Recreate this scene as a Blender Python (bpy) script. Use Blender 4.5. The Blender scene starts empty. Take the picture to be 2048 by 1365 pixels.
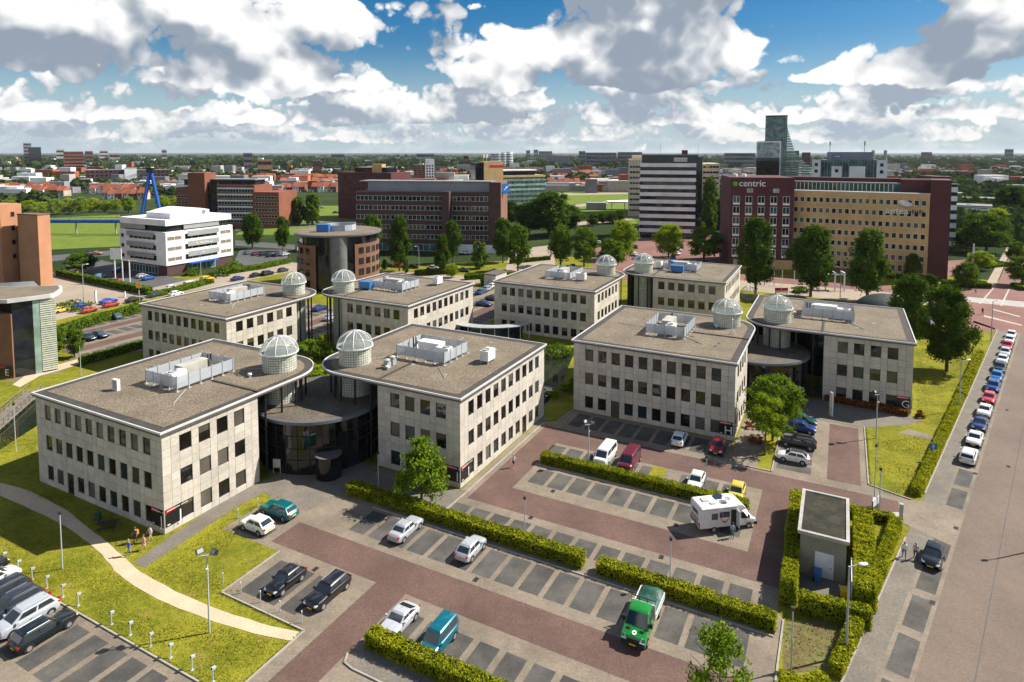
import bpy, bmesh, math, random
import numpy as np
from mathutils import Vector, Matrix
S = bpy.context.scene
C = S.collection
R = random.Random(11)
rad = math.radians
# ------------------------------------------------------------ camera
F, HC, PX, PY = 1280.0, 40.0, 1024.0, 393.0          # focal length in photo pixels, camera height, principal point
TH = math.atan(88 / 1280.0)
CT, ST = math.cos(TH), math.sin(TH)
cam = bpy.data.cameras.new('camera')
cam.sensor_width = 36; cam.lens = F / 2048 * 36
cam.shift_y = -(682.5 - PY) / 2048
cam.clip_start = 1; cam.clip_end = 60000
co = bpy.data.objects.new('camera', cam); C.objects.link(co)
co.location = (0, 0, HC); co.rotation_euler = (math.pi / 2 - TH, 0, 0)
S.camera = co
# ------------------------------------------------------------ view
vs = S.view_settings
vs.view_transform = 'Standard'; vs.look = 'None'; vs.gamma = 1; vs.exposure = 0.76
vs.use_curve_mapping = False
S.cycles.max_bounces = 5; S.cycles.diffuse_bounces = 2; S.cycles.glossy_bounces = 2
S.cycles.transmission_bounces = 2; S.cycles.transparent_max_bounces = 6; S.cycles.volume_bounces = 0
S.cycles.caustics_reflective = False; S.cycles.caustics_refractive = False
# ------------------------------------------------------------ sun
SUN_EL = rad(44.0)
SUN_AZ = math.atan2(0.965, 0.262)                     # from +Y (view direction) towards +X
sd = Vector((math.sin(SUN_AZ) * math.cos(SUN_EL), math.cos(SUN_AZ) * math.cos(SUN_EL), math.sin(SUN_EL)))
sl = bpy.data.lights.new('sun', 'SUN'); sl.energy = 5.0; sl.angle = rad(0.5); sl.color = (1.0, 0.94, 0.845)
so = bpy.data.objects.new('sun', sl); C.objects.link(so)
so.rotation_euler = sd.to_track_quat('Z', 'Y').to_euler(); so.location = (60, 20, 90)
# ------------------------------------------------------------ node expressions
class X:
    """a socket with arithmetic"""
    def __init__(s, nt, v): s.nt = nt; s.v = v
    def _m(s, op, *a, clamp=False):
        n = s.nt.nodes.new('ShaderNodeMath'); n.operation = op; n.use_clamp = clamp
        for i, q in enumerate((s,) + a):
            q = q.v if isinstance(q, X) else q
            if isinstance(q, (int, float)): n.inputs[i].default_value = q
            else: s.nt.links.new(q, n.inputs[i])
        return X(s.nt, n.outputs[0])
    def __add__(s, o): return s._m('ADD', o)
    def __sub__(s, o): return s._m('SUBTRACT', o)
    def __mul__(s, o): return s._m('MULTIPLY', o)
    def __truediv__(s, o): return s._m('DIVIDE', o)
    __radd__ = __add__; __rmul__ = __mul__
    def rsub(s, a): return X(s.nt, a)._m('SUBTRACT', s)
    def step(s, a, b):
        n = s.nt.nodes.new('ShaderNodeMapRange'); n.interpolation_type = 'SMOOTHSTEP'
        s.nt.links.new(s.v, n.inputs[0]); n.inputs[1].default_value = a; n.inputs[2].default_value = b
        n.inputs[3].default_value = 0; n.inputs[4].default_value = 1
        return X(s.nt, n.outputs[0])
def mixc(nt, f, a, b, blend='MIX'):
    n = nt.nodes.new('ShaderNodeMix'); n.data_type = 'RGBA'; n.blend_type = blend
    for i, q in ((0, f), (6, a), (7, b)):
        q = q.v if isinstance(q, X) else q
        if isinstance(q, (int, float)): n.inputs[i].default_value = q
        elif isinstance(q, (tuple, list)): n.inputs[i].default_value = (*q[:3], 1)
        else: nt.links.new(q, n.inputs[i])
    return n.outputs[2]
# ------------------------------------------------------------ world: Nishita sky with fair-weather cumulus
wd = bpy.data.worlds.new('World'); S.world = wd; wd.use_nodes = True
nt = wd.node_tree; nt.nodes.clear()
wd.cycles.sampling_method = 'MANUAL'; wd.cycles.sample_map_resolution = 512
out = nt.nodes.new('ShaderNodeOutputWorld')
sky = nt.nodes.new('ShaderNodeTexSky'); sky.sky_type = 'NISHITA'; sky.sun_disc = False
sky.sun_elevation = SUN_EL; sky.sun_rotation = SUN_AZ; sky.air_density = 1.0; sky.dust_density = 0.5; sky.ozone_density = 3.0
tc = nt.nodes.new('ShaderNodeTexCoord')
sp = nt.nodes.new('ShaderNodeSeparateXYZ'); nt.links.new(tc.outputs['Generated'], sp.inputs[0])
dx, dy, dz = (X(nt, sp.outputs[i]) for i in range(3))
az = dx._m('ARCTAN2', dy) * 57.2958
el = dz._m('ARCSINE') * 57.2958
elp = el._m('MAXIMUM', 0.0)
def skyvec(a, e, seed):
    n = nt.nodes.new('ShaderNodeCombineXYZ')
    nt.links.new((a + seed * 17.0).v, n.inputs[0]); nt.links.new((e + seed * 5.0).v, n.inputs[1]); return n
def cnoise(a, e, scale, seed, detail, rough):
    v = skyvec(a, e, seed)
    n = nt.nodes.new('ShaderNodeTexNoise'); n.noise_dimensions = '2D'; n.normalize = True
    n.inputs['Scale'].default_value = scale; n.inputs['Detail'].default_value = detail
    n.inputs['Roughness'].default_value = rough; n.inputs['Lacunarity'].default_value = 2.07
    nt.links.new(v.outputs[0], n.inputs['Vector']); return X(nt, n.outputs[0])
def billow(a, e, scale, seed, detail=0.0):
    return ((cnoise(a, e, scale, seed, detail, .5) * 2.0 - 1.0)._m('ABSOLUTE'))
def cloud_density(a, e, sc, seed, hi=True, st=.62):
    d = cnoise(a * st, e, sc, seed, 1.6, .40)
    d = d + billow(a * .80, e, sc * 1.9, seed + 3) * 0.24
    d = d + billow(a * .88, e, sc * 4.2, seed + 5) * 0.12
    if hi: d = d + billow(a * .95, e, sc * 9.0, seed + 9, 1.5) * 0.055
    return d
skyc = nt.nodes.new('ShaderNodeHueSaturation'); skyc.inputs['Saturation'].default_value = 1.55; skyc.inputs['Value'].default_value = 0.85
nt.links.new(sky.outputs[0], skyc.inputs['Color'])
SKY_STRENGTH = 0.095
col = mixc(nt, 1.0, skyc.outputs[0], (SKY_STRENGTH,) * 3, 'MULTIPLY')
def gauss(ca, ce, wa, we, amp):
    p = (az - ca) / wa; q = (el - ce) / we
    return (p * p + q * q)._m('MULTIPLY', -1.0)._m('EXPONENT') * amp
def layer(col, sc, seed, e0, e1, e2, e3, thr, dark, lite, contrast, bias=None, soft=.035, st=.62, lift=.40):
    """one depth of cumulus: size 1/sc degrees, present between the elevations e0..e3"""
    n0 = cloud_density(az, el, sc, seed, True, st)
    off = 0.40 / sc
    n1 = cloud_density(az + off * 0.40, el + off, sc, seed, False, st)
    n2 = cnoise((az + off * .3) * st, el + off * 2.2, sc, seed, 0.5, .4)
    win = el.step(e0, e1) * (el.step(e2, e3).rsub(1.0))
    dens = n0 + (win - 1.0) * 0.45 - thr
    if bias is not None: dens = dens + bias
    alpha = dens.step(0.0, soft)
    body = dens.step(0.05, 0.45)
    lit = ((n0 - n1) * contrast + lift - body * 0.30 - (n2 - 0.5) * 1.3).step(-0.12, 1.12)
    c = mixc(nt, lit, dark, lite)
    return mixc(nt, alpha, col, c)
col = mixc(nt, el.step(0.0, 10.0).rsub(1.0) * 0.75, col, (0.46, 0.60, 0.70))
col = layer(col, 0.70, 3.3, -0.9, 0.0, 1.4, 3.2, 0.46, (0.45, 0.54, 0.61), (0.70, 0.75, 0.76), 1.2, soft=.26, st=.35)
col = layer(col, 0.50, 12.9, 0.4, 1.3, 3.0, 5.0, 0.465, (0.40, 0.47, 0.55), (0.90, 0.90, 0.88), 2.4, soft=.12, st=.42)
col = layer(col, 0.31, 21.4, 1.6, 2.8, 5.2, 8.2, 0.47, (0.34, 0.40, 0.48), (1.02, 1.01, 0.99), 2.8, soft=.085, st=.48)
bias = el.step(15.0, 42.0) * -0.20 + gauss(31, 12.5, 9, 4.0, -0.28) + gauss(-14, 14.2, 9, 2.0, -0.16) + gauss(-33, 13.8, 7, 1.0, -0.2)
col = layer(col, 0.158, 8.7, 4.0, 6.0, 60.0, 85.0, 0.48, (0.29, 0.345, 0.42), (1.09, 1.08, 1.06), 3.2, bias, .065, .58)
bg = nt.nodes.new('ShaderNodeBackground'); nt.links.new(col, bg.inputs['Color']); bg.inputs['Strength'].default_value = 0.64
nt.links.new(bg.outputs[0], out.inputs[0])
# ------------------------------------------------------------ photo pixel <-> place
def G(x, y, z=0.0):
    a = (x - PX) / F; b = -(y - PY) / F
    r = (a, CT + b * ST, -ST + b * CT); t = (z - HC) / r[2]
    return Vector((r[0] * t, r[1] * t, z))
def hgt(x, y, yt):
    p = G(x, y); b = -(yt - PY) / F
    return HC + (-ST + b * CT) * p.y / (CT + b * ST)
def ppm(y): return F / G(PX, y).y                      # photo pixels per metre at the ground line y
def atY(x, y, Y):                                      # the point seen at a pixel, at the distance Y
    a = (x - PX) / F; b = -(y - PY) / F; t = Y / (CT + b * ST)
    return Vector((a * t, Y, HC + (-ST + b * CT) * t))
def projx(p):
    return PX + F * p.x / (p.y * CT - (p.z - HC) * ST)
def along(p, d, x):                                    # walk from p along d until it is seen at column x
    lo, hi = 0.0, 120.0; up_ = projx(p + d * 60) > projx(p)
    for _ in range(40):
        m = (lo + hi) / 2
        if (projx(p + d * m) > x) == up_: hi = m
        else: lo = m
    return lo
def facing(x0, x1, Y):                                 # ends of a front that faces the camera at the distance Y
    a, b = atY(x0, 400, Y), atY(x1, 400, Y); c = (a + b) / 2; al = math.atan2(c.x, c.y); d = Vector((math.cos(al), -math.sin(al), 0)); c.z = 0
    r = max((b.x - a.x) / 2 * math.cos(al), .5); return c - d * r, c + d * r
AZ = math.atan(664 / 1280.0)
PHI = math.pi / 2 - AZ                                 # the campus grid: u to the right and back, v to the left and back
def W(u, v, z=0.0):
    return Vector((u * math.cos(PHI) - v * math.sin(PHI), u * math.sin(PHI) + v * math.cos(PHI), z))
def UV(p): return (p[0] * math.cos(PHI) + p[1] * math.sin(PHI), -p[0] * math.sin(PHI) + p[1] * math.cos(PHI))
# ------------------------------------------------------------ materials
MAT = {}
def nodes(name):
    m = bpy.data.materials.new(name); m.use_nodes = True; MAT[name] = m
    t = m.node_tree; b = t.nodes['Principled BSDF']; return m, t, b
def pos(t, scale=1.0, obj=False):
    if obj: return t.nodes.new('ShaderNodeTexCoord').outputs['Object']
    return t.nodes.new('ShaderNodeNewGeometry').outputs['Position']
def noise(t, scale, detail=3, rough=.55, src=None, dim='3D'):
    n = t.nodes.new('ShaderNodeTexNoise'); n.noise_dimensions = dim
    n.inputs['Scale'].default_value = scale; n.inputs['Detail'].default_value = detail; n.inputs['Roughness'].default_value = rough
    t.links.new(src if src is not None else pos(t), n.inputs['Vector']); return X(t, n.outputs[0])
def vmul(c, k): return tuple(min(1, max(0, q * k)) for q in c)
def mat(name, c, rough=.8, var=.15, scale=.6, c2=None, fine=0, fine_amt=.25, bump=0, metal=0, spec=.5, rnd=0, coat=0, stain=0, streak=0):
    """plain surface: colour varied by broad and fine noise, optional per-piece variation and relief"""
    m, t, b = nodes(name)
    a1, a2 = vmul(c, 1 - var), (c2 if c2 else vmul(c, 1 + var))
    col = mixc(t, noise(t, scale, 4).step(.3, .7), a1, a2)
    if fine:
        f = noise(t, fine, 2, .7)
        col = mixc(t, 1.0, col, mixc(t, f.step(.25, .75), (1 - fine_amt,) * 3, (1 + fine_amt * .6,) * 3), 'MULTIPLY')
        if bump:
            bn = t.nodes.new('ShaderNodeBump'); bn.inputs['Strength'].default_value = bump; bn.inputs['Distance'].default_value = .05
            t.links.new(f.v, bn.inputs['Height']); t.links.new(bn.outputs[0], b.inputs['Normal'])
    if streak:
        vm = t.nodes.new('ShaderNodeVectorMath'); vm.operation = 'MULTIPLY'; vm.inputs[1].default_value = (1.6, 1.6, .10); t.links.new(pos(t), vm.inputs[0])
        col = mixc(t, noise(t, 1.0, 4, .65, vm.outputs[0]).step(.55, .75) * streak, col, vmul(c, .42))
    if stain:
        q = (noise(t, 1.1, 5, .68).step(.42, .74) * .7 + noise(t, .13, 4, .6).step(.45, .7) * .6)
        col = mixc(t, q * stain, col, vmul(c, .45)); col = mixc(t, noise(t, .55, 5, .7).step(.60, .78) * stain * .8, col, vmul(c, 1.5))
    if rnd:
        oi = t.nodes.new('ShaderNodeObjectInfo'); gi = t.nodes.new('ShaderNodeNewGeometry')
        r = (X(t, oi.outputs['Random']) + X(t, gi.outputs['Random Per Island']))._m('FRACT')
        col = mixc(t, 1.0, col, mixc(t, r, (1 - rnd,) * 3, (1 + rnd * .7,) * 3), 'MULTIPLY')
    t.links.new(col, b.inputs['Base Color']) if not isinstance(col, tuple) else None
    b.inputs['Roughness'].default_value = rough; b.inputs['Metallic'].default_value = metal
    b.inputs['Specular IOR Level'].default_value = spec
    if coat: b.inputs['Coat Weight'].default_value = coat; b.inputs['Coat Roughness'].default_value = .06
    return m
def leafmat(name, c1, c2, trans=.35):
    m, t, b = nodes(name); t.nodes.remove(b)
    gi = t.nodes.new('ShaderNodeNewGeometry'); oi = t.nodes.new('ShaderNodeObjectInfo')
    col = mixc(t, X(t, gi.outputs['Random Per Island']), c1, c2)
    col = mixc(t, 1.0, col, mixc(t, X(t, oi.outputs['Random']), (.82, .86, .82), (1.15, 1.12, 1.1)), 'MULTIPLY')
    col = mixc(t, 1.0, col, mixc(t, noise(t, .9, 4, .6).step(.3, .7), (.62, .68, .6), (1.25, 1.2, 1.25)), 'MULTIPLY')
    if name == 'leaf_far': col = mixc(t, 1.0, col, mixc(t, noise(t, .03, 3).step(.3, .7), (.6, .65, .7), (1.6, 1.5, 1.2)), 'MULTIPLY')
    d = t.nodes.new('ShaderNodeBsdfDiffuse'); s = t.nodes.new('ShaderNodeBsdfTranslucent'); mx = t.nodes.new('ShaderNodeMixShader')
    t.links.new(col, d.inputs[0]); t.links.new(col, s.inputs[0]); mx.inputs[0].default_value = trans
    t.links.new(d.outputs[0], mx.inputs[1]); t.links.new(s.outputs[0], mx.inputs[2])
    t.links.new(mx.outputs[0], t.nodes['Material Output'].inputs[0]); return m
def glass(name, c, rough=.04, spec=.6, var=.5, rnd=.5):
    return mat(name, c, rough, var, .35, spec=spec, rnd=rnd)
mat('stone', (.52, .475, .41), .85, .08, .35, fine=2.5, fine_amt=.10, rnd=.10, streak=.30)
mat('wall_core', (.10, .09, .08), .9)
mat('gravel', (.20, .160, .110), .95, .14, .3, fine=4.6, fine_amt=.62, bump=.8, stain=.4)
mat('bitumen', (.055, .048, .042), .9, .2, .8, fine=5, fine_amt=.2)
mat('metal_edge', (.58, .57, .56), .45, .08, .5)
mat('black_metal', (.012, .012, .013), .5)
mat('dark_frame', (.02, .018, .016), .5)
mat('grey_metal', (.36, .38, .40), .45, .1, .8)
mat('screen_panel', (.40, .43, .47), .4, .08, .6, rnd=.06)
mat('white_unit', (.72, .71, .68), .5, .05, 1.0, fine=4, fine_amt=.08)
mat('blue_unit', (.03, .16, .42), .5, .1, .5)
mat('beige_unit', (.42, .40, .35), .6, .12, .8)
glass('pane', (.016, .013, .011))
glass('pane_blind', (.085, .078, .062), .12, .5, .3)
glass('pane_blue', (.02, .035, .04))
glass('curtain_glass', (.010, .010, .011))
mat('glass_block', (.64, .66, .56), .25, .10, 1.2, spec=.6, rnd=.12)
mat('block_joint', (.20, .22, .19), .6)
mat('white_rib', (.75, .74, .70), .4, .04)
mat('red_brick', (.132, .076, .060), .92, .16, .22, fine=4.5, fine_amt=.28, stain=.5)
mat('paving', (.225, .183, .135), .92, .14, .25, fine=4.5, fine_amt=.22, stain=.55)
mat('bay', (.068, .064, .058), .92, .20, .35, c2=(.11, .102, .088), fine=5, fine_amt=.22, rnd=.10, stain=.35)
mat('asphalt', (.085, .085, .085), .92, .15, .1, fine=3, fine_amt=.2)
mat('street', (.165, .124, .096), .93, .09, .10, fine=5, fine_amt=.2, stain=.32)
mat('path', (.58, .435, .295), .95, .07, .5, fine=5, fine_amt=.14, stain=.12)
mat('grey_paving', (.18, .158, .128), .93, .12, .4, fine=5, fine_amt=.28, stain=.35)
mat('kerb', (.33, .30, .26), .9, .12, 1.0)
mat('plaza', (.33, .265, .20), .93, .1, .1, fine=2, fine_amt=.1)
mat('red_plaza', (.205, .095, .075), .93, .15, .1, fine=2, fine_amt=.15)
mat('white_paint', (.42, .38, .33), .8, .05)
mat('concrete', (.38, .36, .33), .9, .12, .5, fine=3, fine_amt=.12)
def lawn(name, a, b2, dry):
    m, t, b = nodes(name)
    n1 = noise(t, .16, 5, .62); n2 = noise(t, 1.3, 4, .65); n3 = noise(t, 5.5, 2, .7)
    col = mixc(t, (n1 * .55 + n2 * .45).step(.36, .62), a, b2)
    col = mixc(t, noise(t, .42, 5, .65).step(.54, .72) * .75, col, dry)
    col = mixc(t, 1.0, col, mixc(t, n3.step(.2, .8), (.62,) * 3, (1.25,) * 3), 'MULTIPLY')
    bn = t.nodes.new('ShaderNodeBump'); bn.inputs['Strength'].default_value = .9; bn.inputs['Distance'].default_value = .12
    t.links.new((n2 + n3 * .7).v, bn.inputs['Height']); t.links.new(bn.outputs[0], b.inputs['Normal'])
    t.links.new(col, b.inputs['Base Color']); b.inputs['Roughness'].default_value = 1; b.inputs['Specular IOR Level'].default_value = .1
lawn('lawn', (.125, .14, .012), (.255, .24, .022), (.27, .20, .05))
leafmat('leaf_grass', (.13, .145, .014), (.26, .25, .026), .2)
lawn('field', (.11, .17, .025), (.17, .22, .035), (.20, .19, .06))
mat('dry_soil', (.17, .11, .05), .95, .3, .6, c2=(.16, .16, .04), fine=3, fine_amt=.3)
def far_ground():
    m, t, b = nodes('far_ground')
    n = noise(t, .006, 6, .6).step(.35, .65); n2 = noise(t, .03, 4, .6).step(.35, .65)
    col = mixc(t, n, (.022, .042, .014), (.055, .08, .024)); col = mixc(t, n2 * .6, col, (.025, .038, .016))
    t.links.new(col, b.inputs['Base Color']); b.inputs['Roughness'].default_value = 1; b.inputs['Specular IOR Level'].default_value = .05
far_ground()
mat('pond_water', (.018, .024, .012), .06, .3, .3, spec=.6)
leafmat('leaf_green', (.065, .13, .012), (.17, .25, .025))
leafmat('leaf_dark', (.038, .085, .010), (.115, .18, .020))
leafmat('leaf_light', (.18, .29, .012), (.40, .48, .03), .5)
leafmat('leaf_yellow', (.28, .36, .012), (.52, .55, .03), .5)
leafmat('leaf_hedge', (.17, .21, .010), (.44, .43, .020))
leafmat('leaf_lush', (.095, .175, .012), (.22, .31, .024))
leafmat('leaf_red', (.20, .05, .02), (.30, .12, .03))
leafmat('leaf_far', (.022, .045, .016), (.06, .09, .026), .2)
mat('hedge_core', (.016, .024, .007), 1, spec=.1)
mat('bark', (.09, .07, .05), .95, .2, 3)
# ------------------------------------------------------------ meshes
class MB:
    def __init__(s): s.v = []; s.f = []; s.m = []
    def add(s, vs, fs, mi=0):
        k = len(s.v); s.v += [tuple(q) for q in vs]; s.f += [tuple(i + k for i in q) for q in fs]; s.m += [mi] * len(fs); return s
    def box(s, x0, x1, y0, y1, z0, z1, mi=0):
        return s.add([(x0, y0, z0), (x1, y0, z0), (x1, y1, z0), (x0, y1, z0), (x0, y0, z1), (x1, y0, z1), (x1, y1, z1), (x0, y1, z1)],
                     [(3, 2, 1, 0), (4, 5, 6, 7), (0, 1, 5, 4), (1, 2, 6, 5), (2, 3, 7, 6), (3, 0, 4, 7)], mi)
    def prism(s, poly, z0, z1, mi=0, cap=True):
        n = len(poly); vs = [(p[0], p[1], z0) for p in poly] + [(p[0], p[1], z1) for p in poly]
        fs = [(i, (i + 1) % n, n + (i + 1) % n, n + i) for i in range(n)]
        if cap: fs += [tuple(range(n))[::-1], tuple(range(n, 2 * n))]
        return s.add(vs, fs, mi)
    def tube(s, p, q, r, r2=None, n=8, mi=0, cap=True):
        p, q = Vector(p), Vector(q); d = (q - p).normalized(); r2 = r if r2 is None else r2
        e = d.cross(Vector((0, 0, 1)) if abs(d.z) < .9 else Vector((1, 0, 0))).normalized(); g = d.cross(e)
        vs = []
        for c, rr in ((p, r), (q, r2)):
            vs += [c + (e * math.cos(2 * math.pi * i / n) + g * math.sin(2 * math.pi * i / n)) * rr for i in range(n)]
        fs = [(i, (i + 1) % n, n + (i + 1) % n, n + i) for i in range(n)]
        if cap: fs += [tuple(range(n))[::-1], tuple(range(n, 2 * n))]
        return s.add(vs, fs, mi)
    def lathe(s, prof, n=24, c=(0, 0), mi=0, a0=0, a1=2 * math.pi):
        full = abs(a1 - a0 - 2 * math.pi) < 1e-6; k = n if full else n + 1; vs = []
        for r, z in prof:
            vs += [(c[0] + r * math.cos(a0 + (a1 - a0) * i / n), c[1] + r * math.sin(a0 + (a1 - a0) * i / n), z) for i in range(k)]
        fs = [(j * k + i, j * k + (i + 1) % k, (j + 1) * k + (i + 1) % k, (j + 1) * k + i) for j in range(len(prof) - 1) for i in range(n)]
        return s.add(vs, fs, mi)
    def quad(s, a, b, c, d, mi=0): return s.add([a, b, c, d], [(0, 1, 2, 3)], mi)
    def xf(s, fn): s.v = [tuple(fn(*q)) for q in s.v]; return s
    def mesh(s, name, mats, smooth=None, fix=True, bevel=0):
        me = bpy.data.meshes.new(name); me.from_pydata(s.v, [], s.f)
        for m in ([mats] if isinstance(mats, str) else mats): me.materials.append(MAT[m])
        if any(s.m): me.polygons.foreach_set('material_index', s.m)
        if fix:
            bm = bmesh.new(); bm.from_mesh(me); bmesh.ops.recalc_face_normals(bm, faces=bm.faces)
            if bevel:
                eg = [e for e in bm.edges if len(e.link_faces) == 2 and e.calc_face_angle(0) > .42]
                bmesh.ops.bevel(bm, geom=eg, offset=bevel, segments=2, affect='EDGES', clamp_overlap=True, profile=.6)
            bm.to_mesh(me); bm.free()
        if smooth is not None:
            me.polygons.foreach_set('use_smooth', [True] * len(me.polygons)); me.set_sharp_from_angle(angle=rad(smooth))
        me.update(); return me
def obj(name, me, parent=None, loc=(0, 0, 0), rz=0, scale=None):
    o = bpy.data.objects.new(name, me); C.objects.link(o); o.location = loc
    if rz: o.rotation_euler[2] = rz
    if scale is not None: o.scale = scale if hasattr(scale, '__len__') else (scale,) * 3
    if parent is not None: o.parent = parent
    return o
def tag(o, label, cat=None, group=None, kind=None):
    if label: o['label'] = label
    if cat: o['category'] = cat
    if group: o['group'] = group
    if kind: o['kind'] = kind
    return o
def thing(name, label, cat, loc=(0, 0, 0), rz=0, group=None):
    return tag(obj(name, None, None, loc, rz), label, cat, group)
def struct(name, me): return tag(obj(name, me), None, kind='structure')
def build(name, mb, mats, parent=None, loc=(0, 0, 0), rz=0, smooth=None): return obj(name, mb.mesh(name, mats, smooth), parent, loc, rz)
ORD = ('first second third fourth fifth sixth seventh eighth ninth tenth eleventh twelfth thirteenth fourteenth fifteenth sixteenth seventeenth eighteenth nineteenth twentieth '
       'twenty-first twenty-second twenty-third twenty-fourth twenty-fifth twenty-sixth').split()
CACHE = {}
def shared(key, fn):
    if key not in CACHE: CACHE[key] = fn()
    return CACHE[key]
def copy_tree(o, parent=None):
    c = o.copy(); C.objects.link(c)
    if parent is not None: c.parent = parent
    for ch in list(o.children): copy_tree(ch, c)
    return c
def text_mesh(s, size, depth, m, bold=0):
    cu = bpy.data.curves.new('lettering', 'FONT'); cu.body = s; cu.size = size; cu.extrude = depth; cu.align_x = 'LEFT'; cu.offset = bold
    o = bpy.data.objects.new('lettering', cu); C.objects.link(o)
    me = bpy.data.meshes.new_from_object(o.evaluated_get(bpy.context.evaluated_depsgraph_get()))
    bpy.data.objects.remove(o); bpy.data.curves.remove(cu); me.materials.clear(); me.materials.append(MAT[m]); return me
# ------------------------------------------------------------ ground, roads, pavements
LV = 0.004
def sheet(name, polys, m, lv, parent=None, kind=True):
    b = MB(); z = lv * LV
    for p in polys: b.add([(q[0], q[1], z) for q in p], [tuple(range(len(p)))])
    me = b.mesh(name, m); me.flip_normals() if me.polygons[0].normal.z < 0 else None
    o = obj(name, me, parent)
    if parent is None and kind: o['kind'] = 'structure'
    return o
def gp(*pts): return [G(x, y) for x, y in pts]
def up(*pts): return [W(u, v) for u, v in pts]
def ur(u0, u1, v0, v1): return up((u0, v0), (u1, v0), (u1, v1), (u0, v1))
g = MB(); K = 30000
g.quad((-K, -800, -.05), (K, -800, -.05), (K, K, -.05), (-K, K, -.05)); struct('ground', g.mesh('ground', 'far_ground'))
lawn_o = sheet('lawn', [up((-10, -38), (240, -75), (260, 60), (205, 112), (118, 205), (60, 190), (-10, 130))], 'lawn', 0)
park = sheet('car_park_paving', [up((20, 38.9), (37.2, 38.9), (37.2, 49), (44, 49), (44, 57.6), (50.6, 57.6), (50.6, 52), (56.9, 51.2), (56.9, 38.4), (84, 38.3), (85, 36.4), (90.5, 36.2),
    (90.5, 12.3), (84, 12.2), (84, 6.9), (104, 6.9), (104, -3.7), (86, -3.8), (84.4, -8.0), (78.6, -6.6), (77.4, 4.0), (58.2, 4.0), (57, 3.4), (20, 3.4))], 'paving', 2)
sheet('parking_aisle', [up((44.8, 51.2), (48.7, 51.2), (48.7, 3.6), (44.8, 3.6), (44.8, 34.1), (20, 34.1), (20, 37.5), (44.8, 37.5))], 'red_brick', 3)
sheet('parking_aisle', [up((61.2, 4.2), (65.6, 4.2), (65.6, 37.6), (61.2, 37.6)), ur(65.6, 78.9, 34, 37.6), ur(65.6, 78.9, 4.2, 7.4), ur(78.9, 83.4, -6.7, 37.6)], 'red_brick', 3)
sheet('parking_aisle', [ur(85.2, 103.3, -3.0, .7)], 'red_brick', 3)
sheet('grass_island', [ur(75.0, 78.6, 18.6, 20.4)], 'lawn', 4)
def bays(u0, u1, lefts, w, par=None, lv=3):
    me = shared(('bay', round(u1 - u0, 2), w), lambda: MB().quad((0, 0, 0), (u1 - u0, 0, 0), (u1 - u0, w, 0), (0, w, 0)).mesh('parking_bay', 'bay'))
    for l in lefts: obj('parking_bay', me, par, W(u0, l - w, lv * LV), PHI)
def seq(a, b, st): return [a - st * i for i in range(int((a - b) / st + 1e-6) + 1)]
bays(39.2, 43.05, seq(32.6, 6, 2.45), 1.85, park)
bays(38.2, 43.1, seq(47.9, 41, 2.5), 1.9, park)
bays(50.05, 54.1, seq(45.55, 6, 2.52), 2.0, park)
bays(57.2, 59.9, seq(38.2, 6, 2.5), 2.0, park)
bays(67.7, 71.3, seq(33.0, 10, 2.5), 2.0, park)
bays(74.7, 78.2, [l for l in seq(34.2, 10, 2.5) if abs(l - 20.2) > 1.5], 2.0, park)
bays(85.0, 89.6, seq(34.9, 14, 2.5), 2.0, park)
vb = shared('vbay', lambda: MB().quad((0, 0, 0), (2.0, 0, 0), (2.0, 4.0, 0), (0, 4.0, 0)).mesh('parking_bay', 'bay'))
for i in range(7): obj('parking_bay', vb, park, W(85.4 + 2.5 * i, 2.5, 3 * LV), PHI)
for i in range(2): obj('parking_bay', vb, park, W(44.6 + 2.9 * i, 52.3, 3 * LV), PHI)
lotw = sheet('west_car_park', [ur(8, 29.6, 38.9, 110)], 'paving', 2)
bays(24.3, 28.9, seq(92.3, 42, 2.55), 1.95, lotw)
lotn = sheet('north_car_park', [up((68.5, 127.5), (110, 127.5), (110, 156.5), (76, 156.5))], 'paving', 2)
sheet('parking_aisle', [ur(70.5, 109, 135.2, 138.8), ur(77, 109, 147.2, 150.4)], 'red_brick', 3)
nb = shared('nbay', lambda: MB().quad((0, 0, 0), (2.0, 0, 0), (2.0, 4.2, 0), (0, 4.2, 0)).mesh('parking_bay', 'bay'))
for v, n0, n1 in ((129.0, 70.5, 108), (141.2, 75, 108), (151.6, 80, 108)):
    u = n0
    while u < n1: obj('parking_bay', nb, lotn, W(u, v, 3 * LV), PHI); u += 2.6
# lots between the rear pavilions
lotm = sheet('middle_car_park', [up((122, 74), (160, 72), (162, 96), (126, 99))], 'paving', 2)
sheet('parking_aisle', [ur(124, 160, 78, 81.5)], 'red_brick', 3)
for v in (74.2, 83.0, 90.0):
    u = 124.5
    while u < 158: obj('parking_bay', nb, lotm, W(u, v, 3 * LV), PHI); u += 2.6
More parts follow.
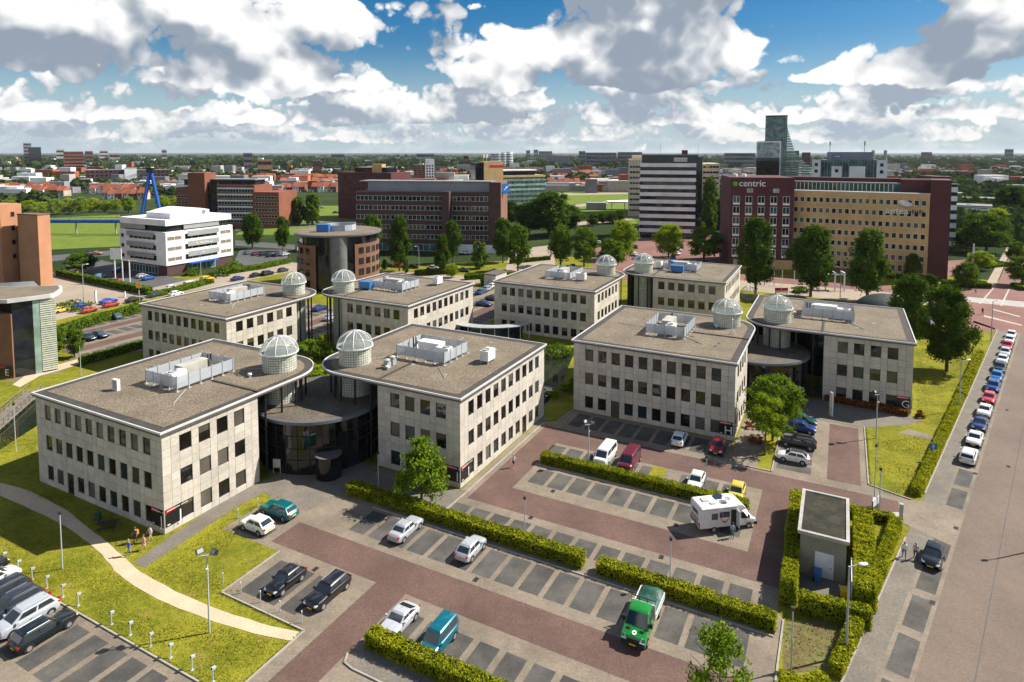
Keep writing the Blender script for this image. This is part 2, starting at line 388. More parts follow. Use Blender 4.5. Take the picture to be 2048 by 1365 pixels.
# footpaths
def smooth(pts, k=4):
    o = []; n = len(pts)
    for i in range(n - 1):
        p0, p1, p2, p3 = pts[max(0, i - 1)], pts[i], pts[i + 1], pts[min(n - 1, i + 2)]
        for j in range(k):
            t = j / k; o.append(.5 * (2 * p1 + (p2 - p0) * t + (2 * p0 - 5 * p1 + 4 * p2 - p3) * t * t + (3 * p1 - p0 - 3 * p2 + p3) * t ** 3) + Vector((R.uniform(-.05, .05), R.uniform(-.05, .05), 0)))
    return o + [pts[-1]]
sheet('footpath', [smooth(gp((0, 966), (60, 983), (130, 1020), (180, 1058), (222, 1092), (270, 1135), (330, 1172), (420, 1213), (520, 1246), (606, 1266))) + smooth(gp((588, 1284), (480, 1260), (380, 1226), (300, 1190), (240, 1152), (203, 1110), (150, 1066), (90, 1032), (0, 992)))], 'path', 5)
sheet('dry_lawn', [smooth(gp((1562, 1246), (1705, 1240), (1692, 1330), (1566, 1348))) ], 'dry_soil', 1)
sheet('pavement', [gp((266, 1126), (289, 1136), (470, 1016), (556, 972), (530, 960), (440, 1004))], 'grey_paving', 5)
sheet('forecourt_paving', [up((50.6, 57.6), (52.3, 61.6), (62, 61), (62.4, 51.4), (58, 51.2), (50.6, 52))], 'grey_paving', 4)
sheet('forecourt_paving', [up((57.1, 51), (62.2, 51), (62.2, 38.6), (57.1, 38.5))], 'grey_paving', 4)
sheet('pavement', [ur(62.3, 86, 38.3, 39.2)], 'paving', 5)
sheet('forecourt_paving', [up((104.1, 6.8), (111, 8.5), (113, 2), (113, -3.5), (111.5, -12), (108, -9.5), (104.1, -3.6))], 'grey_paving', 4)
sheet('pavement', [up((104.4, -8), (106.5, -9.5), (104.6, -14.8), (103.2, -14.0))], 'paving', 5)
sheet('footpath', [up((84.2, 8.7), (108, 8.7), (110, 12.1), (84.2, 12.1))], 'paving', 4)
sheet('footpath', [gp((25, 770), (60, 745), (180, 712), (290, 693), (288, 700), (200, 718), (80, 752), (40, 775))], 'path', 4)
sheet('pavement', [gp((30, 762), (110, 748), (160, 725), (150, 715), (105, 738), (0, 765))], 'grey_paving', 3)
# street on the right, in its own frame: t along, n to the right
SO = G(1825, 1000); SA = rad(41.3); SDV = Vector((math.sin(SA), math.cos(SA), 0)); SN = Vector((SDV.y, -SDV.x, 0))
SRZ = math.pi / 2 - SA
def ST_(t, n, z=0): return SO + SDV * t + SN * n + Vector((0, 0, z))
def sr(t0, t1, n0, n1): return [ST_(t0, n0), ST_(t1, n0), ST_(t1, n1), ST_(t0, n1)]
road = sheet('street', [sr(-60, 230, 4.95, 14)], 'street', 6)
sheet('road_joint', [sr(-60, 108, 8.36, 8.44)], 'asphalt', 7)
sheet('pavement', [sr(-60, 95, .85, 2.7)], 'grey_paving', 6)
strip = sheet('parking_strip', [sr(-60, 95, 2.7, 4.95)], 'paving', 6)
sb = shared('sbay', lambda: MB().quad((0, 0, 0), (5.0, 0, 0), (5.0, 1.55, 0), (0, 1.55, 0)).mesh('parking_bay', 'bay'))
for i in range(22): obj('parking_bay', sb, strip, ST_(-48 + 6.15 * i, 4.6, 7 * LV), SRZ)
sheet('driveway', [[W(78.6, -6.6), W(84.4, -8.0), ST_(1.2, 4.9), ST_(-7.6, 4.9)]], 'paving', 8)
# kerbs
def kerb(name, pts, w=.14, h=.12, m='kerb'):
    b = MB()
    for p, q in zip(pts, pts[1:]):
        d = (q - p).normalized(); n = Vector((-d.y, d.x, 0)) * w / 2; e = d * .02
        b.prism([p - n - e, q - n + e, q + n + e, p + n - e], 0, h)
    return struct(name, b.mesh(name, m))
for pts in ([(20, 38.9), (37.2, 38.9), (37.2, 49.1), (44, 49.1)], [(20, 3.4), (57, 3.4)], [(84, 12.2), (84, 6.9), (104, 6.9)], [(104, -3.8), (86, -3.8), (84.4, -8)], [(54.6, 46), (54.6, 4)], [(56.9, 38.5), (62, 38.3), (84, 38.3), (85, 36.6), (90.4, 36.3)], [(72.1, 33.9), (72.1, 8)], [(29.7, 39), (29.7, 105)]):
    kerb('kerb', up(*pts))
kerb('kerb', [ST_(-60, .85), ST_(-9, .85)]); kerb('kerb', [ST_(2.5, .85), ST_(95, .85)])
kerb('kerb', [W(37.0, 35.6 - 1.6), W(36.2, 33.6), W(36.0, 32.6), W(36.0, 20)])
sheet('pavement', [up((36.1, 33.3), (38.2, 33.3), (38.2, 12), (36.1, 12))], 'grey_paving', 4)
# roads, squares and fields further out
lotf = sheet('rear_car_park', [up((100.5, 99.5), (112, 99), (124, 103), (124, 126), (98, 126.5), (99.8, 120))], 'paving', 2)
sheet('parking_aisle', [ur(101, 123, 108, 111.6)], 'red_brick', 3)
for v_ in (102.5, 113.5, 121): [obj('parking_bay', nb, lotf, W(101.5 + 2.6 * i, v_, 3 * LV), PHI) for i in range(8)]
sheet('forecourt_paving', [up((91.2, 95.3), (96.6, 95.3), (100.4, 99.4), (99.6, 119.5), (99.4, 103.4), (91.2, 103.2))], 'grey_paving', 2)
sheet('left_street', [gp((60, 660), (110, 642), (260, 606), (440, 572), (585, 543), (740, 556), (960, 566), (990, 556), (740, 540), (570, 524), (430, 549), (240, 590), (110, 622), (40, 640))], 'plaza', 3)
sheet('square', [gp((95, 570), (110, 622), (240, 590), (300, 578), (235, 572), (150, 555), (105, 545))], 'plaza', 2)
sheet('office_car_park', [gp((130, 530), (150, 553), (300, 584), (355, 568), (380, 562), (300, 545), (200, 520))], 'asphalt', 2)
sheet('office_car_park', [gp((470, 520), (495, 535), (575, 520), (575, 500), (480, 500))], 'asphalt', 2)
sheet('field', [gp((95, 500), (240, 493), (240, 430), (95, 436))], 'field', 1)
sheet('field', [gp((470, 470), (720, 470), (720, 412), (560, 412))], 'field', 1)
sheet('field', [gp((1080, 430), (1290, 452), (1290, 380), (1100, 378))], 'field', 1)
for a, b_, c, d in (((95, 524), (250, 508), (250, 499), (95, 512)), ((470, 492), (590, 500), (590, 490), (470, 481)), ((470, 462), (720, 446), (720, 440), (470, 454))):
    sheet('main_road', [gp(a, b_, c, d)], 'asphalt', 2)
for pp in (((1130, 418), (1285, 399), (1285, 395), (1130, 412)), ((1150, 452), (1290, 437), (1290, 432), (1150, 445)), ((1085, 392), (1285, 388), (1285, 384), (1085, 388))):
    sheet('main_road', [gp(*pp)], 'plaza', 2)
sheet('red_car_park', [gp((1190, 565), (1450, 548), (1455, 470), (1300, 470), (1180, 500))], 'red_plaza', 2)
sheet('forecourt_paving', [gp((1010, 545), (1110, 535), (1110, 490), (1020, 500))], 'plaza', 2)
sheet('tram_street', [gp((1250, 562), (1480, 580), (1780, 612), (1870, 610), (1880, 580), (1480, 552), (1440, 545))], 'plaza', 3)
sheet('red_square', [gp((1860, 605), (1900, 655), (1985, 665), (2060, 668), (2120, 590), (1990, 572), (1900, 582), (1470, 548), (1470, 560), (1860, 592))], 'red_plaza', 4)
sheet('crossing_road', [gp((1860, 588), (2120, 610), (2120, 622), (1860, 597))], 'concrete', 5)
cw = [gp((1957, 608), (1962, 608), (1988, 577), (1985, 577)), gp((2000, 612), (2005, 612), (2020, 578), (2017, 578)), gp((1968, 634), (2044, 652), (2044, 650), (1968, 631)), gp((1984, 620), (2040, 635), (2040, 633), (1984, 618))]
sheet('road_marking', cw, 'white_paint', 6)
sheet('footpath', [gp((1992, 575), (2035, 577), (2048, 548), (2048, 470), (2036, 470), (2020, 510))], 'red_plaza', 5)
sheet('footpath', [gp((1968, 575), (1990, 575), (2018, 510), (2036, 468), (2030, 468), (2005, 510))], 'plaza', 5)
sheet('footpath', [gp((1945, 645), (1990, 660), (1990, 657), (1948, 642))], 'plaza', 4)
sheet('red_square', [gp((1880, 560), (1935, 540), (1930, 520), (1880, 523))], 'red_plaza', 3)
pond = sheet('pond', [up((88.3, 40.5), (103, 43), (118, 47), (120, 62), (100, 72), (90, 66), (89, 50))], 'pond_water', 3)
# ------------------------------------------------------------ the stone pavilions
def dome_glass():
    m, t, b = nodes('dome_glass'); t.nodes.remove(b)
    d = t.nodes.new('ShaderNodeBsdfPrincipled'); d.inputs['Base Color'].default_value = (.62, .64, .63, 1); d.inputs['Roughness'].default_value = .08; d.inputs['Specular IOR Level'].default_value = .8
    tr = t.nodes.new('ShaderNodeBsdfTransparent'); tr.inputs[0].default_value = (.86, .9, .9, 1); mx = t.nodes.new('ShaderNodeMixShader')
    mx.inputs[0].default_value = .24; t.links.new(tr.outputs[0], mx.inputs[1]); t.links.new(d.outputs[0], mx.inputs[2])
    t.links.new(mx.outputs[0], t.nodes['Material Output'].inputs[0])
dome_glass()
def screen_mat():
    m, t, b = nodes('perforated_panel'); t.nodes.remove(b)
    d = t.nodes.new('ShaderNodeBsdfPrincipled'); d.inputs['Base Color'].default_value = (.50, .54, .58, 1); d.inputs['Roughness'].default_value = .4
    tr = t.nodes.new('ShaderNodeBsdfTransparent'); mx = t.nodes.new('ShaderNodeMixShader')
    mx.inputs[0].default_value = .66; t.links.new(tr.outputs[0], mx.inputs[1]); t.links.new(d.outputs[0], mx.inputs[2])
    t.links.new(mx.outputs[0], t.nodes['Material Output'].inputs[0])
screen_mat()
mat('sign_black', (.012, .011, .012), .35); mat('sign_red', (.55, .02, .035), .4); mat('sign_white', (.70, .70, .70), .5)
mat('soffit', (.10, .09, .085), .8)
L_, D_, ZR = 24.6, 23.9, 11.0
ROWS = [(.0, .7), (.7, 1.6), (1.6, 2.5), (2.5, 3.45), (3.45, 4.4), (4.4, 5.3), (5.3, 6.2), (6.2, 7.15), (7.15, 8.1), (8.1, 9.0), (9.0, 9.9), (9.9, 10.66)]
WZ = [(.7, 2.5), (4.4, 6.2), (8.1, 9.9)]
def columns(length, n, pitch, w, first=None):
    span = n * pitch - (pitch - w); m0 = (length - span) / 2 if first is None else first; c = []
    c += [(0, m0 / 2, 0), (m0 / 2, m0, 0)]; x = m0
    for i in range(n):
        c.append((x, x + w, 1)); x += w
        if i < n - 1: c.append((x, x + pitch - w, 0)); x += pitch - w
    r = length - x; k = max(1, round(r / 1.0))
    for i in range(k): c.append((x + r * i / k, x + r * (i + 1) / k, 0))
    return c
def face_box(axis, w, h, d0, d1):
    """box seen on a face: axis 'x' = the face looks along -x and runs along y"""
    return MB().box(d0, d1, 0, w, 0, h) if axis == 'x' else MB().box(0, w, d0, d1, 0, h)
def window_mesh(axis, w, h, door):
    b = MB(); t = .06
    bars = [(0, t, 0, h), (w - t, w, 0, h), (t, w - t, 0, t), (t, w - t, h - t, h)]
    if door: bars += [(t, w - t, h * .36, h * .36 + t), (t, w - t, h * .66, h * .66 + t)]
    for a0, a1, z0, z1 in bars:
        if axis == 'x': b.box(.10, .17, a0, a1, z0, z1)
        else: b.box(a0, a1, .10, .17, z0, z1)
    return b.mesh('window', 'dark_frame')
def wall_face(root, axis, length, n, pitch, w, first, parts, door=None, base=0.0):
    cols = columns(length, n, pitch, w, first); stuff = MB(); wi = -1
    for s0, s1, iswin in cols:
        if iswin: wi += 1
        for ri, (z0, z1) in enumerate(ROWS):
            inwin = iswin and any(z0 >= a - .01 and z1 <= b + .01 for a, b in WZ)
            isdoor = iswin and door == wi and ri == 0
            if inwin or isdoor: continue
            pw, ph = s1 - s0 - .035, z1 - z0 - .03
            if parts and ri < len(ROWS) - 1:
                me = shared(('panel', axis, round(pw, 2), round(ph, 2)), lambda: face_box(axis, pw, ph, 0, .2).mesh('stone_panel', 'stone'))
                obj('stone_panel', me, root, (0, s0 + .0175, z0 + .015) if axis == 'x' else (s0 + .0175, 0, z0 + .015))
            else:
                q = face_box(axis, pw, ph, 0, .2)
                q.xf((lambda x, y, z: (x, y + s0 + .0175, z + z0 + .015)) if axis == 'x' else (lambda x, y, z: (x + s0 + .0175, y, z + z0 + .015)))
                stuff.add(q.v, q.f)
        if iswin:
            for k, (z0, z1) in enumerate(WZ):
                dr = k == 0 and door == wi
                zz = .06 if dr else z0; h = z1 - zz
                fm = shared(('win', axis, w, dr), lambda: window_mesh(axis, w, h, dr))
                fo = obj('door' if dr else 'window', fm, root, (0, s0, zz) if axis == 'x' else (s0, 0, zz))
                r = R.random(); mt = 'pane' if r < .66 else ('pane_blind' if r < .86 else 'pane_blue')
                pm = shared(('pane', axis, w, dr, mt), lambda: face_box(axis, w - .1, h - .1, .13, .15).mesh('pane', mt))
                obj('pane', pm, fo, (0, .05, .05) if axis == 'x' else (.05, 0, .05))
                if not dr and R.random() < .22:
                    bh = R.choice((.4, .7, 1.0)); bm_ = shared(('blind', axis, w, bh), lambda: face_box(axis, w - .14, bh, .115, .125).mesh('blind', 'pane_blind'))
                    obj('blind', bm_, fo, (0, .07, h - .07 - bh) if axis == 'x' else (.07, 0, h - .07 - bh))
    if stuff.v:
        o = build('stone_panels', stuff, 'stone', root); o['kind'] = 'stuff'
def roof_poly(T, i, o=.28, r=6.2):
    e = o - i; rr = r - i; cx, cy = L_ + o - r, -o + r
    p = [(-e, -e)] + [(cx + rr * math.cos(rad(t)), cy + rr * math.sin(rad(t))) for t in range(-90, 1, 6)] + [(L_ + e, D_ + e), (-e, D_ + e)]
    return [T(*q) for q in p]
def block_drum():
    b = MB(); n = 40; zs = 0.05; rows = 41; dz = 13.35 / rows; r = 2.2
    for j in range(rows):
        z0, z1 = zs + j * dz + .035, zs + (j + 1) * dz - .035
        for i in range(n):
            a0, a1 = 2 * math.pi * (i + .09) / n, 2 * math.pi * (i + .91) / n
            b.add([(r * math.cos(a0), r * math.sin(a0), z0), (r * math.cos(a1), r * math.sin(a1), z0), (r * math.cos(a1), r * math.sin(a1), z1), (r * math.cos(a0), r * math.sin(a0), z1)], [(0, 1, 2, 3)])
    return b.mesh('glass_blocks', 'glass_block', fix=False)
DOME = [(2.42 * math.cos(rad(t)) if t else 2.42, 2.0 * math.sin(rad(t))) for t in (0, 14, 28, 42, 56, 70, 80)]
def dome_rib():
    b = MB(); pts = [Vector((r + .02, 0, z + .01)) for r, z in DOME]
    for p, q in zip(pts, pts[1:]): b.tube(p, q, .055, n=6)
    return b.mesh('rib', 'white_rib')
def pavilion(kind, off, nshort, label, parts, group, doors=(None, None)):
    sw = kind == 'I'; T = (lambda a, b: (b, a)) if sw else (lambda a, b: (a, b))
    root = thing('office_pavilion', label, 'building', W(*off), PHI, group)
    s, nb = (12.3, 12.0) if nshort == 4 else (16.2, 8.2)
    b = MB()
    def bx(a0, a1, b0, b1, z0, z1, mb=b, mi=0):
        (x0, y0), (x1, y1) = T(a0, b0), T(a1, b1); mb.box(min(x0, x1), max(x0, x1), min(y0, y1), max(y0, y1), z0, z1, mi)
    bx(.2, s, .2, D_ - .2, 0, 10.64); bx(s, L_ - .2, nb, D_ - .2, 0, 10.63)
    bx(.02, L_ - .02, D_ - .2, D_, 0, 10.66, b, 1); bx(L_ - .2, L_, nb, D_ - .2, 0, 10.66, b, 1)
    build('wall', b, ['wall_core', 'stone'], root)
    wall_face(root, 'y' if sw else 'x', D_, 10, 2.09, 1.28, None, parts, doors[0])
    wall_face(root, 'x' if sw else 'y', s, nshort, 2.3, 1.42, 2.0, parts, doors[1])
    # glazed re-entrant corner
    b = MB(); m2 = MB()
    bx(s, s + .05, .3, nb, .1, 10.5, b); bx(s + .06, L_ - .25, nb - .06, nb - .01, .1, 10.5, b)
    k = int((nb - .3) / 1.5)
    for i in range(k + 1): y = .3 + (nb - .5) * i / k; bx(s + .05, s + .13, y, y + .08, .1, 10.5, m2)
    for z in (.1, 3.5, 7.1, 10.4): bx(s + .05, s + .12, .3, nb - .15, z, z + .1, m2)
    k = int((L_ - s) / 1.5)
    for i in range(1, k + 1): x = s + (L_ - s - .4) * i / k; bx(x, x + .08, nb - .14, nb - .06, .1, 10.5, m2)
    build('curtain_wall', b, 'curtain_glass', root); build('mullions', m2, 'black_metal', root)
    # roof
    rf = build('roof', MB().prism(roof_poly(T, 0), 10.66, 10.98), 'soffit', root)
    o_, i_ = roof_poly(T, -.05), roof_poly(T, .10); n = len(o_); e = MB()
    e.add([(*p, 10.90) for p in o_] + [(*p, 11.12) for p in o_] + [(*p, 11.12) for p in i_] + [(*p, 10.90) for p in i_],
          [(q * n + j, q * n + (j + 1) % n, (q + 1) % 4 * n + (j + 1) % n, (q + 1) % 4 * n + j) for q in range(4) for j in range(n)])
    build('roof_edge', e, 'metal_edge', rf)
    build('roof_border', MB().prism(roof_poly(T, .11), 10.99, 11.02), 'bitumen', rf)
    build('roof_gravel', MB().prism(roof_poly(T, 1.15), 11.025, 11.05), 'gravel', rf)
    rr_ = random.Random(int(off[0] * 31 + off[1] * 7))
    for p_, q_ in (((9, 8.6), (9 - rr_.uniform(2, 5), 4 + rr_.uniform(0, 2))), ((16.2, 10), (18.6, 6.2)), ((12, 14.9), (12.5, 21))):
        build('roof_pipe', MB().tube((*T(*p_), 11.1), (*T(*q_), 11.1), .045, n=5), 'grey_metal', rf)
    for _ in range(7):
        a_, b_2, w_1 = rr_.uniform(2.5, 20), rr_.uniform(2.5, 21), rr_.uniform(.3, .7)
        if 7.5 < a_ < 16.5 and 8 < b_2 < 15.5 or (a_ > 16.5 and b_2 < 8): continue
        e_ = MB(); bx(a_, a_ + w_1, b_2, b_2 + w_1 * .7, 11.05, 11.075, e_); build('roof_slab', e_, 'bitumen' if rr_.random() < .6 else 'concrete', rf)
    e = MB(); bx(s + .1, s + .42, -.05, 8.4, 11.04, 11.17, e); build('roof_joint', e, 'bitumen', rf)
    # canopy columns
    cm = shared('column', lambda: MB().tube((0, 0, 0), (0, 0, 10.66), .14, n=10).mesh('column', 'black_metal', 40))
    cols = [(s + 1.6, .55), (s + 4.2, .55), (s + 6.6, .55), (20.6, 1.3), (22.6, 2.6), (23.7, 4.8), (23.9, 7.2)] if nshort == 4 else [(s + 1.4, .55), (s + 3.6, .6), (22.3, 2.2), (23.5, 4.2), (23.9, 6.4)]
    for a, c in cols: obj('column', cm, root, (*T(a, c), 0))
    # glass block stair drum with its dome
    dr = obj('stair_drum', shared('drumcore', lambda: MB().lathe([(0, 0), (2.16, 0), (2.16, 13.4), (0, 13.4)], 40).mesh('stair_drum', 'block_joint', 40)), root, (*T(19.7, 4.3), 0))
    gb = obj('glass_blocks', shared('blocks', block_drum), dr); gb['kind'] = 'stuff'
    dm = obj('dome_ring', shared('domering', lambda: MB().lathe([(2.16, 13.35), (2.5, 13.38), (2.5, 13.5), (2.3, 13.52)], 40).mesh('dome_ring', 'white_rib', 40)), root, (*T(19.7, 4.3), 0))
    pn = shared('domepane', lambda: MB().lathe([(r, z) for r, z in DOME], 3, a0=0, a1=2 * math.pi / 10).mesh('dome_pane', 'dome_glass', 60))
    rb = shared('domerib', dome_rib)
    for i in range(10):
        obj('dome_pane', pn, dm, (0, 0, 13.5), 2 * math.pi * i / 10); obj('rib', rb, dm, (0, 0, 13.5), 2 * math.pi * i / 10)
    obj('dome_cap', shared('domecap', lambda: MB().lathe([(0, 15.62), (.35, 15.6), (.5, 15.5), (.5, 15.4), (.3, 15.38)], 16).mesh('dome_cap', 'grey_metal', 40)), dm)
    return root, T
def condenser_mesh():
    b = MB().box(-.9, .9, -.55, .55, .25, 1.25); b.lathe([(.42, 1.25), (.42, 1.36), (.36, 1.36), (.36, 1.28), (0, 1.28)], 18, (-.35, 0), 1)
    for x in (-.8, .8):
        for y in (-.45, .45): b.box(x - .06, x + .06, y - .06, y + .06, 0, .25, 1)
    return b.mesh('casing', ['white_unit', 'grey_metal'])
def roof_thing(name, label, cat, root_off, T, a, b, me_parts, rz=0, group=None):
    x, y = T(a, b); t = thing(name, label, cat, W(root_off[0] + x, root_off[1] + y, 11.05), PHI + rz, group)
    for nme, me in me_parts: obj(nme, me, t)
    if name in ('condenser', 'air_handler'): t.scale = (1.15, 1.15, 1.4)
    return t
def handler_parts(kind):
    body = MB().box(-1.9, 1.2, -.7, .7, .3, 1.35)
    duct = MB(); prev = None
    for i in range(9):
        t = rad(90 - 20 * i); c = (1.2 + .75 * math.cos(t), .62 + .73 * math.sin(t))
        if prev: duct.add([(prev[0], -.6, prev[1]), (c[0], -.6, c[1]), (c[0], .6, c[1]), (prev[0], .6, prev[1])], [(0, 1, 2, 3)])
        prev = c
    feet = MB()
    for x in (-1.7, -.3, 1.0):
        for y in (-.55, .55): feet.box(x - .07, x + .07, y - .07, y + .07, 0, .3)
    pipes = MB().tube((1.9, .2, 0), (1.9, .2, 1.5), .09).tube((2.3, .2, 0), (2.3, .2, 1.5), .09)
    return [('casing', body.mesh('casing', kind)), ('duct', duct.mesh('duct', 'white_unit', 60)), ('foot_frame', feet.mesh('foot_frame', 'grey_metal')), ('flue_pipe', pipes.mesh('flue_pipe', 'black_metal', 40))]
def plant_screen(off, T, label, blue=False):
    a0, a1, b0, b1 = 8.0, 16.0, 8.8, 14.8
    t = thing('plant_screen', label, 'screen', W(*off, 11.05), PHI, 'louvred screens round the roof plant')
    post = shared('spost', lambda: MB().box(-.06, .06, -.06, .06, 0, 1.95).box(-.2, .2, -.2, .2, 0, .08).mesh('post', 'grey_metal'))
    def run(p, q, n):
        for i in range(n):
            c0 = [p[k] + (q[k] - p[k]) * i / n for k in (0, 1)]; c1 = [p[k] + (q[k] - p[k]) * (i + 1) / n for k in (0, 1)]
            obj('post', post, t, (*T(*c0), 0))
            x0, y0 = T(*c0); x1, y1 = T(*c1); ln = math.hypot(x1 - x0, y1 - y0)
            me = shared(('spanel', round(ln, 2)), lambda: MB().box(.07, ln - .07, -.015, .015, .4, 1.8).mesh('screen_panel', 'perforated_panel'))
            obj('screen_panel', me, t, (x0, y0, 0), math.atan2(y1 - y0, x1 - x0))
    run((a0, b0), (a1, b0), 5); run((a1, b0), (a1, b1), 4); run((a1, b1), (a0, b1), 5); run((a0, b1), (a0, b0), 4)
    return t
def mushroom_parts():
    return [('curb', MB().box(-.38, .38, -.38, .38, 0, .75).mesh('curb', 'grey_metal')), ('cowl', MB().lathe([(.28, .75), (.28, .9), (.42, .92), (.42, 1.1), (.25, 1.22), (0, 1.24)], 16).mesh('cowl', 'beige_unit', 40))]
def letter_sign(letter, root_off, T, long_face, label, w=2.6):
    """board fixed low on the corner; local x runs to the right as one reads it"""
    if long_face: p0, p1 = T(-.05, w + .15), T(-.05, .15)
    else: p0, p1 = T(.15, -.05), T(w + .15, -.05)
    a, b = W(root_off[0] + p0[0], root_off[1] + p0[1], .72), W(root_off[0] + p1[0], root_off[1] + p1[1], .72)
    # reading direction: left end is the one further left seen from outside
    out = (W(*root_off) - W(root_off[0] + 12, root_off[1] + 12))
    d = b - a
    if d.cross(Vector((0, 0, 1))).dot(out) < 0: a, d = b, -d
    t = thing('letter_sign', label, 'sign', a, math.atan2(d.y, d.x))
    obj('board', shared(('sboard', w), lambda: MB().box(0, w, -.03, .03, 0, 1.85).mesh('board', 'sign_black')), t)
    obj('red_band', shared(('sband', w), lambda: MB().box(.02, w * .58, -.045, -.031, 1.5, 1.83).mesh('red_band', 'sign_red')), t)
    b2 = MB(); x = .12
    for k in range(9): ln = (.13, .1, .16, .12)[k % 4]; b2.box(x, x + ln, -.05, -.046, 1.60, 1.70 + .04 * (k % 2)); x += ln + .04
    for k in range(5): b2.box(x + .12, x + .24, -.036, -.032, 1.60, 1.70); x += .16
    b2.box(.12, .45, -.036, -.032, .1, .22); build('lettering', b2, 'sign_white', t)
    me = text_mesh(letter, 1.62, .004, 'sign_white'); xs = [v.co.x for v in me.vertices]
    o = obj('letter', me, t, (w - .14 - max(xs), -.04, .12)); o.rotation_euler = (math.pi / 2, 0, 0)
    return t
OFFS = {'J': (40.5, 62.0), 'I': (62.6, 39.4), 'H': (90.8, 12.4), 'G': (113.0, -10.3), 'F': (74.7, 95.0), 'E': (96.8, 72.4), 'D': (124.9, 45.4), 'C': (147.0, 22.8)}
PLAB = {'J': 'stone-clad office pavilion with gravel roof marked J, nearest on the left', 'I': 'stone-clad office pavilion marked I in the centre behind the small maple',
        'H': 'stone-clad office pavilion marked H behind the white and maroon vans', 'G': 'stone-clad office pavilion marked G on the right beside the long lawn',
        'F': 'rear stone office pavilion behind J with dome at its right end', 'E': 'rear stone office pavilion with blue roof unit, in front of the round brick tower',
        'D': 'rear stone office pavilion between the curved glass canopy and two domes', 'C': 'rear stone office pavilion with blue roof tank, farthest right of the back row'}
PT = {}
for k, o in OFFS.items():
    front = k in 'JIHG'
    PT[k] = pavilion('I' if k in 'IGEC' else 'J', o, 4 if front else 6, PLAB[k], front, 'stone office pavilions of the campus', ((7 if k in 'JH' else (7 if k == 'I' else None)), None))[1]
    plant_screen(o, PT[k], 'grey metal screen round the air plant on pavilion roof ' + {'J': 'J nearest left', 'I': 'I in the centre', 'H': 'H behind the vans', 'G': 'G at the lawn', 'F': 'behind J', 'E': 'before the round tower', 'D': 'behind the pond', 'C': 'with the blue tank farthest back'}[k])
cm = condenser_mesh(); hb, hg = handler_parts('beige_unit'), handler_parts('white_unit')
NM = {'J': 'on pavilion J', 'I': 'on pavilion I', 'H': 'on pavilion H', 'G': 'on pavilion G', 'F': 'on the pavilion behind J', 'E': 'on the roof before the round tower', 'D': 'on the pavilion behind the pond', 'C': 'on the farthest pavilion'}
for k, o in OFFS.items():
    sw = k in 'IGEC'
    roof_thing('air_handler', 'air handling unit with curved duct inside the screen ' + NM[k], 'roof unit', o, PT[k], 12.8, 12.2, hb if k not in 'IG' else hg, (math.pi / 2 if sw else 0), 'air handlers on the roofs')
    roof_thing('condenser', 'white fan condenser inside the screen ' + NM[k], 'roof unit', o, PT[k], 9.6, 11.2, [('casing', cm)], (math.pi / 2 if sw else 0), 'condensers on the roofs')
ms = mushroom_parts()
for a, b, l in ((14.6, 6.0, 'grey roof fan with round cowl nearer the screen on pavilion I'), (14.4, 4.6, 'grey roof fan with round cowl at the roof joint on pavilion I')):
    roof_thing('roof_fan', l, 'roof fan', OFFS['I'], PT['I'], a, b, ms)
roof_thing('condenser', 'white condenser on a steel frame at the right of roof I', 'roof unit', OFFS['I'], PT['I'], 3.6, 13.0, [('casing', cm)], 0)
roof_thing('roof_box', 'slim upright cream box standing alone on roof J', 'roof unit', OFFS['J'], PT['J'], 5.0, 16.0, [('casing', MB().box(-.2, .2, -.5, .5, 0, 1.35).mesh('casing', 'white_unit')), ('louvre', MB().box(-.22, -.2, -.4, .4, .2, 1.2).mesh('louvre', 'beige_unit'))])
for k, a, b in (('J', 15.6, 5.2), ('H', 17, 5.5), ('G', 17.4, 10.6), ('I', 13.9, 4.0), ('E', 17, 9)):
    roof_thing('roof_vent', 'small round vent cowl on the gravel ' + NM[k], 'vent', OFFS[k], PT[k], a, b, [('pipe', shared('vpipe', lambda: MB().tube((0, 0, 0), (0, 0, .35), .14).mesh('pipe', 'grey_metal'))), ('cowl', shared('vcowl', lambda: MB().lathe([(.1, .3), (.28, .34), (.24, .52), (0, .56)], 12).mesh('cowl', 'white_unit', 40)))], 0, 'small vents on the roofs')
blue = MB().box(-1.5, 1.5, -.7, .7, .3, 1.7); bl2 = MB()
for x in (-1.3, 1.3): bl2.box(x - .1, x + .1, -.6, .6, 0, .3)
bp = [('casing', blue.mesh('casing', 'blue_unit')), ('skid', bl2.mesh('skid', 'grey_metal'))]
roof_thing('blue_plant_unit', 'bright blue plant box beside the screen on the pavilion before the round tower', 'roof unit', OFFS['E'], PT['E'], 16.8, 8.0, bp, math.pi / 2)
roof_thing('blue_plant_unit', 'long blue tank in front of the screen on the farthest pavilion', 'roof unit', OFFS['C'], PT['C'], 12.2, 7.4, bp, math.pi / 2)
roof_thing('blue_plant_unit', 'pale blue plant box inside the screen on the farthest pavilion', 'roof unit', OFFS['C'], PT['C'], 14.6, 13.4, bp, 0)
roof_thing('condenser', 'white condenser pair beside the screen on roof D', 'roof unit', OFFS['D'], PT['D'], 9.4, 6.6, [('casing', cm)], math.pi / 2)
roof_thing('condenser', 'white condenser between dome and screen on the farthest roof', 'roof unit', OFFS['C'], PT['C'], 17.4, 10.6, [('casing', cm)], 0)
roof_thing('condenser', 'white condenser with ducts at the rear of the roof before the round tower', 'roof unit', OFFS['E'], PT['E'], 5.8, 18.6, [('casing', cm)], 0)
mast = MB().tube((0, 0, 0), (0, 0, 2.4), .05); [mast.tube((0, 0, .9), (.7 * math.cos(a), .7 * math.sin(a), 0), .03) for a in (0, 2.1, 4.2)]
mast.box(-.25, .25, -.04, .04, 2.2, 2.45)
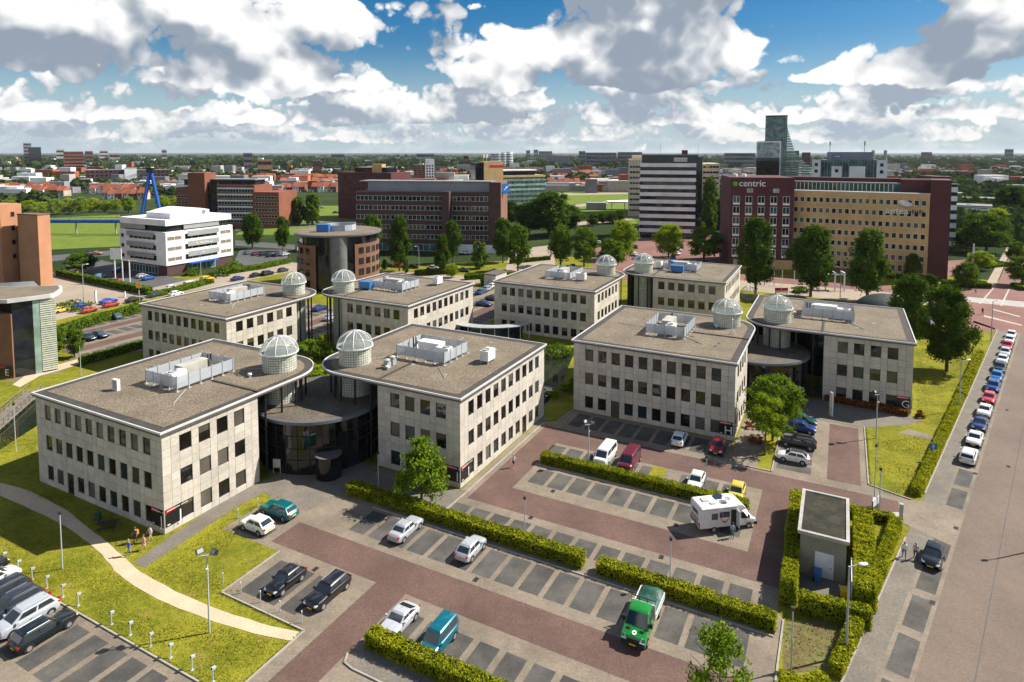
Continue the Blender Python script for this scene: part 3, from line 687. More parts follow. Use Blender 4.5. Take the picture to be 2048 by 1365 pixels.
roof_thing('roof_mast', 'thin white aerial mast on tripod near the front of roof H', 'mast', OFFS['H'], PT['H'], 14.5, 2.6, [('mast', mast.mesh('mast', 'white_rib'))])
for k in 'JIHG':
    if k != 'G': letter_sign(k, OFFS[k], PT[k], False, f'black sign with red band and letter {k} on the ' + {'J': 'sunlit face of the nearest pavilion', 'I': 'shaded face beside the maple', 'H': 'sunlit narrow face by the tree'}[k], 1.85)
    if k != 'H' or True: letter_sign(k, OFFS[k], PT[k], True, f'black sign with red band and letter {k} on the ' + {'J': 'shaded face above the picnic bench', 'I': 'sunlit face towards the car park', 'H': 'shaded face above the red car', 'G': 'long side face'}[k], 1.85)
letter_sign('G', OFFS['G'], PT['G'], False, 'black sign with red band and letter G above the hedge at the lawn', 1.85)
# entrance lobbies
mat('lobby_eave', (.11, .115, .125), .4, .1)
mat('shaded_lobby_gravel', (.125, .102, .075), .95, .2, .4, fine=3, fine_amt=.5, bump=.5)  # gravel darkened so its colour carries the shade of the canopies above
def lobby(off, label):
    cu, cv = 63.35 + off[0], 62.0 + off[1]; Rr = 8.0
    t = thing('entrance_lobby', label, 'lobby', W(cu, cv), PHI)
    n = 20; da = rad(220) / n; a0 = rad(225 - 110)
    for zi, (z0, z1) in enumerate(((.1, 1.9), (2.0, 3.3), (3.4, 4.9), (5.0, 6.4))):
        def mk():
            b = MB(); w = da * .96
            vs = [(Rr * math.cos(q), Rr * math.sin(q), z) for z in (z0, z1) for q in (0, w / 2, w)]
            return b.add(vs, [(0, 1, 4, 3), (1, 2, 5, 4)]).mesh('glass_panel', 'curtain_glass')
        me = shared(('lob', zi), mk)
        for i in range(n): obj('glass_panel', me, t, (0, 0, 0), a0 + i * da)
    b = MB()
    for i in range(n + 1): a = a0 + i * da - .01; b.tube((Rr * math.cos(a), Rr * math.sin(a), 0), (Rr * math.cos(a), Rr * math.sin(a), 6.5), .05, n=5)
    build('mullions', b, 'black_metal', t)
    build('roof', MB().lathe([(0, 6.95), (8.05, 6.95), (8.05, 6.5), (0, 6.5)], 48), 'shaded_lobby_gravel', t, smooth=30)
    build('eave', MB().lathe([(7.9, 6.97), (8.45, 6.9), (8.5, 6.55), (8.0, 6.4)], 48), 'lobby_eave', t, smooth=30)
    a = rad(225 + 4); e = build('revolving_door', MB().lathe([(1.55, 0), (1.55, 2.7), (0, 2.75)], 20), 'curtain_glass', t, (8.6 * math.cos(a), 8.6 * math.sin(a), 0), smooth=30)
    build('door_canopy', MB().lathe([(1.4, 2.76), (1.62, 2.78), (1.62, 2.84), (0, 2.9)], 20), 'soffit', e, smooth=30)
lobby((0, 0), 'round dark glass lobby with gravel roof between pavilions J and I')
lobby((50.35, -49.6), 'round dark glass lobby with gravel roof between pavilions H and G')
# ------------------------------------------------------------ trees, hedges, shrubs
def leaf_quads(cent, nrm, size, rng, asp=.62):
    """numpy: one quad per centre, roughly facing nrm"""
    n = len(cent); r = rng.normal(size=(n, 3)) * .75 + nrm
    r /= np.linalg.norm(r, axis=1)[:, None] + 1e-9
    t = np.cross(r, rng.normal(size=(n, 3))); t /= np.linalg.norm(t, axis=1)[:, None] + 1e-9
    b = np.cross(r, t); s = (size * (.65 + .7 * rng.random(n)))[:, None]
    t *= s; b *= s * asp
    return np.stack([cent - t - b, cent + t - b * .3, cent + t * .9 + b, cent - t * .4 + b], 1).reshape(-1, 3)
def quad_mesh(name, co, m):
    n = len(co) // 4; me = bpy.data.meshes.new(name)
    me.vertices.add(len(co)); me.vertices.foreach_set('co', co.astype(np.float32).ravel())
    me.loops.add(n * 4); me.loops.foreach_set('vertex_index', np.arange(n * 4, dtype=np.int32))
    me.polygons.add(n); me.polygons.foreach_set('loop_start', np.arange(0, n * 4, 4, dtype=np.int32))
    me.materials.append(MAT[m]); me.update(calc_edges=True); return me
def crown_points(rng, shape, n_cl, per, spread):
    """leaf clumps gathered in uneven lobes; unit crown: z 0..1, radius 1"""
    def env(z):
        if shape == 'oval': return math.sqrt(max(0, 1 - (2 * z - .86) ** 2 / 1.25)) * (1 if z > .12 else .75)
        if shape == 'cone': return (1 - z) ** .6 * (1 if z > .08 else .7)
        if shape == 'column': return min(1, 3.2 * z + .45) * (1 - z ** 5) ** .5
        return math.sqrt(max(0, 1 - (2 * z - .9) ** 2 / 1.22))
    lobes = []
    for i in range(max(9, n_cl // 9)):
        z = (i + rng.random()) / max(9, n_cl // 9); z = min(.97, z); th = i * 2.4 + rng.random() * .9; q = env(z) * rng.uniform(.38, .86)
        lobes.append((q * math.cos(th), q * math.sin(th), z, rng.uniform(.20, .40) * (.6 + .4 * env(z)), rng.uniform(.75, 1.25)))
    pts, nr = [], []
    for _ in range(n_cl):
        x, y, z, r, wgt = lobes[rng.integers(len(lobes))]
        u = rng.normal(size=3); u /= np.linalg.norm(u); u[2] = abs(u[2]) if rng.random() < .7 else u[2]
        c = np.array([x, y, z]) + u * r * rng.random() ** .35 * np.array([1, 1, .42])
        c[2] = min(max(c[2], .0), 1.0); k = int(per * (.6 + .8 * rng.random()) * wgt)
        pts.append(c + rng.normal(size=(k, 3)) * spread * .75 * np.array([1, 1, .5]))
        o = u * .8 + np.array([x, y, (z - .45) * .9 + .25]); o /= np.linalg.norm(o) + 1e-6; nr.append(np.repeat(o[None], k, 0))
    return np.concatenate(pts), np.concatenate(nr)
def tree_variant(seed, shape, m, crown_lo, ratio, n_cl, per, leaf, spread=.13):
    """unit-height tree: returns (trunk mesh, crown mesh); ratio = crown width / height"""
    rng = np.random.default_rng(seed); rr = random.Random(seed)
    p, nr = crown_points(rng, shape, n_cl, per, spread)
    w = ratio / 2; hc = 1 - crown_lo
    p = p * np.array([w, w, hc * .96]) + np.array([0, 0, crown_lo + .01])
    cr = quad_mesh('crown', leaf_quads(p, nr, leaf, rng), m)
    b = MB(); tr = .020; z1 = crown_lo + hc * .55
    b.tube((0, 0, 0), (.004, .003, z1 * .5), tr, tr * .72, 8).tube((.004, .003, z1 * .5), (0, .005, z1), tr * .72, tr * .3, 8)
    for i in range(9):
        z = crown_lo * .85 + (z1 - crown_lo * .85) * rr.random(); a = i * 2.4 + rr.random()
        q = (w * .7 * math.cos(a), w * .7 * math.sin(a), min(.95, z + hc * (.2 + .25 * rr.random())))
        b.tube((0, 0, z), q, tr * .38, tr * .1, 5)
    return b.mesh('trunk', 'bark', 60), cr
TV = {
 'oak': [tree_variant(1, 'oval', 'leaf_dark', .17, .52, 300, 44, .015, .12), tree_variant(2, 'oval', 'leaf_dark', .18, .5, 300, 44, .015, .12)],
 'green': [tree_variant(3, 'oval', 'leaf_green', .16, .5, 260, 40, .015, .12), tree_variant(4, 'round', 'leaf_green', .2, .6, 240, 40, .016)],
 'maple': [tree_variant(5, 'cone', 'leaf_lush', .16, .98, 190, 46, .017, .10)],
 'lush': [tree_variant(6, 'round', 'leaf_lush', .24, .84, 230, 50, .016, .11)],
 'airy': [tree_variant(7, 'round', 'leaf_light', .34, .72, 95, 28, .017, .11)],
 'light': [tree_variant(8, 'round', 'leaf_light', .16, .85, 250, 40, .019), tree_variant(9, 'round', 'leaf_yellow', .12, .85, 250, 40, .019)],
 'poplar': [tree_variant(10, 'column', 'leaf_green', .08, .3, 240, 40, .013, .1)],
 'big': [tree_variant(11, 'oval', 'leaf_dark', .16, .56, 420, 60, .0115, .10)],
 'sparse': [tree_variant(12, 'cone', 'leaf_lush', .25, 1.15, 120, 30, .018, .10)]}
RT = random.Random(5)
def tree(x, yb, yt, wpx, var, label, group=None, vi=None, name='broadleaf_tree'):
    p = G(x, yb); h = hgt(x, yb, yt); w = wpx / ppm(yb)
    tm, cr = TV[var][RT.randrange(len(TV[var])) if vi is None else vi]
    base = {'oak': .51, 'green': .55, 'maple': .98, 'lush': .84, 'airy': .72, 'light': .85, 'poplar': .3, 'big': .56, 'sparse': 1.15}[var]
    s = w / base * (1.02 if var == 'big' or x in (1815, 1858) else 1.14)
    t = thing(name, label, 'tree', p, RT.random() * 6.28, group); t.scale = (s, s, h)
    obj('trunk', tm, t); obj('crown', cr, t); return t
tree(843, 1006, 880, 128, 'maple', 'small broad maple tree beside pavilion I and the end of the hedge', name='maple_tree')
tree(1529, 911, 795, 74, 'airy', 'slender loose-crowned young tree on the grass strip by pavilion H', name='young_tree')
tree(1545, 882, 756, 104, 'lush', 'round bright green tree at the corner of pavilion H')
tree(1893, 743, 578, 96, 'big', 'large dark green tree standing on the lawn right of pavilion G')
tree(1815, 700, 556, 72, 'oak', 'dark tree behind the right end of pavilion G', vi=0)
tree(1858, 612, 552, 34, 'oak', 'small dark tree above the crown of the big lawn tree', vi=1)
tree(1438, 1440, 1262, 170, 'sparse', 'thin sparse treetop cut off by the bottom edge', name='young_tree')
tree(113, 710, 660, 34, 'green', 'left one of the two small trees by the glass corner building', 'pair of small trees by the glass building', 0)
tree(149, 716, 660, 36, 'green', 'right one of the two small trees by the glass corner building', 'pair of small trees by the glass building', 0)
for i, (x, yb, yt, w, v, l) in enumerate([
    (799, 543, 438, 42, 'oak', 'tall dark street tree in front of the left wing of the brown block'), (884, 548, 474, 31, 'oak', 'narrow dark tree left of the pair before the brown block'),
    (906, 527, 446, 31, 'oak', 'tall dark tree at the brown block\'s projecting pier'), (959, 538, 485, 28, 'poplar', 'short columnar tree before the white base of the brown block'),
    (1006, 526, 441, 38, 'oak', 'dark tree at the right end of the brown block'), (1036, 543, 453, 48, 'green', 'full green tree standing before the yard of the brown block'),
    (744, 512, 434, 40, 'oak', 'dark tree half hidden behind the round brick tower'), (1121, 532, 453, 48, 'green', 'green street tree left of the red brick car park'),
    (1168, 534, 458, 44, 'green', 'lighter green tree left of the yellow-green one'), (1247, 520, 445, 56, 'light', 'yellow-green tree at the left foot of the striped tower'),
    (1222, 540, 482, 52, 'green', 'green tree behind the left dome of the far pavilion pair'), (1337, 516, 452, 60, 'light', 'yellow-green tree before the striped tower'),
    (1408, 524, 457, 60, 'green', 'dense green tree right of the striped tower'), (1418, 462, 357, 32, 'poplar', 'tall poplar right of the striped tower'),
    (1442, 458, 398, 34, 'green', 'shorter green tree between poplar and maroon block'), (1511, 589, 443, 62, 'oak', 'tall dark tree before the maroon brick office block'),
    (1621, 594, 458, 70, 'oak', 'tall dark tree before the left half of the yellow block'), (1734, 603, 465, 70, 'oak', 'tall dark tree before the middle of the yellow block'),
    (1824, 562, 510, 28, 'oak', 'small dark tree before the right half of the yellow block'), (1933, 577, 527, 38, 'green', 'small green tree on the red square'),
    (505, 498, 430, 38, 'oak', 'dense dark tree right of the white office building'), (566, 503, 437, 26, 'oak', 'narrow dark tree left of the round brick tower'),
    (547, 455, 425, 17, 'poplar', 'small columnar tree at the red brick offices'), (597, 450, 396, 26, 'poplar', 'left of two poplars on the field'),
    (625, 450, 389, 32, 'poplar', 'right of two poplars on the field'), (161, 546, 507, 46, 'green', 'round dense bush tree left of the white office'),
    (1058, 470, 408, 60, 'oak', 'left tree of the dark clump beyond the yard'), (1098, 474, 388, 76, 'oak', 'tallest tree of the dark clump beyond the yard'), (1137, 468, 412, 52, 'oak', 'right tree of the dark clump beyond the yard'),
    (1022, 372 + 80, 405, 30, 'oak', 'dark tree against the glass building'), (2024, 447, 376, 64, 'oak', 'dark tree above the red path at the right edge'),
    (1972, 506, 430, 70, 'green', 'large green tree beside the striped block at the right'), (1945, 496, 440, 40, 'oak', 'dark tree beside the striped right-hand block'),
    (2032, 530, 486, 36, 'green', 'small green tree beside the red cycle path'), (2044, 572, 516, 46, 'green', 'round green tree cut by the right edge'), (1995, 470, 420, 50, 'light', 'light green tree behind the right shrubs'),
    (1960, 540, 505, 44, 'light', 'light green shrub tree on the right square'), (769, 540, 519, 11, 'poplar', 'left tiny street tree by the parked cars'), (812, 547, 519, 12, 'poplar', 'right tiny street tree by the parked cars'),
    (904, 556, 530, 24, 'light', 'small yellowish tree above the hedge blocks'), (1186, 452, 430, 22, 'oak', 'first round tree along the far road'), (1204, 448, 426, 26, 'oak', 'second round tree along the far road'), (1224, 448, 426, 22, 'oak', 'third round tree along the far road'), (1238, 446, 422, 22, 'oak', 'fourth round tree along the far road'),
    (1214, 512, 478, 30, 'green', 'green tree between the red car park and the far road'), (1392, 470, 440, 30, 'green', 'small green tree at the right foot of the striped tower')]):
    tree(x, yb, yt, w, v, l, 'street and park trees beyond the campus')
for i, (x, yb, yt, w, vi) in enumerate([(20, 432, 402, 26, 0), (58, 432, 403, 30, 0), (84, 426, 405, 22, 1), (112, 430, 400, 30, 0), (137, 428, 398, 26, 1), (162, 428, 396, 26, 0), (187, 424, 397, 22, 1), (210, 424, 402, 22, 1), (232, 424, 400, 20, 0), (257, 426, 396, 26, 0), (325, 420, 394, 24, 0), (352, 420, 396, 20, 1)]):
    tree(x, yb, yt, w, 'light', ORD[i] + ' from left, ' + ('yellow-green' if vi else 'pale green') + ' roadside tree behind the blue footbridge', 'roadside trees behind the blue footbridge', vi)
# hedges
def hedge(pts, w, h, label, m='leaf_hedge', dens=150, leaf=.082, name='hedge', group=None, cat='hedge', seed=[0]):
    """clipped hedge along ground points: dark core box and leaves over its top and sides"""
    seed[0] += 1; rng = np.random.default_rng(seed[0]); core = MB(); C_, N_ = [], []
    for i, (p, q) in enumerate(zip(pts, pts[1:])):
        d = q - p; ln = d.length; d = d / ln; n = Vector((-d.y, d.x, 0)); e = .12 + (w / 2 if len(pts) > 2 else 0) * .6
        a, b_ = p - d * (e if i else -.12), q + d * (e if i < len(pts) - 2 else -.12)
        k = max(1, int(ln / 1.2)); hw = w / 2 - .1
        core.prism([a - n * hw, b_ - n * hw, b_ + n * hw, a + n * hw], .05, h - .1)
        ext = (b_ - a).length
        def put(cnt, fn, nrm):
            t = rng.random(cnt) * ext; s = rng.random(cnt); wob = np.sin(t * .9 + i) * .06 + np.sin(t * 2.7 + i) * .05 + np.sin(t * 6.1) * .035 - .22 * np.maximum(0, np.sin(t * .53 + 2 * i) - .93) * 14 * .1
            x, z = fn(s, wob)
            C_.append(np.stack([a.x + d.x * t + n.x * x, a.y + d.y * t + n.y * x, z], 1)); N_.append(np.repeat(np.array([nrm], float), cnt, 0))
        put(int(ext * w * dens), lambda s, o: ((s - .5) * w, h + o + rng.normal(size=len(s)) * .045), (0, 0, 1.2))
        for sg in (1, -1):
            put(int(ext * h * dens * .8), lambda s, o: (sg * (w / 2 + o * .6 + rng.normal(size=len(s)) * .04), .06 + s * h), (n.x * sg, n.y * sg, .3))
        for sg, c in ((-1, a), (1, b_)):
            cnt = int(w * h * dens); s, t2 = rng.random(cnt) - .5, rng.random(cnt)
            C_.append(np.stack([c.x + n.x * s * w + d.x * sg * .1 + rng.normal(size=cnt) * .05, c.y + n.y * s * w + d.y * sg * .1 + rng.normal(size=cnt) * .05, .05 + t2 * h], 1)); N_.append(np.repeat(np.array([[d.x * sg, d.y * sg, .3]]), cnt, 0))
    cc = np.concatenate(C_); o0 = pts[0]; cc = cc - np.array([o0.x, o0.y, 0])
    core.xf(lambda x, y, z: (x - o0.x, y - o0.y, z))
    t = thing(name, label, cat, o0, 0, group)
    obj('dark_core', core.mesh('dark_core', 'hedge_core'), t)  # solid dark box filling the inside of the hedge
    f = obj('foliage', quad_mesh('foliage', leaf_quads(cc, np.concatenate(N_), leaf, rng), m), t); return t
def uline(*p): return up(*p)
hedge(uline((55.9, 50.6), (55.9, 21.2)), 1.35, 1.25, 'long clipped hedge behind the two silver cars, running from the forecourt')
hedge(uline((55.9, 19.7), (55.6, 3.9)), 1.3, 1.2, 'clipped hedge behind the green truck, ending at the dry grass')
hedge(uline((38.7, 33.2), (38.7, 18)), 1.3, 1.2, 'clipped hedge in front of the silver coupe and teal van at the bottom edge')
hedge(uline((73.2, 33.6), (73.2, 8.3)), 1.2, 1.2, 'clipped hedge in front of the white and maroon vans, ending at the motorhome')
hedge(uline((59.0, 3.2), (66.3, 3.3)), 1.2, 2.2, 'tall hedge left of the brick kiosk yard')
hedge(uline((67.2, 3.55), (76.2, 3.6)), 1.0, 2.3, 'narrow tall hedge along the left wall of the kiosk')
hedge(uline((58.9, 2.3), (59.5, -3.2)), 1.0, 1.65, 'tall thick hedge closing the front of the kiosk yard')
hedge(uline((61.4, -2.8), (75.5, -2.9)), 1.7, 2.2, 'tall bright hedge right of the kiosk')
hedge(uline((77.6, -1.0), (78.0, -6.0)), .9, 1.0, 'low hedge at the driveway behind the notice board')
hedge([W(77.6, -6.2), ST_(-20, .2), ST_(-33, .35)], 1.0, 1.1, 'low hedge along the pavement beside the two walkers')
hedge([ST_(-34.5, .1), ST_(-37.5, -1.6), W(50.2, 2.6)], 1.1, 1.0, 'low curved hedge closing the dry lawn at the bottom')
hedge([ST_(1.2, .15), ST_(40, .1)], 1.0, 1.0, 'low hedge between lawn and pavement beside the parked row')
hedge([ST_(40.6, .1), ST_(70, 0)], 1.1, 1.0, 'far part of the low hedge between lawn and parked row', 'leaf_hedge', 45, .15)
hedge(uline((67.5, 126.6), (84, 126.6)), 1.6, 1.4, 'dark hedge at the near edge of the car park behind J', 'leaf_green', 40, .16)
hedge([G(112, 672), G(200, 644), G(262, 628), G(288, 617)], 2.6, 1.8, 'broad hedge bank between left street and car park', 'leaf_green', 26, .2)
hedge([G(118, 552), G(190, 568), G(300, 590)], 1.8, 2.0, 'clipped hedge round the square left of the white office', 'leaf_green', 28, .2)
hedge([G(300, 595), G(345, 586), G(420, 566)], 3.0, 1.2, 'green bank beside the white parked cars', 'leaf_lush', 24, .22)
hedge([G(455, 548), G(520, 538), G(575, 526)], 3.0, 1.4, 'shrub bank along the street left of the round tower', 'leaf_lush', 24, .22)
hedge([G(330, 620), G(420, 598), G(500, 580)], 2.0, 1.4, 'hedge along the street behind the pavilion behind J', 'leaf_green', 24, .2)
for a, b_, l in (((930, 560), (985, 556), 'low clipped hedge left of the small transformer house'), ((962, 570), (1010, 568), 'square clipped hedge block before the small transformer house'), ((830, 551), (900, 548), 'low hedge behind the street cars near the yellow tree'), ((1015, 556), (1035, 554), 'short hedge right of the small transformer house')):
    hedge([G(*a), G(*b_)], 2.0, 1.5, l, 'leaf_green', 26, .2)
hedge([G(1020, 528), G(1100, 520)], 1.2, 1.4, 'long low hedge before the brown block\'s yard', 'leaf_dark', 26, .2)
hedge([G(1770, 556), G(1850, 560)], 1.6, 1.3, 'dark hedge at the foot of the yellow block', 'leaf_dark', 24, .22)
hedge([G(1888, 572), G(1975, 575)], 4.5, 1.4, 'broad green planting bed on the red square', 'leaf_green', 20, .26)
hedge([G(1958, 535), G(2000, 530)], 6, 1.2, 'broad light green planting bed beside the cycle path', 'leaf_lush', 16, .3)
hedge([G(2030, 578), G(2100, 580)], 5, 1.2, 'planting bed right of the cycle path', 'leaf_lush', 16, .3)
hedge(uline((113.3, 1.6), (111.9, -9.8)), 1.3, .9, 'low reddish hedge along the foot of pavilion G', 'leaf_red', 55, .13)
def bush(p, r, h, label, m, n=500, leaf=.16, name='shrub', group=None, seed=[100]):
    seed[0] += 1; rng = np.random.default_rng(seed[0])
    q, nr = crown_points(rng, 'round', max(12, n // 22), 22, .16)
    q = q * np.array([r, r, h])
    t = thing(name, label, 'shrub', p, 0, group)
    b = MB()
    for i in range(6): a = i * 1.05; b.tube((0, 0, 0), (r * .55 * math.cos(a), r * .55 * math.sin(a), h * .7), .04 * h, .015 * h, 5)
    obj('stems', b.mesh('stems', 'bark'), t); obj('foliage', quad_mesh('foliage', leaf_quads(q, nr, leaf, rng), m), t); return t
bush(W(91.5, 9.8) + Vector((0, 0, 0)), 1.3, 1.1, 'orange flowering shrub at the sunlit side of pavilion H', 'leaf_red', 300)
bush(W(96.5, 10.6), 1.1, .9, 'low reddish shrub further along pavilion H', 'leaf_red', 240)
bush(W(114, 2.6), 1.3, 1.6, 'dark shrub at the corner of the H and G lobby', 'leaf_dark', 300)
bush(W(112.2, -11.2), .8, .9, 'small orange shrub at the right corner of pavilion G', 'leaf_red', 160)
for x, y, r, h, m, l in ((612, 722, 3.2, 3.6, 'leaf_lush', 'bright shrub mass seen between the two front domes'), (645, 716, 1.8, 4.4, 'leaf_light', 'taller pale shrub between the two front domes'), (665, 722, 2.6, 2.4, 'leaf_green', 'green shrub below the right front dome'), (638, 752, 3.0, 1.6, 'leaf_light', 'low bright reeds below the shrubs between the front domes'), (672, 768, 2.4, 1.3, 'leaf_lush', 'low reeds right of the bright ones between the front domes'), (1112, 712, 4, 1.8, 'leaf_green', 'dark bushes beside the pond left of pavilion H')):
    bush(G(x, y), r, h, l, m, 1300, .2)
SPOT = sorted(((RT.uniform(90, 112), RT.uniform(38.5, 44) if i < 8 else RT.uniform(63, 70), i) for i in range(16)), key=lambda q: projx(W(q[0], q[1])))
for k, (u, v, i) in enumerate(SPOT):
    bush(W(u, v), RT.uniform(1.2, 2.2), RT.uniform(.9, 1.6), ORD[k] + ' clump of green reeds from the left on the pond bank', ('leaf_green', 'leaf_lush')[i % 2], 420, .16, 'reed_clump', 'reed clumps on the pond bank')
for x, y, r, h, l in ((440, 553, 4, 2.6, 'shrub left of the white office entrance'), (388, 551, 3.5, 2.2, 'shrub at the front corner of the white office'), (462, 545, 4.5, 3.2, 'tall shrub right of the white office entrance'), (735, 560, 5, 4.5, 'shrub at the right foot of the round brick tower'), (150, 618, 5, 2, 'shrub beside the white pillar on the left street'), (1905, 505, 6, 4, 'shrub by the striped right block'), (1600, 585, 3, 1.4, 'low shrub by the dome cage') ):
    bush(G(x, y), r, h, l, 'leaf_green', 700, .28)
# far woodland, one mass
def far_wood():
    rng = np.random.default_rng(77); C_, N_, S_ = [], [], []
    n = 13500; k = 24
    lo, hi = 1 / 6500.0, 1 / 275.0
    for i in range(n):
        Y = 1 / (lo + (hi - lo) * rng.random() ** 1.15); X = (rng.random() * 2 - 1) * Y * .86
        d = math.sin(X * .011 + 1.3) * math.cos(Y * .0072) + math.sin(X * .0037 - Y * .0046 + 2) * .8
        if d < -.35 and Y < 1500: continue
        if any(a0 < X / Y * F + PX < a1 and Y < yy for a0, a1, yy in ((0, 700, 440), (700, 1100, 480), (1100, 1300, 540), (1250, 1470, 330), (1470, 1880, 330), (1880, 2100, 270), (880, 1220, 820), (420, 960, 640), (100, 420, 560))): continue
        h = rng.uniform(6, 13) * (1 if Y < 1500 else 1.3); r = h * rng.uniform(.35, .6) * (1 if Y < 1500 else 2.2)
        u = rng.normal(size=(k, 3)); u /= np.linalg.norm(u, axis=1)[:, None]; u[:, 2] = np.abs(u[:, 2]) * .9 + .0
        C_.append(np.array([X, Y, h * .30]) + u * np.array([r, r, h * .68]) * (.7 + .3 * rng.random((k, 1)))); N_.append(u); S_.append(np.full(k, r * .36))
    c, nn, s = np.concatenate(C_), np.concatenate(N_), np.concatenate(S_)
    r = rng.normal(size=c.shape) * .4 + nn; r /= np.linalg.norm(r, axis=1)[:, None]
    t = np.cross(r, rng.normal(size=c.shape)); t /= np.linalg.norm(t, axis=1)[:, None]; b = np.cross(r, t)
    t *= s[:, None]; b *= s[:, None]
    co = np.stack([c - t - b, c + t - b, c + t + b, c - t + b], 1).reshape(-1, 3)
    return tag(obj('far_woodland', quad_mesh('far_woodland', co, 'leaf_far')), 'dark green woodland and gardens stretching to the horizon', 'woodland', kind='stuff')
far_wood()

def inside(poly, x, y):
    c = False; n = len(poly)
    for i in range(n):
        (x0, y0), (x1, y1) = poly[i], poly[i - 1]
        if (y0 > y) != (y1 > y) and x < (x1 - x0) * (y - y0) / (y1 - y0 + 1e-9) + x0: c = not c
    return c
def grass():
    """short uneven tufts over the near lawns and along their edges"""
    rng = np.random.default_rng(31); P = []
    for poly, dens in (([(0, 1012), (150, 1078), (205, 1125), (250, 1165), (380, 1232), (480, 1266), (580, 1288), (500, 1365), (425, 1365), (165, 1218), (0, 1122)], 42), ([(300, 1142), (470, 1030), (560, 992), (470, 1072), (430, 1150), (606, 1252), (420, 1205), (300, 1155)], 42), ([(0, 870), (70, 880), (85, 968), (320, 1080), (262, 1118), (190, 1056), (130, 1018), (0, 962)], 34),
        ([(1745, 885), (1895, 865), (1825, 1000), (1755, 985)], 34), ([(1832, 700), (1962, 690), (1912, 850), (1835, 850)], 22), ([(1566, 1248), (1700, 1240), (1690, 1330), (1570, 1345)], 30)):
        xy = [(q.x, q.y) for q in (G(*p) for p in poly)]; xs, ys = [q[0] for q in xy], [q[1] for q in xy]
        n = int((max(xs) - min(xs)) * (max(ys) - min(ys)) * dens)
        X_, Y_ = rng.uniform(min(xs), max(xs), n), rng.uniform(min(ys), max(ys), n)
        P += [(x, y) for x, y in zip(X_, Y_) if inside(xy, x, y) and math.sin(x * .7 + math.cos(y * .45) * 2) + math.sin(y * .9) > -1.1 + 1.5 * rng.random()]
    for pts in ([(20, 39.05), (37.1, 39.05), (37.1, 49.2), (44, 49.2)], [(29.85, 39), (29.85, 95)], [(104.1, -4.0), (86, -4.0), (84.5, -8.2)]):
        for (u0, v0), (u1, v1) in zip(pts, pts[1:]):
            k = int(math.hypot(u1 - u0, v1 - v0) * 40)
            for i in range(k): f = rng.random(); q = W(u0 + (u1 - u0) * f + rng.normal() * .07, v0 + (v1 - v0) * f + rng.normal() * .07); P.append((q.x, q.y))
    c = np.array([(x, y, .045) for x, y in P]); nn = np.repeat(np.array([[.1, -.3, 1.0]]), len(c), 0)
    tag(obj('grass', quad_mesh('grass', leaf_quads(c, nn, .052, rng), 'leaf_grass')), 'short yellow green grass tufts on the near lawns', 'grass', kind='stuff')
grass()
# ------------------------------------------------------------ vehicles
def paint_mat():
    m, t, b = nodes('car_paint'); oi = t.nodes.new('ShaderNodeObjectInfo')
    t.links.new(oi.outputs['Color'], b.inputs['Base Color']); b.inputs['Roughness'].default_value = .32; b.inputs['Metallic'].default_value = .15
    b.inputs['Coat Weight'].default_value = .7; b.inputs['Coat Roughness'].default_value = .05
paint_mat()
glass('car_glass', (.028, .036, .042), .03, .9, .3, .2)
mat('rubber', (.014, .014, .014), .85); mat('alloy', (.45, .45, .46), .3, .1, 2, metal=.6); mat('black_trim', (.015, .015, .016), .6)
mat('head_lamp', (.75, .77, .80), .1, .05, 2, spec=.8); mat('tail_lamp', (.50, .012, .012), .2); mat('plate', (.72, .50, .03), .5, .05)
KIND = {  # L, W, H, hood z, belt z, boot z, windscreen base, windscreen top, roof rear, rear glass base (x from centre, + = front)
 'hatch': (3.9, 1.68, 1.48, .84, .94, .94, .98, .32, -1.12, -1.80), 'sedan': (4.4, 1.72, 1.43, .86, .93, .98, .95, .28, -.95, -1.55),
 'estate': (4.6, 1.77, 1.48, .88, .96, .96, 1.02, .35, -1.75, -2.22), 'mpv': (4.5, 1.82, 1.66, .98, 1.05, 1.05, 1.45, .62, -1.7, -2.18),
 'coupe': (4.05, 1.78, 1.34, .84, .92, .93, .72, .12, -.75, -1.72), 'small_van': (4.0, 1.68, 1.83, .98, 1.06, 1.06, 1.2, .62, -1.86, -1.98),
 'van': (4.9, 1.9, 1.95, 1.08, 1.15, 1.15, 1.95, 1.2, -2.3, -2.42), 'suv': (4.4, 1.82, 1.7, 1.02, 1.1, 1.1, 1.05, .5, -1.65, -2.12)}
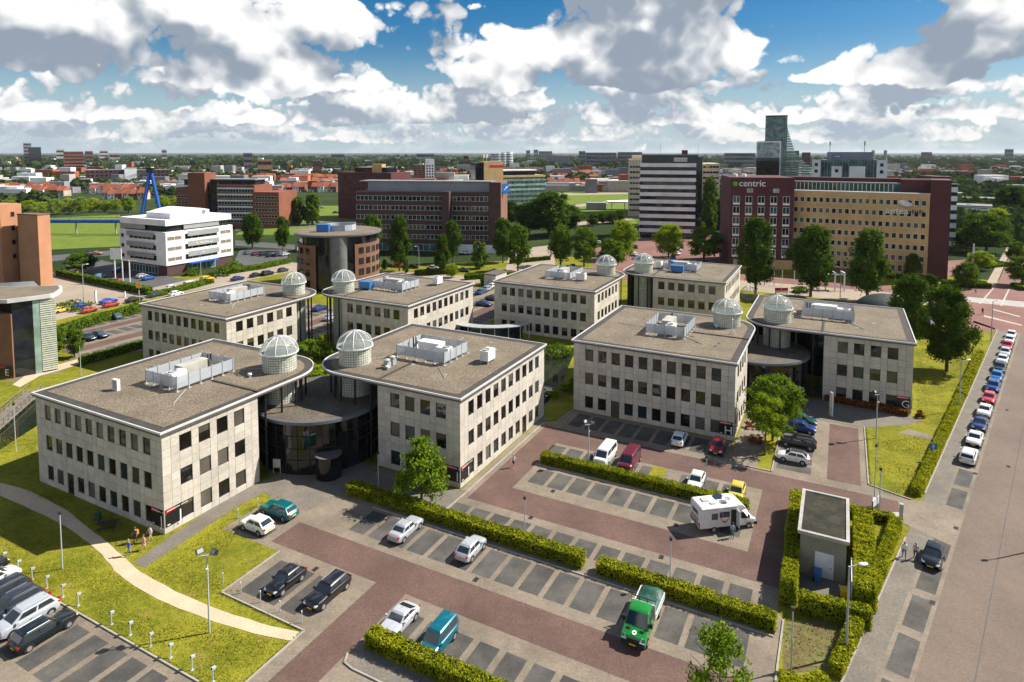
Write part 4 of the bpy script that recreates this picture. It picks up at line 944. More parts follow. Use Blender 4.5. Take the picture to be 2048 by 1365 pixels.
def car_parts(kind):
    Ln, Wd, Ht, zh, zb, zt, wb, wt, rt, rb = KIND[kind]; h = Ln / 2; w = Wd / 2
    xs = [-h, -h + .06, -h + .25, rb - .02 if rb - .02 > -h + .3 else -h + .4, -h * .45, 0, h * .4, wb, wb + (h - wb) * .4, h - .35, h - .1, h]
    xs = sorted(set(round(q, 3) for q in xs))
    def top(x):
        if x >= wb: t = (x - wb) / (h - wb); return zb + (zh - zb) * min(1, t * 1.3) - (.26 * max(0, (t - .72) / .28) ** 2)
        if x <= rb: return zt - .20 * max(0, (-x - (h - .25)) / .25) ** 1.5
        return zb
    def wid(x): t = abs(x) / h; return w * (1 - .16 * max(0, (t - .72) / .28) ** 2)
    b = MB(); ring = []
    for x in xs:
        zt_, ww = top(x), wid(x); zl = .24 if abs(x) < h - .12 else .34
        half = [(0, zt_ + .03), (.5, zt_ + .025), (.82, zt_), (.955, zt_ - .07), (1.0, zt_ - .24), (1.0, .5), (.975, zl + .06), (.9, zl)]
        ring.append([(x, ww * a, z) for a, z in half] + [(x, -ww * a, z) for a, z in reversed(half[1:])])
    n = len(ring[0])
    for r in ring: b.v += r
    for i in range(len(ring) - 1):
        for j in range(n):
            k = (j + 1) % n; low = j in (6, 7, 8) or (j in (5, 9))
            b.f.append((i * n + j, i * n + k, (i + 1) * n + k, (i + 1) * n + j)); b.m.append(1 if j in (6, 7, 8) else 0)
    b.f.append(tuple(range(n))); b.m.append(0); b.f.append(tuple(range((len(ring) - 1) * n, len(ring) * n))[::-1]); b.m.append(0)
    # dark discs a hair proud of the flanks, painting in the shaded wheel-arch gaps
    wr = .31 if Ht < 1.6 else .33; fx, rx = h - .82 if kind != 'van' else h - .95, -h + .80
    for cx in (fx, rx):
        for sg in (1, -1):
            y = sg * (w + .004); pts = [(cx + (wr + .07) * math.cos(rad(a)), y, wr + (wr + .07) * math.sin(rad(a))) for a in range(-12, 193, 17)]
            b.add(pts, [tuple(range(len(pts)))], 1)
    # front grille and rear bumper strip
    b.add([(h + .004, -.42 * w, .42), (h + .004, .42 * w, .42), (h + .004, .42 * w, .58), (h + .004, -.42 * w, .58)], [(0, 1, 2, 3)], 1)
    # cabin
    ww = w * .95; rw = w * .78; zr = Ht - .09; base = zb - .03
    lo = [(rb, -ww * .97), (wb, -ww * .90), (wb, ww * .90), (rb, ww * .97)]; mid = [(rt, -rw), (wt, -rw), (wt, rw), (rt, rw)]
    k = len(b.v); b.v += [(x, y, base) for x, y in lo] + [(x, y, zr) for x, y in mid] + [(x + (.12 if x == rt else -.12), y * .84, Ht) for x, y in mid]
    for i in range(4):
        j = (i + 1) % 4; b.f += [(k + i, k + j, k + 4 + j, k + 4 + i), (k + 4 + i, k + 4 + j, k + 8 + j, k + 8 + i)]; b.m += [0, 0]
    b.f.append((k + 8, k + 9, k + 10, k + 11)); b.m.append(0)
    P = [('body', b.mesh('body', ['car_paint', 'black_trim'], 50, bevel=.045))]
    V = [Vector(q) for q in b.v[k:k + 8]]
    def patch(name, c, u0, u1, v0, v1, v0b=None, u1b=None):
        c = [Vector(q) for q in c]; nrm = (c[1] - c[0]).cross(c[3] - c[0]).normalized(); cen = sum(c, Vector()) / 4
        if nrm.dot(cen - Vector((0, 0, .9))) < 0: nrm = -nrm
        def at(u, v): return (c[0] * (1 - u) + c[1] * u) * (1 - v) + (c[3] * (1 - u) + c[2] * u) * v + nrm * .014
        q = [at(u0, v0), at(u1, v0), at(u1 if u1b is None else u1b, v1), at(u0, v1)]
        return (name, MB().add(q, [(0, 1, 2, 3)]).mesh(name, 'car_glass'))
    P.append(patch('windscreen', (V[1], V[2], V[6], V[5]), .06, .94, .10, .93))
    P.append(patch('rear_window', (V[3], V[0], V[4], V[7]), .08, .92, .22, .90))
    split = .48 if kind not in ('van', 'small_van') else .62
    for c in ((V[0], V[1], V[5], V[4]), (V[3], V[2], V[6], V[7])):
        P.append(patch('side_window', c, split + .03, .90, .20, .92, u1b=.95)); P.append(patch('side_window', c, .08, split - .02, .20, .92))
    def wheel():
        m = MB().tube((0, -.1, 0), (0, .1, 0), wr, n=18); return m.mesh('wheel', 'rubber', 40)
    wm = shared(('wheel', wr), wheel)
    rm = shared(('rim', wr), lambda: MB().tube((0, -.108, 0), (0, .108, 0), wr * .62, n=14).mesh('rim', 'alloy', 40))
    wheels = [(x, sg * (w - .095), wr) for x in (fx, rx) for sg in (1, -1)]
    ex = []
    for sg in (1, -1):
        hl = MB().add([(h - .02, sg * w * .52, .60), (h - .02, sg * w * .80, .62), (h - .22, sg * w * .93, .70), (h - .24, sg * w * .9, .80), (h - .10, sg * w * .56, .73)], [(0, 1, 2, 3, 4)])
        hl.xf(lambda x, y, z: (x + .025, y * 1.005, z + .02)); ex.append(('headlight', hl.mesh('headlight', 'head_lamp')))
        z0, z1 = (.72, zt - .08) if Ht < 1.6 else (.8, 1.25)
        ex.append(('tail_light', MB().box(-h - .012, -h + .16, min(sg * w * .66, sg * w * .875), max(sg * w * .66, sg * w * .875), z0, z1).mesh('tail_light', 'tail_lamp')))
        ex.append(('mirror', MB().box(wb - .38, wb - .22, min(sg * (w - .02), sg * (w + .17)), max(sg * (w - .02), sg * (w + .17)), zb - .02, zb + .13).mesh('mirror', 'car_paint')))
    ex.append(('number_plate', MB().box(h + .008, h + .02, -.26, .26, .36, .48).mesh('number_plate', 'plate')))
    ex.append(('number_plate', MB().box(-h - .03, -h - .01, -.26, .26, .5, .62).mesh('number_plate', 'plate')))
    for sg in (1, -1):
        for x in (wb - .55, wb - 1.55):
            ex.append(('door_gap', MB().box(x, x + .018, min(sg * (w - .01), sg * (w + .003)), max(sg * (w - .01), sg * (w + .003)), .42, zb - .25).mesh('door_gap', 'black_trim')))
        ex.append(('door_handle', MB().box(wb - 1.45, wb - 1.27, min(sg * (w - .02), sg * (w + .02)), max(sg * (w - .02), sg * (w + .02)), zb - .27, zb - .23).mesh('door_handle', 'black_trim')))
    ex.append(('aerial', MB().tube((rt + .3, 0, Ht - .02), (rt + .12, 0, Ht + .22), .012, n=4).mesh('aerial', 'black_trim')))
    if kind in ('estate', 'mpv', 'suv'):
        for sg in (1, -1): ex.append(('roof_rail', MB().tube((rt + .25, sg * rw * .9, Ht + .03), (wt - .2, sg * rw * .9, Ht + .03), .025, n=5).mesh('roof_rail', 'alloy')))
    return P, wm, rm, wheels, ex
def car(kind, colr, p, rz, label, group=None, far=False, name='parked_car', roofcol=None):
    P, wm, rm, wheels, ex = shared(('car', kind), lambda: car_parts(kind))
    t = thing(name, label, 'van' if kind in ('van', 'small_van') else 'car', p, rz, group)
    for n_, me in P + ([] if far else ex):
        o = obj(n_, me, t); o.color = (*colr, 1)
    for c in wheels:
        wo = obj('wheel', wm, t, c)
        if not far: obj('rim', rm, wo)
    return t
UP, UM, VP_, VM = PHI, PHI + math.pi, PHI + math.pi / 2, PHI - math.pi / 2
SIL, WHT, BLK, TEAL, RED, BLU = (.42, .44, .47), (.78, .78, .76), (.008, .008, .012), (.0, .13, .14), (.35, .012, .02), (.008, .04, .20)
L1 = .012
def cu(kind, c, u, v, rz, label, grp=None): return car(kind, c, W(u, v, L1), rz, label, grp)
GP = 'cars parked on the campus'
cu('sedan', SIL, 52.3, 39.7, UP, 'silver saloon parked nose to the hedge, left of two silver cars', GP)
cu('hatch', SIL, 52.6, 31.9, UP, 'small silver hatchback parked nose to the hedge, right of two silver cars', GP)
cu('estate', TEAL, 48.7, 54.3, VP_, 'teal green estate car at the left end of the aisle beside a white hatchback', GP)
cu('hatch', WHT, 45.6, 54.2, VP_, 'white hatchback at the left end of the aisle beside a teal estate', GP)
cu('hatch', BLK, 40.6, 44.6, UM, 'black hatchback in the bays left of the black estate', GP)
cu('estate', BLK, 41.3, 40.1, UM, 'black estate car with silver roof rails beside the brick spur', GP)
cu('coupe', (.50, .52, .56), 41.3, 32.2, UM, 'silver two-door coupe behind the bottom hedge', GP)
cu('small_van', (.0, .12, .17), 41.0, 28.0, UM, 'teal high-roofed van behind the bottom hedge', GP)
cu('van', WHT, 77.3, 26.4, UM, 'white delivery van nose to the hedge beside a maroon van', GP)
cu('van', (.13, .012, .03), 77.4, 23.2, UM, 'maroon high-roofed van with pale lower trim beside the white van', GP)
cu('hatch', WHT, 86.9, 19.0, UP, 'white hatchback in the shade under the windows of pavilion H', GP)
cu('hatch', (.25, .012, .02), 86.9, 13.9, UM, 'red car in the shade below the H sign', GP)
cu('hatch', (.72, .72, .66), 76.3, 14.6, UM, 'white car with sunroof behind the hedge near the motorhome', GP)
cu('hatch', (.62, .50, .06), 75.9, 9.9, UM, 'yellow small car behind the motorhome', GP)
ds = cu('hatch', WHT, 88.3, 4.7, VP_, 'white hatchback with black roof in the bays right of pavilion H', GP)
cu('estate', BLK, 93.2, 4.4, VP_, 'black car parked between the black-roofed white one and the blue one', GP)
cu('hatch', BLU, 98.6, 4.3, VM, 'dark blue hatchback behind the green tree of pavilion H', GP)
cu('hatch', (.0, .08, .075), 101.4, 4.3, VM, 'dark teal car, farthest in the bays under the green tree', GP)
cu('estate', (.006, .012, .014), 26.9, 57.6, UP, 'black estate car at the right of the row at the bottom left', GP)
cu('mpv', (.46, .49, .53), 27.0, 60.5, UM, 'silver people carrier second in the row at the bottom left', GP)
cu('estate', (.03, .035, .05), 27.2, 63.3, UM, 'dark grey estate third in the row at the bottom left', GP)
cu('estate', (.02, .025, .035), 27.4, 65.9, UM, 'dark estate fourth in the row cut by the left edge', GP)
cu('hatch', WHT, 28.2, 68.6, UP, 'white car fifth in the row cut by the left edge', GP)
cu('hatch', BLK, 28.4, 71.2, UP, 'black car last in the row cut by the left edge', GP)
roof_black = shared('dsroof', lambda: MB().prism([(-1.24, -.53), (.24, -.53), (.24, .53), (-1.24, .53)], 1.481, 1.495).mesh('roof_panel', 'black_trim'))
obj('roof_panel', roof_black, ds)
# street row, nearest first: t along the street, kind, colour, facing camera?
STREETROW = [(-11.6, 'hatch', BLK, 1, 'black hatchback parked alone beside the two walkers'), (16.0, 'estate', (.70, .69, .66), 0, 'white estate seen from behind, nearest of the street row'), (22.6, 'sedan', WHT, 1, 'white saloon second in the street row'),
 (28.9, 'sedan', (.01, .035, .15), 1, 'dark blue car between two white ones in the street row'), (35.4, 'sedan', WHT, 1, 'white saloon in front of the pink-red car'), (42.0, 'hatch', (.62, .05, .09), 1, 'pinkish red car in the middle of the street row'),
 (49.0, 'estate', (.008, .05, .24), 1, 'deep blue estate behind the pinkish red car'), (55.3, 'hatch', (.0, .16, .52), 1, 'bright blue hatchback in the street row'), (61.5, 'estate', (.01, .025, .035), 1, 'black car behind the bright blue hatchback'),
 (67.6, 'sedan', (.74, .76, .76), 1, 'white car nearest behind the black one in the street row'), (73.4, 'hatch', (.55, .57, .55), 1, 'pale silver car in front of the red one'), (79.0, 'hatch', (.55, .01, .03), 1, 'bright red car far up the street row'),
 (84.4, 'hatch', WHT, 1, 'white car second from the far end of the street row'), (89.4, 'hatch', WHT, 1, 'white car at the far end of the street row')]
for t, k, c, f, l in STREETROW: car(k, c, ST_(t, 3.65, .035), SRZ + (math.pi if f else 0), l, 'cars parked along the street')
# cars further off
def far_car(kind, c, x, y, heading, label, grp='cars parked beyond the campus'):
    p = G(x, y); p.z = .02; return car(kind, c, p, heading, label, grp, far=True)
dS = math.atan2((G(575, 530) - G(240, 598)).y, (G(575, 530) - G(240, 598)).x)
for k, c, x, y, l in (('hatch', WHT, 344, 580, 'white hatchback on the left street, nearer of two white cars'), ('suv', WHT, 381, 573, 'white car just left of the yellow one on the left street'), ('suv', (.75, .42, .0), 414, 563, 'bright yellow car on the left street'),
    ('sedan', (.01, .05, .35), 165, 615, 'blue convertible left of two on the street by the square'), ('sedan', (.01, .05, .40), 217, 607, 'blue convertible right of two on the street by the square'), ('hatch', (.70, .50, .08), 122, 625, 'yellow car at the left corner of the street'),
    ('hatch', (.45, .05, .03), 178, 625, 'red car behind the hedge bank by the street'), ('hatch', (.45, .03, .04), 222, 614, 'small red car behind the right blue convertible'), ('sedan', BLK, 268, 604, 'black car driving past the white pillar'), ('hatch', WHT, 352, 592, 'white car half hidden by the hedge on the left street'), ('sedan', (.02, .03, .05), 312, 594, 'dark car between square and hedge'),
    ('sedan', (.01, .03, .14), 475, 561, 'dark blue car on the street behind the rear pavilion'), ('sedan', BLK, 512, 554, 'black car left of two near the round tower'), ('suv', BLK, 535, 551, 'black car right of two near the round tower'), ('hatch', (.04, .05, .07), 566, 544, 'dark grey car at the foot of the round tower')):
    far_car(k, c, x, y, dS, l)
for k, c, x, y, l in (('sedan', (.02, .04, .07), 176, 680, 'dark blue car left of the pair in the lot behind J'), ('sedan', (.02, .05, .09), 199, 675, 'dark blue car right of the pair in the lot behind J'), ('hatch', (.06, .12, .13), 229, 638, 'grey-green car alone in the far row behind J')):
    far_car(k, c, x, y, VP_ if k == 'hatch' else VM, l)
for i, (k, c, x, y, l) in enumerate((('hatch', (.02, .12, .3), 745, 532, 'blue car by the round tower\'s right foot'), ('sedan', BLK, 775, 534, 'black car left of the red one before the brown block'), ('sedan', (.45, .02, .02), 797, 535, 'red car under the street tree before the brown block'), ('sedan', BLK, 826, 537, 'black car right of the red one before the brown block'),
    ('sedan', SIL, 866, 539, 'silver car before the brown block'), ('sedan', BLK, 893, 540, 'black car before the projecting pier of the brown block'), ('sedan', (.02, .04, .04), 927, 544, 'dark green car left of the small transformer house'), ('sedan', (.05, .05, .06), 990, 547, 'dark grey car right of the small transformer house'), ('sedan', BLK, 1012, 549, 'black car at the edge of the rear pavilion roof'), ('hatch', WHT, 932, 509, 'white van before the white base of the brown block'))):
    far_car(k, c, x, y, math.atan2((G(990, 556) - G(740, 545)).y, (G(990, 556) - G(740, 545)).x), l)
for i, (k, c, x, y, l) in enumerate((('sedan', (.01, .05, .16), 968, 612, 'blue car in the lot between the rear pavilions'), ('sedan', (.02, .03, .04), 986, 601, 'black car behind the blue one between the rear pavilions'), ('sedan', (.02, .08, .2), 962, 588, 'dark blue car in the back row between the rear pavilions'), ('hatch', (.3, .36, .42), 975, 582, 'silver blue car in the back row between the rear pavilions'), ('hatch', WHT, 986, 576, 'white car at the end of the back row between the rear pavilions'),
    ('sedan', (.01, .04, .18), 640, 621, 'blue car seen between the columns behind the front domes'), ('hatch', (.5, .52, .56), 662, 640, 'silver car seen between the columns behind the front domes'))):
    far_car(k, c, x, y, UP if i > 1 else VM, l)
for i, (x, y, c) in enumerate(((497, 509, (.1, .12, .14)), (512, 511, (.1, .02, .04)), (527, 512, BLK), (541, 514, BLK), (556, 513, (.02, .03, .07)), (570, 512, (.5, .5, .5)))):
    far_car('hatch', c, x, y, PHI, ('silver grey', 'dark red', 'first black', 'second black', 'navy', 'pale silver')[i] + ' car in the row right of the white office')
for i, (x, y, c, l) in enumerate(((160, 549, (.5, .35, .1), 'yellow car behind the square hedge'), (200, 557, (.1, .3, .5), 'light blue car behind the square hedge'), (232, 566, (.4, .06, .04), 'red car behind the square hedge'), (285, 556, (.4, .42, .45), 'silver car at the white office corner'), (297, 560, (.02, .1, .35), 'blue car at the white office corner'), (238, 545, (.02, .06, .12), 'navy car before the white office'))):
    far_car('hatch', c, x, y, 1.2, l)
for i, (x, y, c) in enumerate(((1198, 488, SIL), (1270, 497, BLK), (1268, 512, WHT), (1362, 497, BLK), (1356, 503, SIL), (1352, 510, WHT), (1346, 518, (.1, .13, .18)), (1344, 526, (.1, .15, .2)), (1428, 488, SIL), (1444, 497, (.2, .25, .28)), (1145, 536, BLK), (1162, 545, BLK))):
    far_car('hatch', c, x, y, 1.5 + .2 * (i % 3), ('silver', 'black', 'white', 'black', 'grey', 'white', 'dark blue', 'steel blue', 'silver', 'grey', 'black', 'black')[i] + ' car in the red brick car park' + (' behind the far pavilion', ' beside the first tree', ' behind the left dome', ', top of the row', ', second of the row', ', third of the row', ', fourth of the row', ', last of the row', ' by the maroon block', ' at the blue fence', ' left of the street tree', ' under the street tree')[i])
for i, (x, y, c) in enumerate(((1183, 446, BLK), (1120, 384, (.4, .03, .03)), (1104, 383, WHT), (645, 417, SIL), (606, 414, WHT), (672, 427, BLK), (193, 510, (.5, .2, .1)))):
    far_car('sedan', c, x, y, .1, ('black', 'red', 'white', 'silver', 'small white', 'dark', 'orange-red')[i] + ' car driving on the ' + ('near lane by the round trees', 'far road before the houses, right of a white one', 'far road before the houses, left of a red one', 'road by the poplars', 'road behind the poplars', 'road beside the dark brick block', 'main road left of the white office')[i])
# motorhome
def motorhome():
    p0, p1 = W(66.2, 13.0), W(71.4, 7.6)           # rear and front on the ground, right-hand side visible
    a = W(67.4, 12.6); b_ = W(71.0, 8.0); c = (a + b_) / 2; d = b_ - a
    t = thing('motorhome', 'white motorhome with open side door, roof panel and rear cycle rack', 'motorhome', Vector((c.x, c.y, L1)), math.atan2(d.y, d.x))
    prof = [(-3.3, .55), (-3.3, 2.75), (-3.15, 2.9), (.9, 2.9), (1.55, 2.75), (2.0, 2.35), (1.25, 2.0), (1.25, .55)]
    bd = MB(); n = len(prof)
    for sg in (1, -1): bd.v += [(x, sg * 1.12, z) for x, z in prof]
    bd.f += [tuple(range(n)), tuple(range(2 * n - 1, n - 1, -1))] + [(i, (i + 1) % n, n + (i + 1) % n, n + i) for i in range(n)]; bd.m += [0] * (n + 2)
    obj('body', bd.mesh('body', 'white_unit', 50, bevel=.09), t)
    cp = [(1.25, .4), (3.15, .4), (3.25, .75), (3.05, 1.0), (2.35, 1.2), (1.75, 1.95), (1.25, 2.1)]; cb = MB(); n = len(cp)
    for sg in (1, -1): cb.v += [(x, sg * (1.0 if z < 1.3 else .9), z) for x, z in cp]
    cb.f += [tuple(range(n)), tuple(range(2 * n - 1, n - 1, -1))] + [(i, (i + 1) % n, n + (i + 1) % n, n + i) for i in range(n)]; cb.m += [0] * (n + 2)
    cab = obj('cab', cb.mesh('cab', 'white_unit', 50, bevel=.07), t)
    build('windscreen', MB().quad((2.38, -.85, 1.24), (2.38, .85, 1.24), (1.82, .8, 1.9), (1.82, -.8, 1.9)), 'car_glass', cab)
    for sg in (1, -1):
        build('side_window', MB().quad((2.25, sg * 1.012, 1.2), (1.45, sg * 1.012, 1.2), (1.45, sg * .94, 1.85), (1.75, sg * .94, 1.85)), 'car_glass', cab)
        build('headlight', MB().box(3.0, 3.2, min(sg * .6, sg * .95), max(sg * .6, sg * .95), .8, .98), 'head_lamp', cab)
        build('mirror', MB().box(2.2, 2.32, min(sg * 1.0, sg * 1.25), max(sg * 1.0, sg * 1.25), 1.25, 1.6), 'black_trim', cab)
        for x in (2.35, -1.7):
            w = build('wheel', MB().tube((x, sg * .82, .34), (x, sg * 1.03 + (.1 * sg if x < 0 else 0), .34), .34, n=18), 'rubber', t)
            build('rim', MB().tube((x, sg * .83, .34), (x, sg * 1.045 + (.1 * sg if x < 0 else 0), .34), .2, n=14), 'alloy', w)
    build('bumper', MB().box(2.95, 3.32, -1.0, 1.0, .38, .7), 'black_trim', cab)
    y = -1.125
    build('side_window', MB().box(-2.0, -1.3, y - .02, y, 1.45, 2.1), 'car_glass', t); build('side_window', MB().box(-1.1, .05, y - .02, y, 1.6, 2.2), 'car_glass', t)
    build('doorway', MB().box(.2, .8, y - .015, y, .6, 2.35), 'black_trim', t)
    build('door', MB().box(.82, .88, y - .62, y, .6, 2.4), 'white_unit', t)
    build('awning_case', MB().tube((-3.2, y - .08, 2.75), (.9, y - .08, 2.75), .1, n=8), 'white_unit', t)
    st = MB()
    for i in range(10): q = i / 9; st.box(-1.0 + q * .9, -.88 + q * .9, y - .012, y - .002, 1.45 - .5 * math.sin(q * 3.1) * .9, 1.53 - .4 * math.sin(q * 3.1) * .9)
    build('side_stripe', st, 'sign_red', t)
    build('solar_panel', MB().box(-.9, .1, .1, .95, 2.97, 3.02), 'car_glass', t)
    build('roof_hatch', MB().box(-2.5, -1.8, -.1, .6, 2.9, 3.02), 'beige_unit', t); build('roof_hatch', MB().box(-1.9, -1.4, -.75, -.35, 2.9, 3.0), 'beige_unit', t)
    ds_ = build('satellite_dish', MB().lathe([(0, 3.15), (.25, 3.17), (.45, 3.26)], 20, (-.05, -.45)), 'grey_metal', t); build('dish_arm', MB().box(-.9, -.1, -.62, -.55, 2.9, 3.1), 'white_unit', ds_)
    rk = MB()
    for z in (.95, 1.5): rk.tube((-3.34, -.8, z), (-3.34, .8, z), .025)
    for yy in (-.5, 0, .5):
        for k in range(10):
            a0, a1 = rad(36 * k), rad(36 * k + 36); cy, cz = yy, 1.1
            rk.tube((-3.42, cy + .33 * math.cos(a0), cz + .33 * math.sin(a0)), (-3.42, cy + .33 * math.cos(a1), cz + .33 * math.sin(a1)), .02, n=4)
    build('cycle_rack', rk, 'black_metal', t)
    build('rear_window', MB().box(-3.325, -3.305, -.6, .6, 1.85, 2.25), 'car_glass', t)
    for sg in (1, -1): build('tail_light', MB().box(-3.33, -3.29, min(sg * .85, sg * 1.05), max(sg * .85, sg * 1.05), .75, 1.15), 'tail_lamp', t)
motorhome()
# green flatbed truck
mat('truck_green', (.012, .21, .03), .3, .05, coat=.6); mat('tarp', (.010, .075, .045), .55, .25, 1.2, fine=2.5, fine_amt=.3, bump=1)
def truck():
    c = W(50.9, 13.9, L1); t = thing('flatbed_truck', 'green double-cab truck with tarpaulin over its white bed', 'truck', c, UM)
    cp = [(.15, .45), (2.95, .4), (3.05, .75), (2.9, 1.05), (2.1, 1.35), (1.45, 2.2), (1.2, 2.32), (.3, 2.35), (.15, 2.2)]; n = len(cp); cb = MB()
    for sg in (1, -1): cb.v += [(x, sg * (1.0 if z < 1.4 else .84), z) for x, z in cp]
    cb.f += [tuple(range(n)), tuple(range(2 * n - 1, n - 1, -1))] + [(i, (i + 1) % n, n + (i + 1) % n, n + i) for i in range(n)]; cb.m += [0] * (n + 2)
    cab = obj('cab', cb.mesh('cab', 'truck_green', 50, bevel=.07), t)
    build('windscreen', MB().quad((2.10, -.88, 1.40), (2.10, .88, 1.40), (1.50, .78, 2.17), (1.50, -.78, 2.17)), 'car_glass', cab)
    for sg in (1, -1):
        build('side_window', MB().quad((1.85, sg * .995, 1.42), (1.1, sg * .995, 1.42), (1.1, sg * .87, 2.1), (1.4, sg * .87, 2.1)), 'car_glass', cab)
        build('side_window', MB().quad((.98, sg * .995, 1.42), (.3, sg * .995, 1.42), (.35, sg * .87, 2.1), (.98, sg * .87, 2.1)), 'car_glass', cab)
        build('headlight', MB().add([(3.08, sg * .55, .8), (3.06, sg * .95, .8), (2.75, sg * 1.01, 1.08), (2.85, sg * .7, 1.12)], [(0, 1, 2, 3)]), 'head_lamp', cab)
        build('mirror', MB().box(1.75, 1.9, min(sg * 1.0, sg * 1.28), max(sg * 1.0, sg * 1.28), 1.4, 1.8), 'black_trim', cab)
        for x in (2.15, -1.6):
            w = build('wheel', MB().tube((x, sg * .78, .35), (x, sg * 1.02, .35), .35, n=18), 'rubber', t); build('rim', MB().tube((x, sg * .79, .35), (x, sg * 1.03, .35), .2, n=12), 'alloy', w)
    build('bumper', MB().box(2.8, 3.12, -.98, .98, .38, .68), 'black_trim', cab); build('grille', MB().box(2.98, 3.07, -.5, .5, .72, .98), 'black_trim', cab)
    build('number_plate', MB().box(3.125, 3.14, -.26, .26, .46, .58), 'plate', cab)
    build('bonnet_emblem', MB().lathe([(.07, 1.305), (.19, 1.30)], 18, (2.62, 0)).xf(lambda x, y, z: (x, y, z - .36 * (x - 2.36))), 'sign_white', cab)
    build('bonnet_vents', MB().box(2.28, 2.42, -.75, -.4, 1.27, 1.33).box(2.28, 2.42, .4, .75, 1.27, 1.33), 'black_trim', cab)
    bed = MB().box(-3.0, -.02, -1.05, 1.05, .75, .9).box(-3.0, -.02, -1.08, -1.02, .9, 1.35).box(-3.0, -.02, 1.02, 1.08, .9, 1.35).box(-3.04, -2.98, -1.08, 1.08, .9, 1.35)
    build('bed', bed, 'white_unit', t); build('headboard', MB().box(-.05, .05, -1.05, 1.05, .9, 2.1), 'white_unit', t)
    rk = MB().tube((.0, -1.05, 2.45), (.0, 1.05, 2.45), .04)
    for y in (-1.0, -.33, .33, 1.0): rk.tube((0, y, 2.0), (0, y, 2.45), .03)
    build('headboard_rail', rk, 'black_metal', t)
    rr = random.Random(4); nx, ny = 12, 9; tb = MB()
    tb.v = [(-3.05 + 2.95 * i / nx, -1.1 + 2.2 * j / ny, (1.38 + .32 * math.sin(math.pi * j / ny) * (.6 + .4 * math.sin(i * .9)) + rr.uniform(-.07, .07)) if 0 < j < ny else 1.15 + rr.uniform(-.05, .05)) for i in range(nx + 1) for j in range(ny + 1)]
    tb.f = [(i * (ny + 1) + j, i * (ny + 1) + j + 1, (i + 1) * (ny + 1) + j + 1, (i + 1) * (ny + 1) + j) for i in range(nx) for j in range(ny)]; tb.m = [0] * len(tb.f)
    build('tarpaulin', tb, 'tarp', t, smooth=50)
    build('chassis', MB().box(-2.9, 2.8, -.5, .5, .35, .74), 'black_trim', t)
truck()
# ------------------------------------------------------------ street furniture
mat('lamp_post', (.42, .46, .46), .5, .08, 1); mat('lamp_head', (.75, .74, .70), .4); mat('dark_lamp', (.03, .03, .032), .4)
def twin_lamp(p, h, label):
    t = thing('floodlight_post', label, 'lamp post', p, .3, 'floodlight posts of the car park')
    obj('post', shared(('fpost', round(h, 1)), lambda: MB().tube((0, 0, 0), (0, 0, h - .5), .085, .06, 10).box(-.5, .5, -.04, .04, h - .52, h - .45).mesh('post', 'lamp_post', 40)), t)
    hm = shared('flood', lambda: MB().box(-.28, .28, -.16, .16, 0, .42, 0).box(-.24, .24, -.18, -.161, .05, .37, 1).mesh('floodlight', ['dark_lamp', 'grey_metal']))
    for x, rz, dz in ((-.5, .5, .25), (.5, -.9, 0)):
        o = obj('floodlight', hm, t, (x, 0, h - .5 + dz), rz); o.rotation_euler[0] = -.5
    obj('sensor', shared('sens', lambda: MB().box(-.08, .08, -.25, -.08, 0, .2).mesh('sensor', 'lamp_head')), t, (0, 0, h * .76))
def post_lamp(p, h, label, group='low lamp posts between the parking rows'):
    t = thing('lamp_post', label, 'lamp post', p, .4, group)
    obj('post', shared(('ppost', round(h, 1)), lambda: MB().tube((0, 0, 0), (0, 0, h), .065, .045, 8).mesh('post', 'lamp_post', 40)), t)
    obj('lamp_head', shared('phead', lambda: MB().tube((0, 0, 0), (0, 0, .28), .13, .17, 10).mesh('lamp_head', 'dark_lamp', 40)), t, (0, 0, h - .05))
def street_lamp(p, h, label, rz):
    t = thing('street_lamp', label, 'street lamp', p, rz, 'tall lamps along the street')
    obj('post', shared(('spst', round(h, 1)), lambda: MB().tube((0, 0, 0), (0, 0, h), .11, .07, 10).tube((0, 0, h - .05), (.7, 0, h + .08), .05, .04, 8).mesh('post', 'grey_metal', 40)), t)
    obj('lamp_head', shared('shead', lambda: MB().lathe([(0, -.35), (.1, -.3), (.16, 0), (.12, .38), (0, .45)], 10).xf(lambda x, y, z: (z, x * 1.2, y * .7)).mesh('lamp_head', 'lamp_head', 50)), t, (1.1, 0, h + .12))
for x, y, yt, l in ((419, 1266, 1100, 'tall double floodlight post on the lawn by the sandy path'), (1177, 930, 842, 'double floodlight post at the hedge left of the white van'), (1752, 877, 783, 'double floodlight post beside the brick aisle below sign G')):
    twin_lamp(G(x, y), hgt(x, y, yt), l)
for x, y, yt, l in ((125, 1138, 1028, 'grey lamp post on the lawn left of the footpath walkers'), (1049, 1078, 998, 'lamp post in the hedge behind the empty bays'), (1340, 1172, 1080, 'lamp post in the hedge right of the green truck'), (757, 978, 908, 'lamp post at the hedge end left of the maple'), (1412, 985, 915, 'lamp post in the hedge above the motorhome'),
    (1582, 1340, 1220, 'lamp post on the dry grass at the bottom right'), (1758, 1030, 940, 'lamp post beside the notice board'), (32, 902, 810, 'lamp post left of pavilion J by the wooden bridge'), (162, 752, 690, 'lamp post on the grass behind pavilion J'), (280, 616, 580, 'lamp post at the hedge behind the rear left pavilion'), (1748, 1012, 893, 'thin tall mast at the driveway corner')):
    post_lamp(G(x, y), hgt(x, y, yt), l)
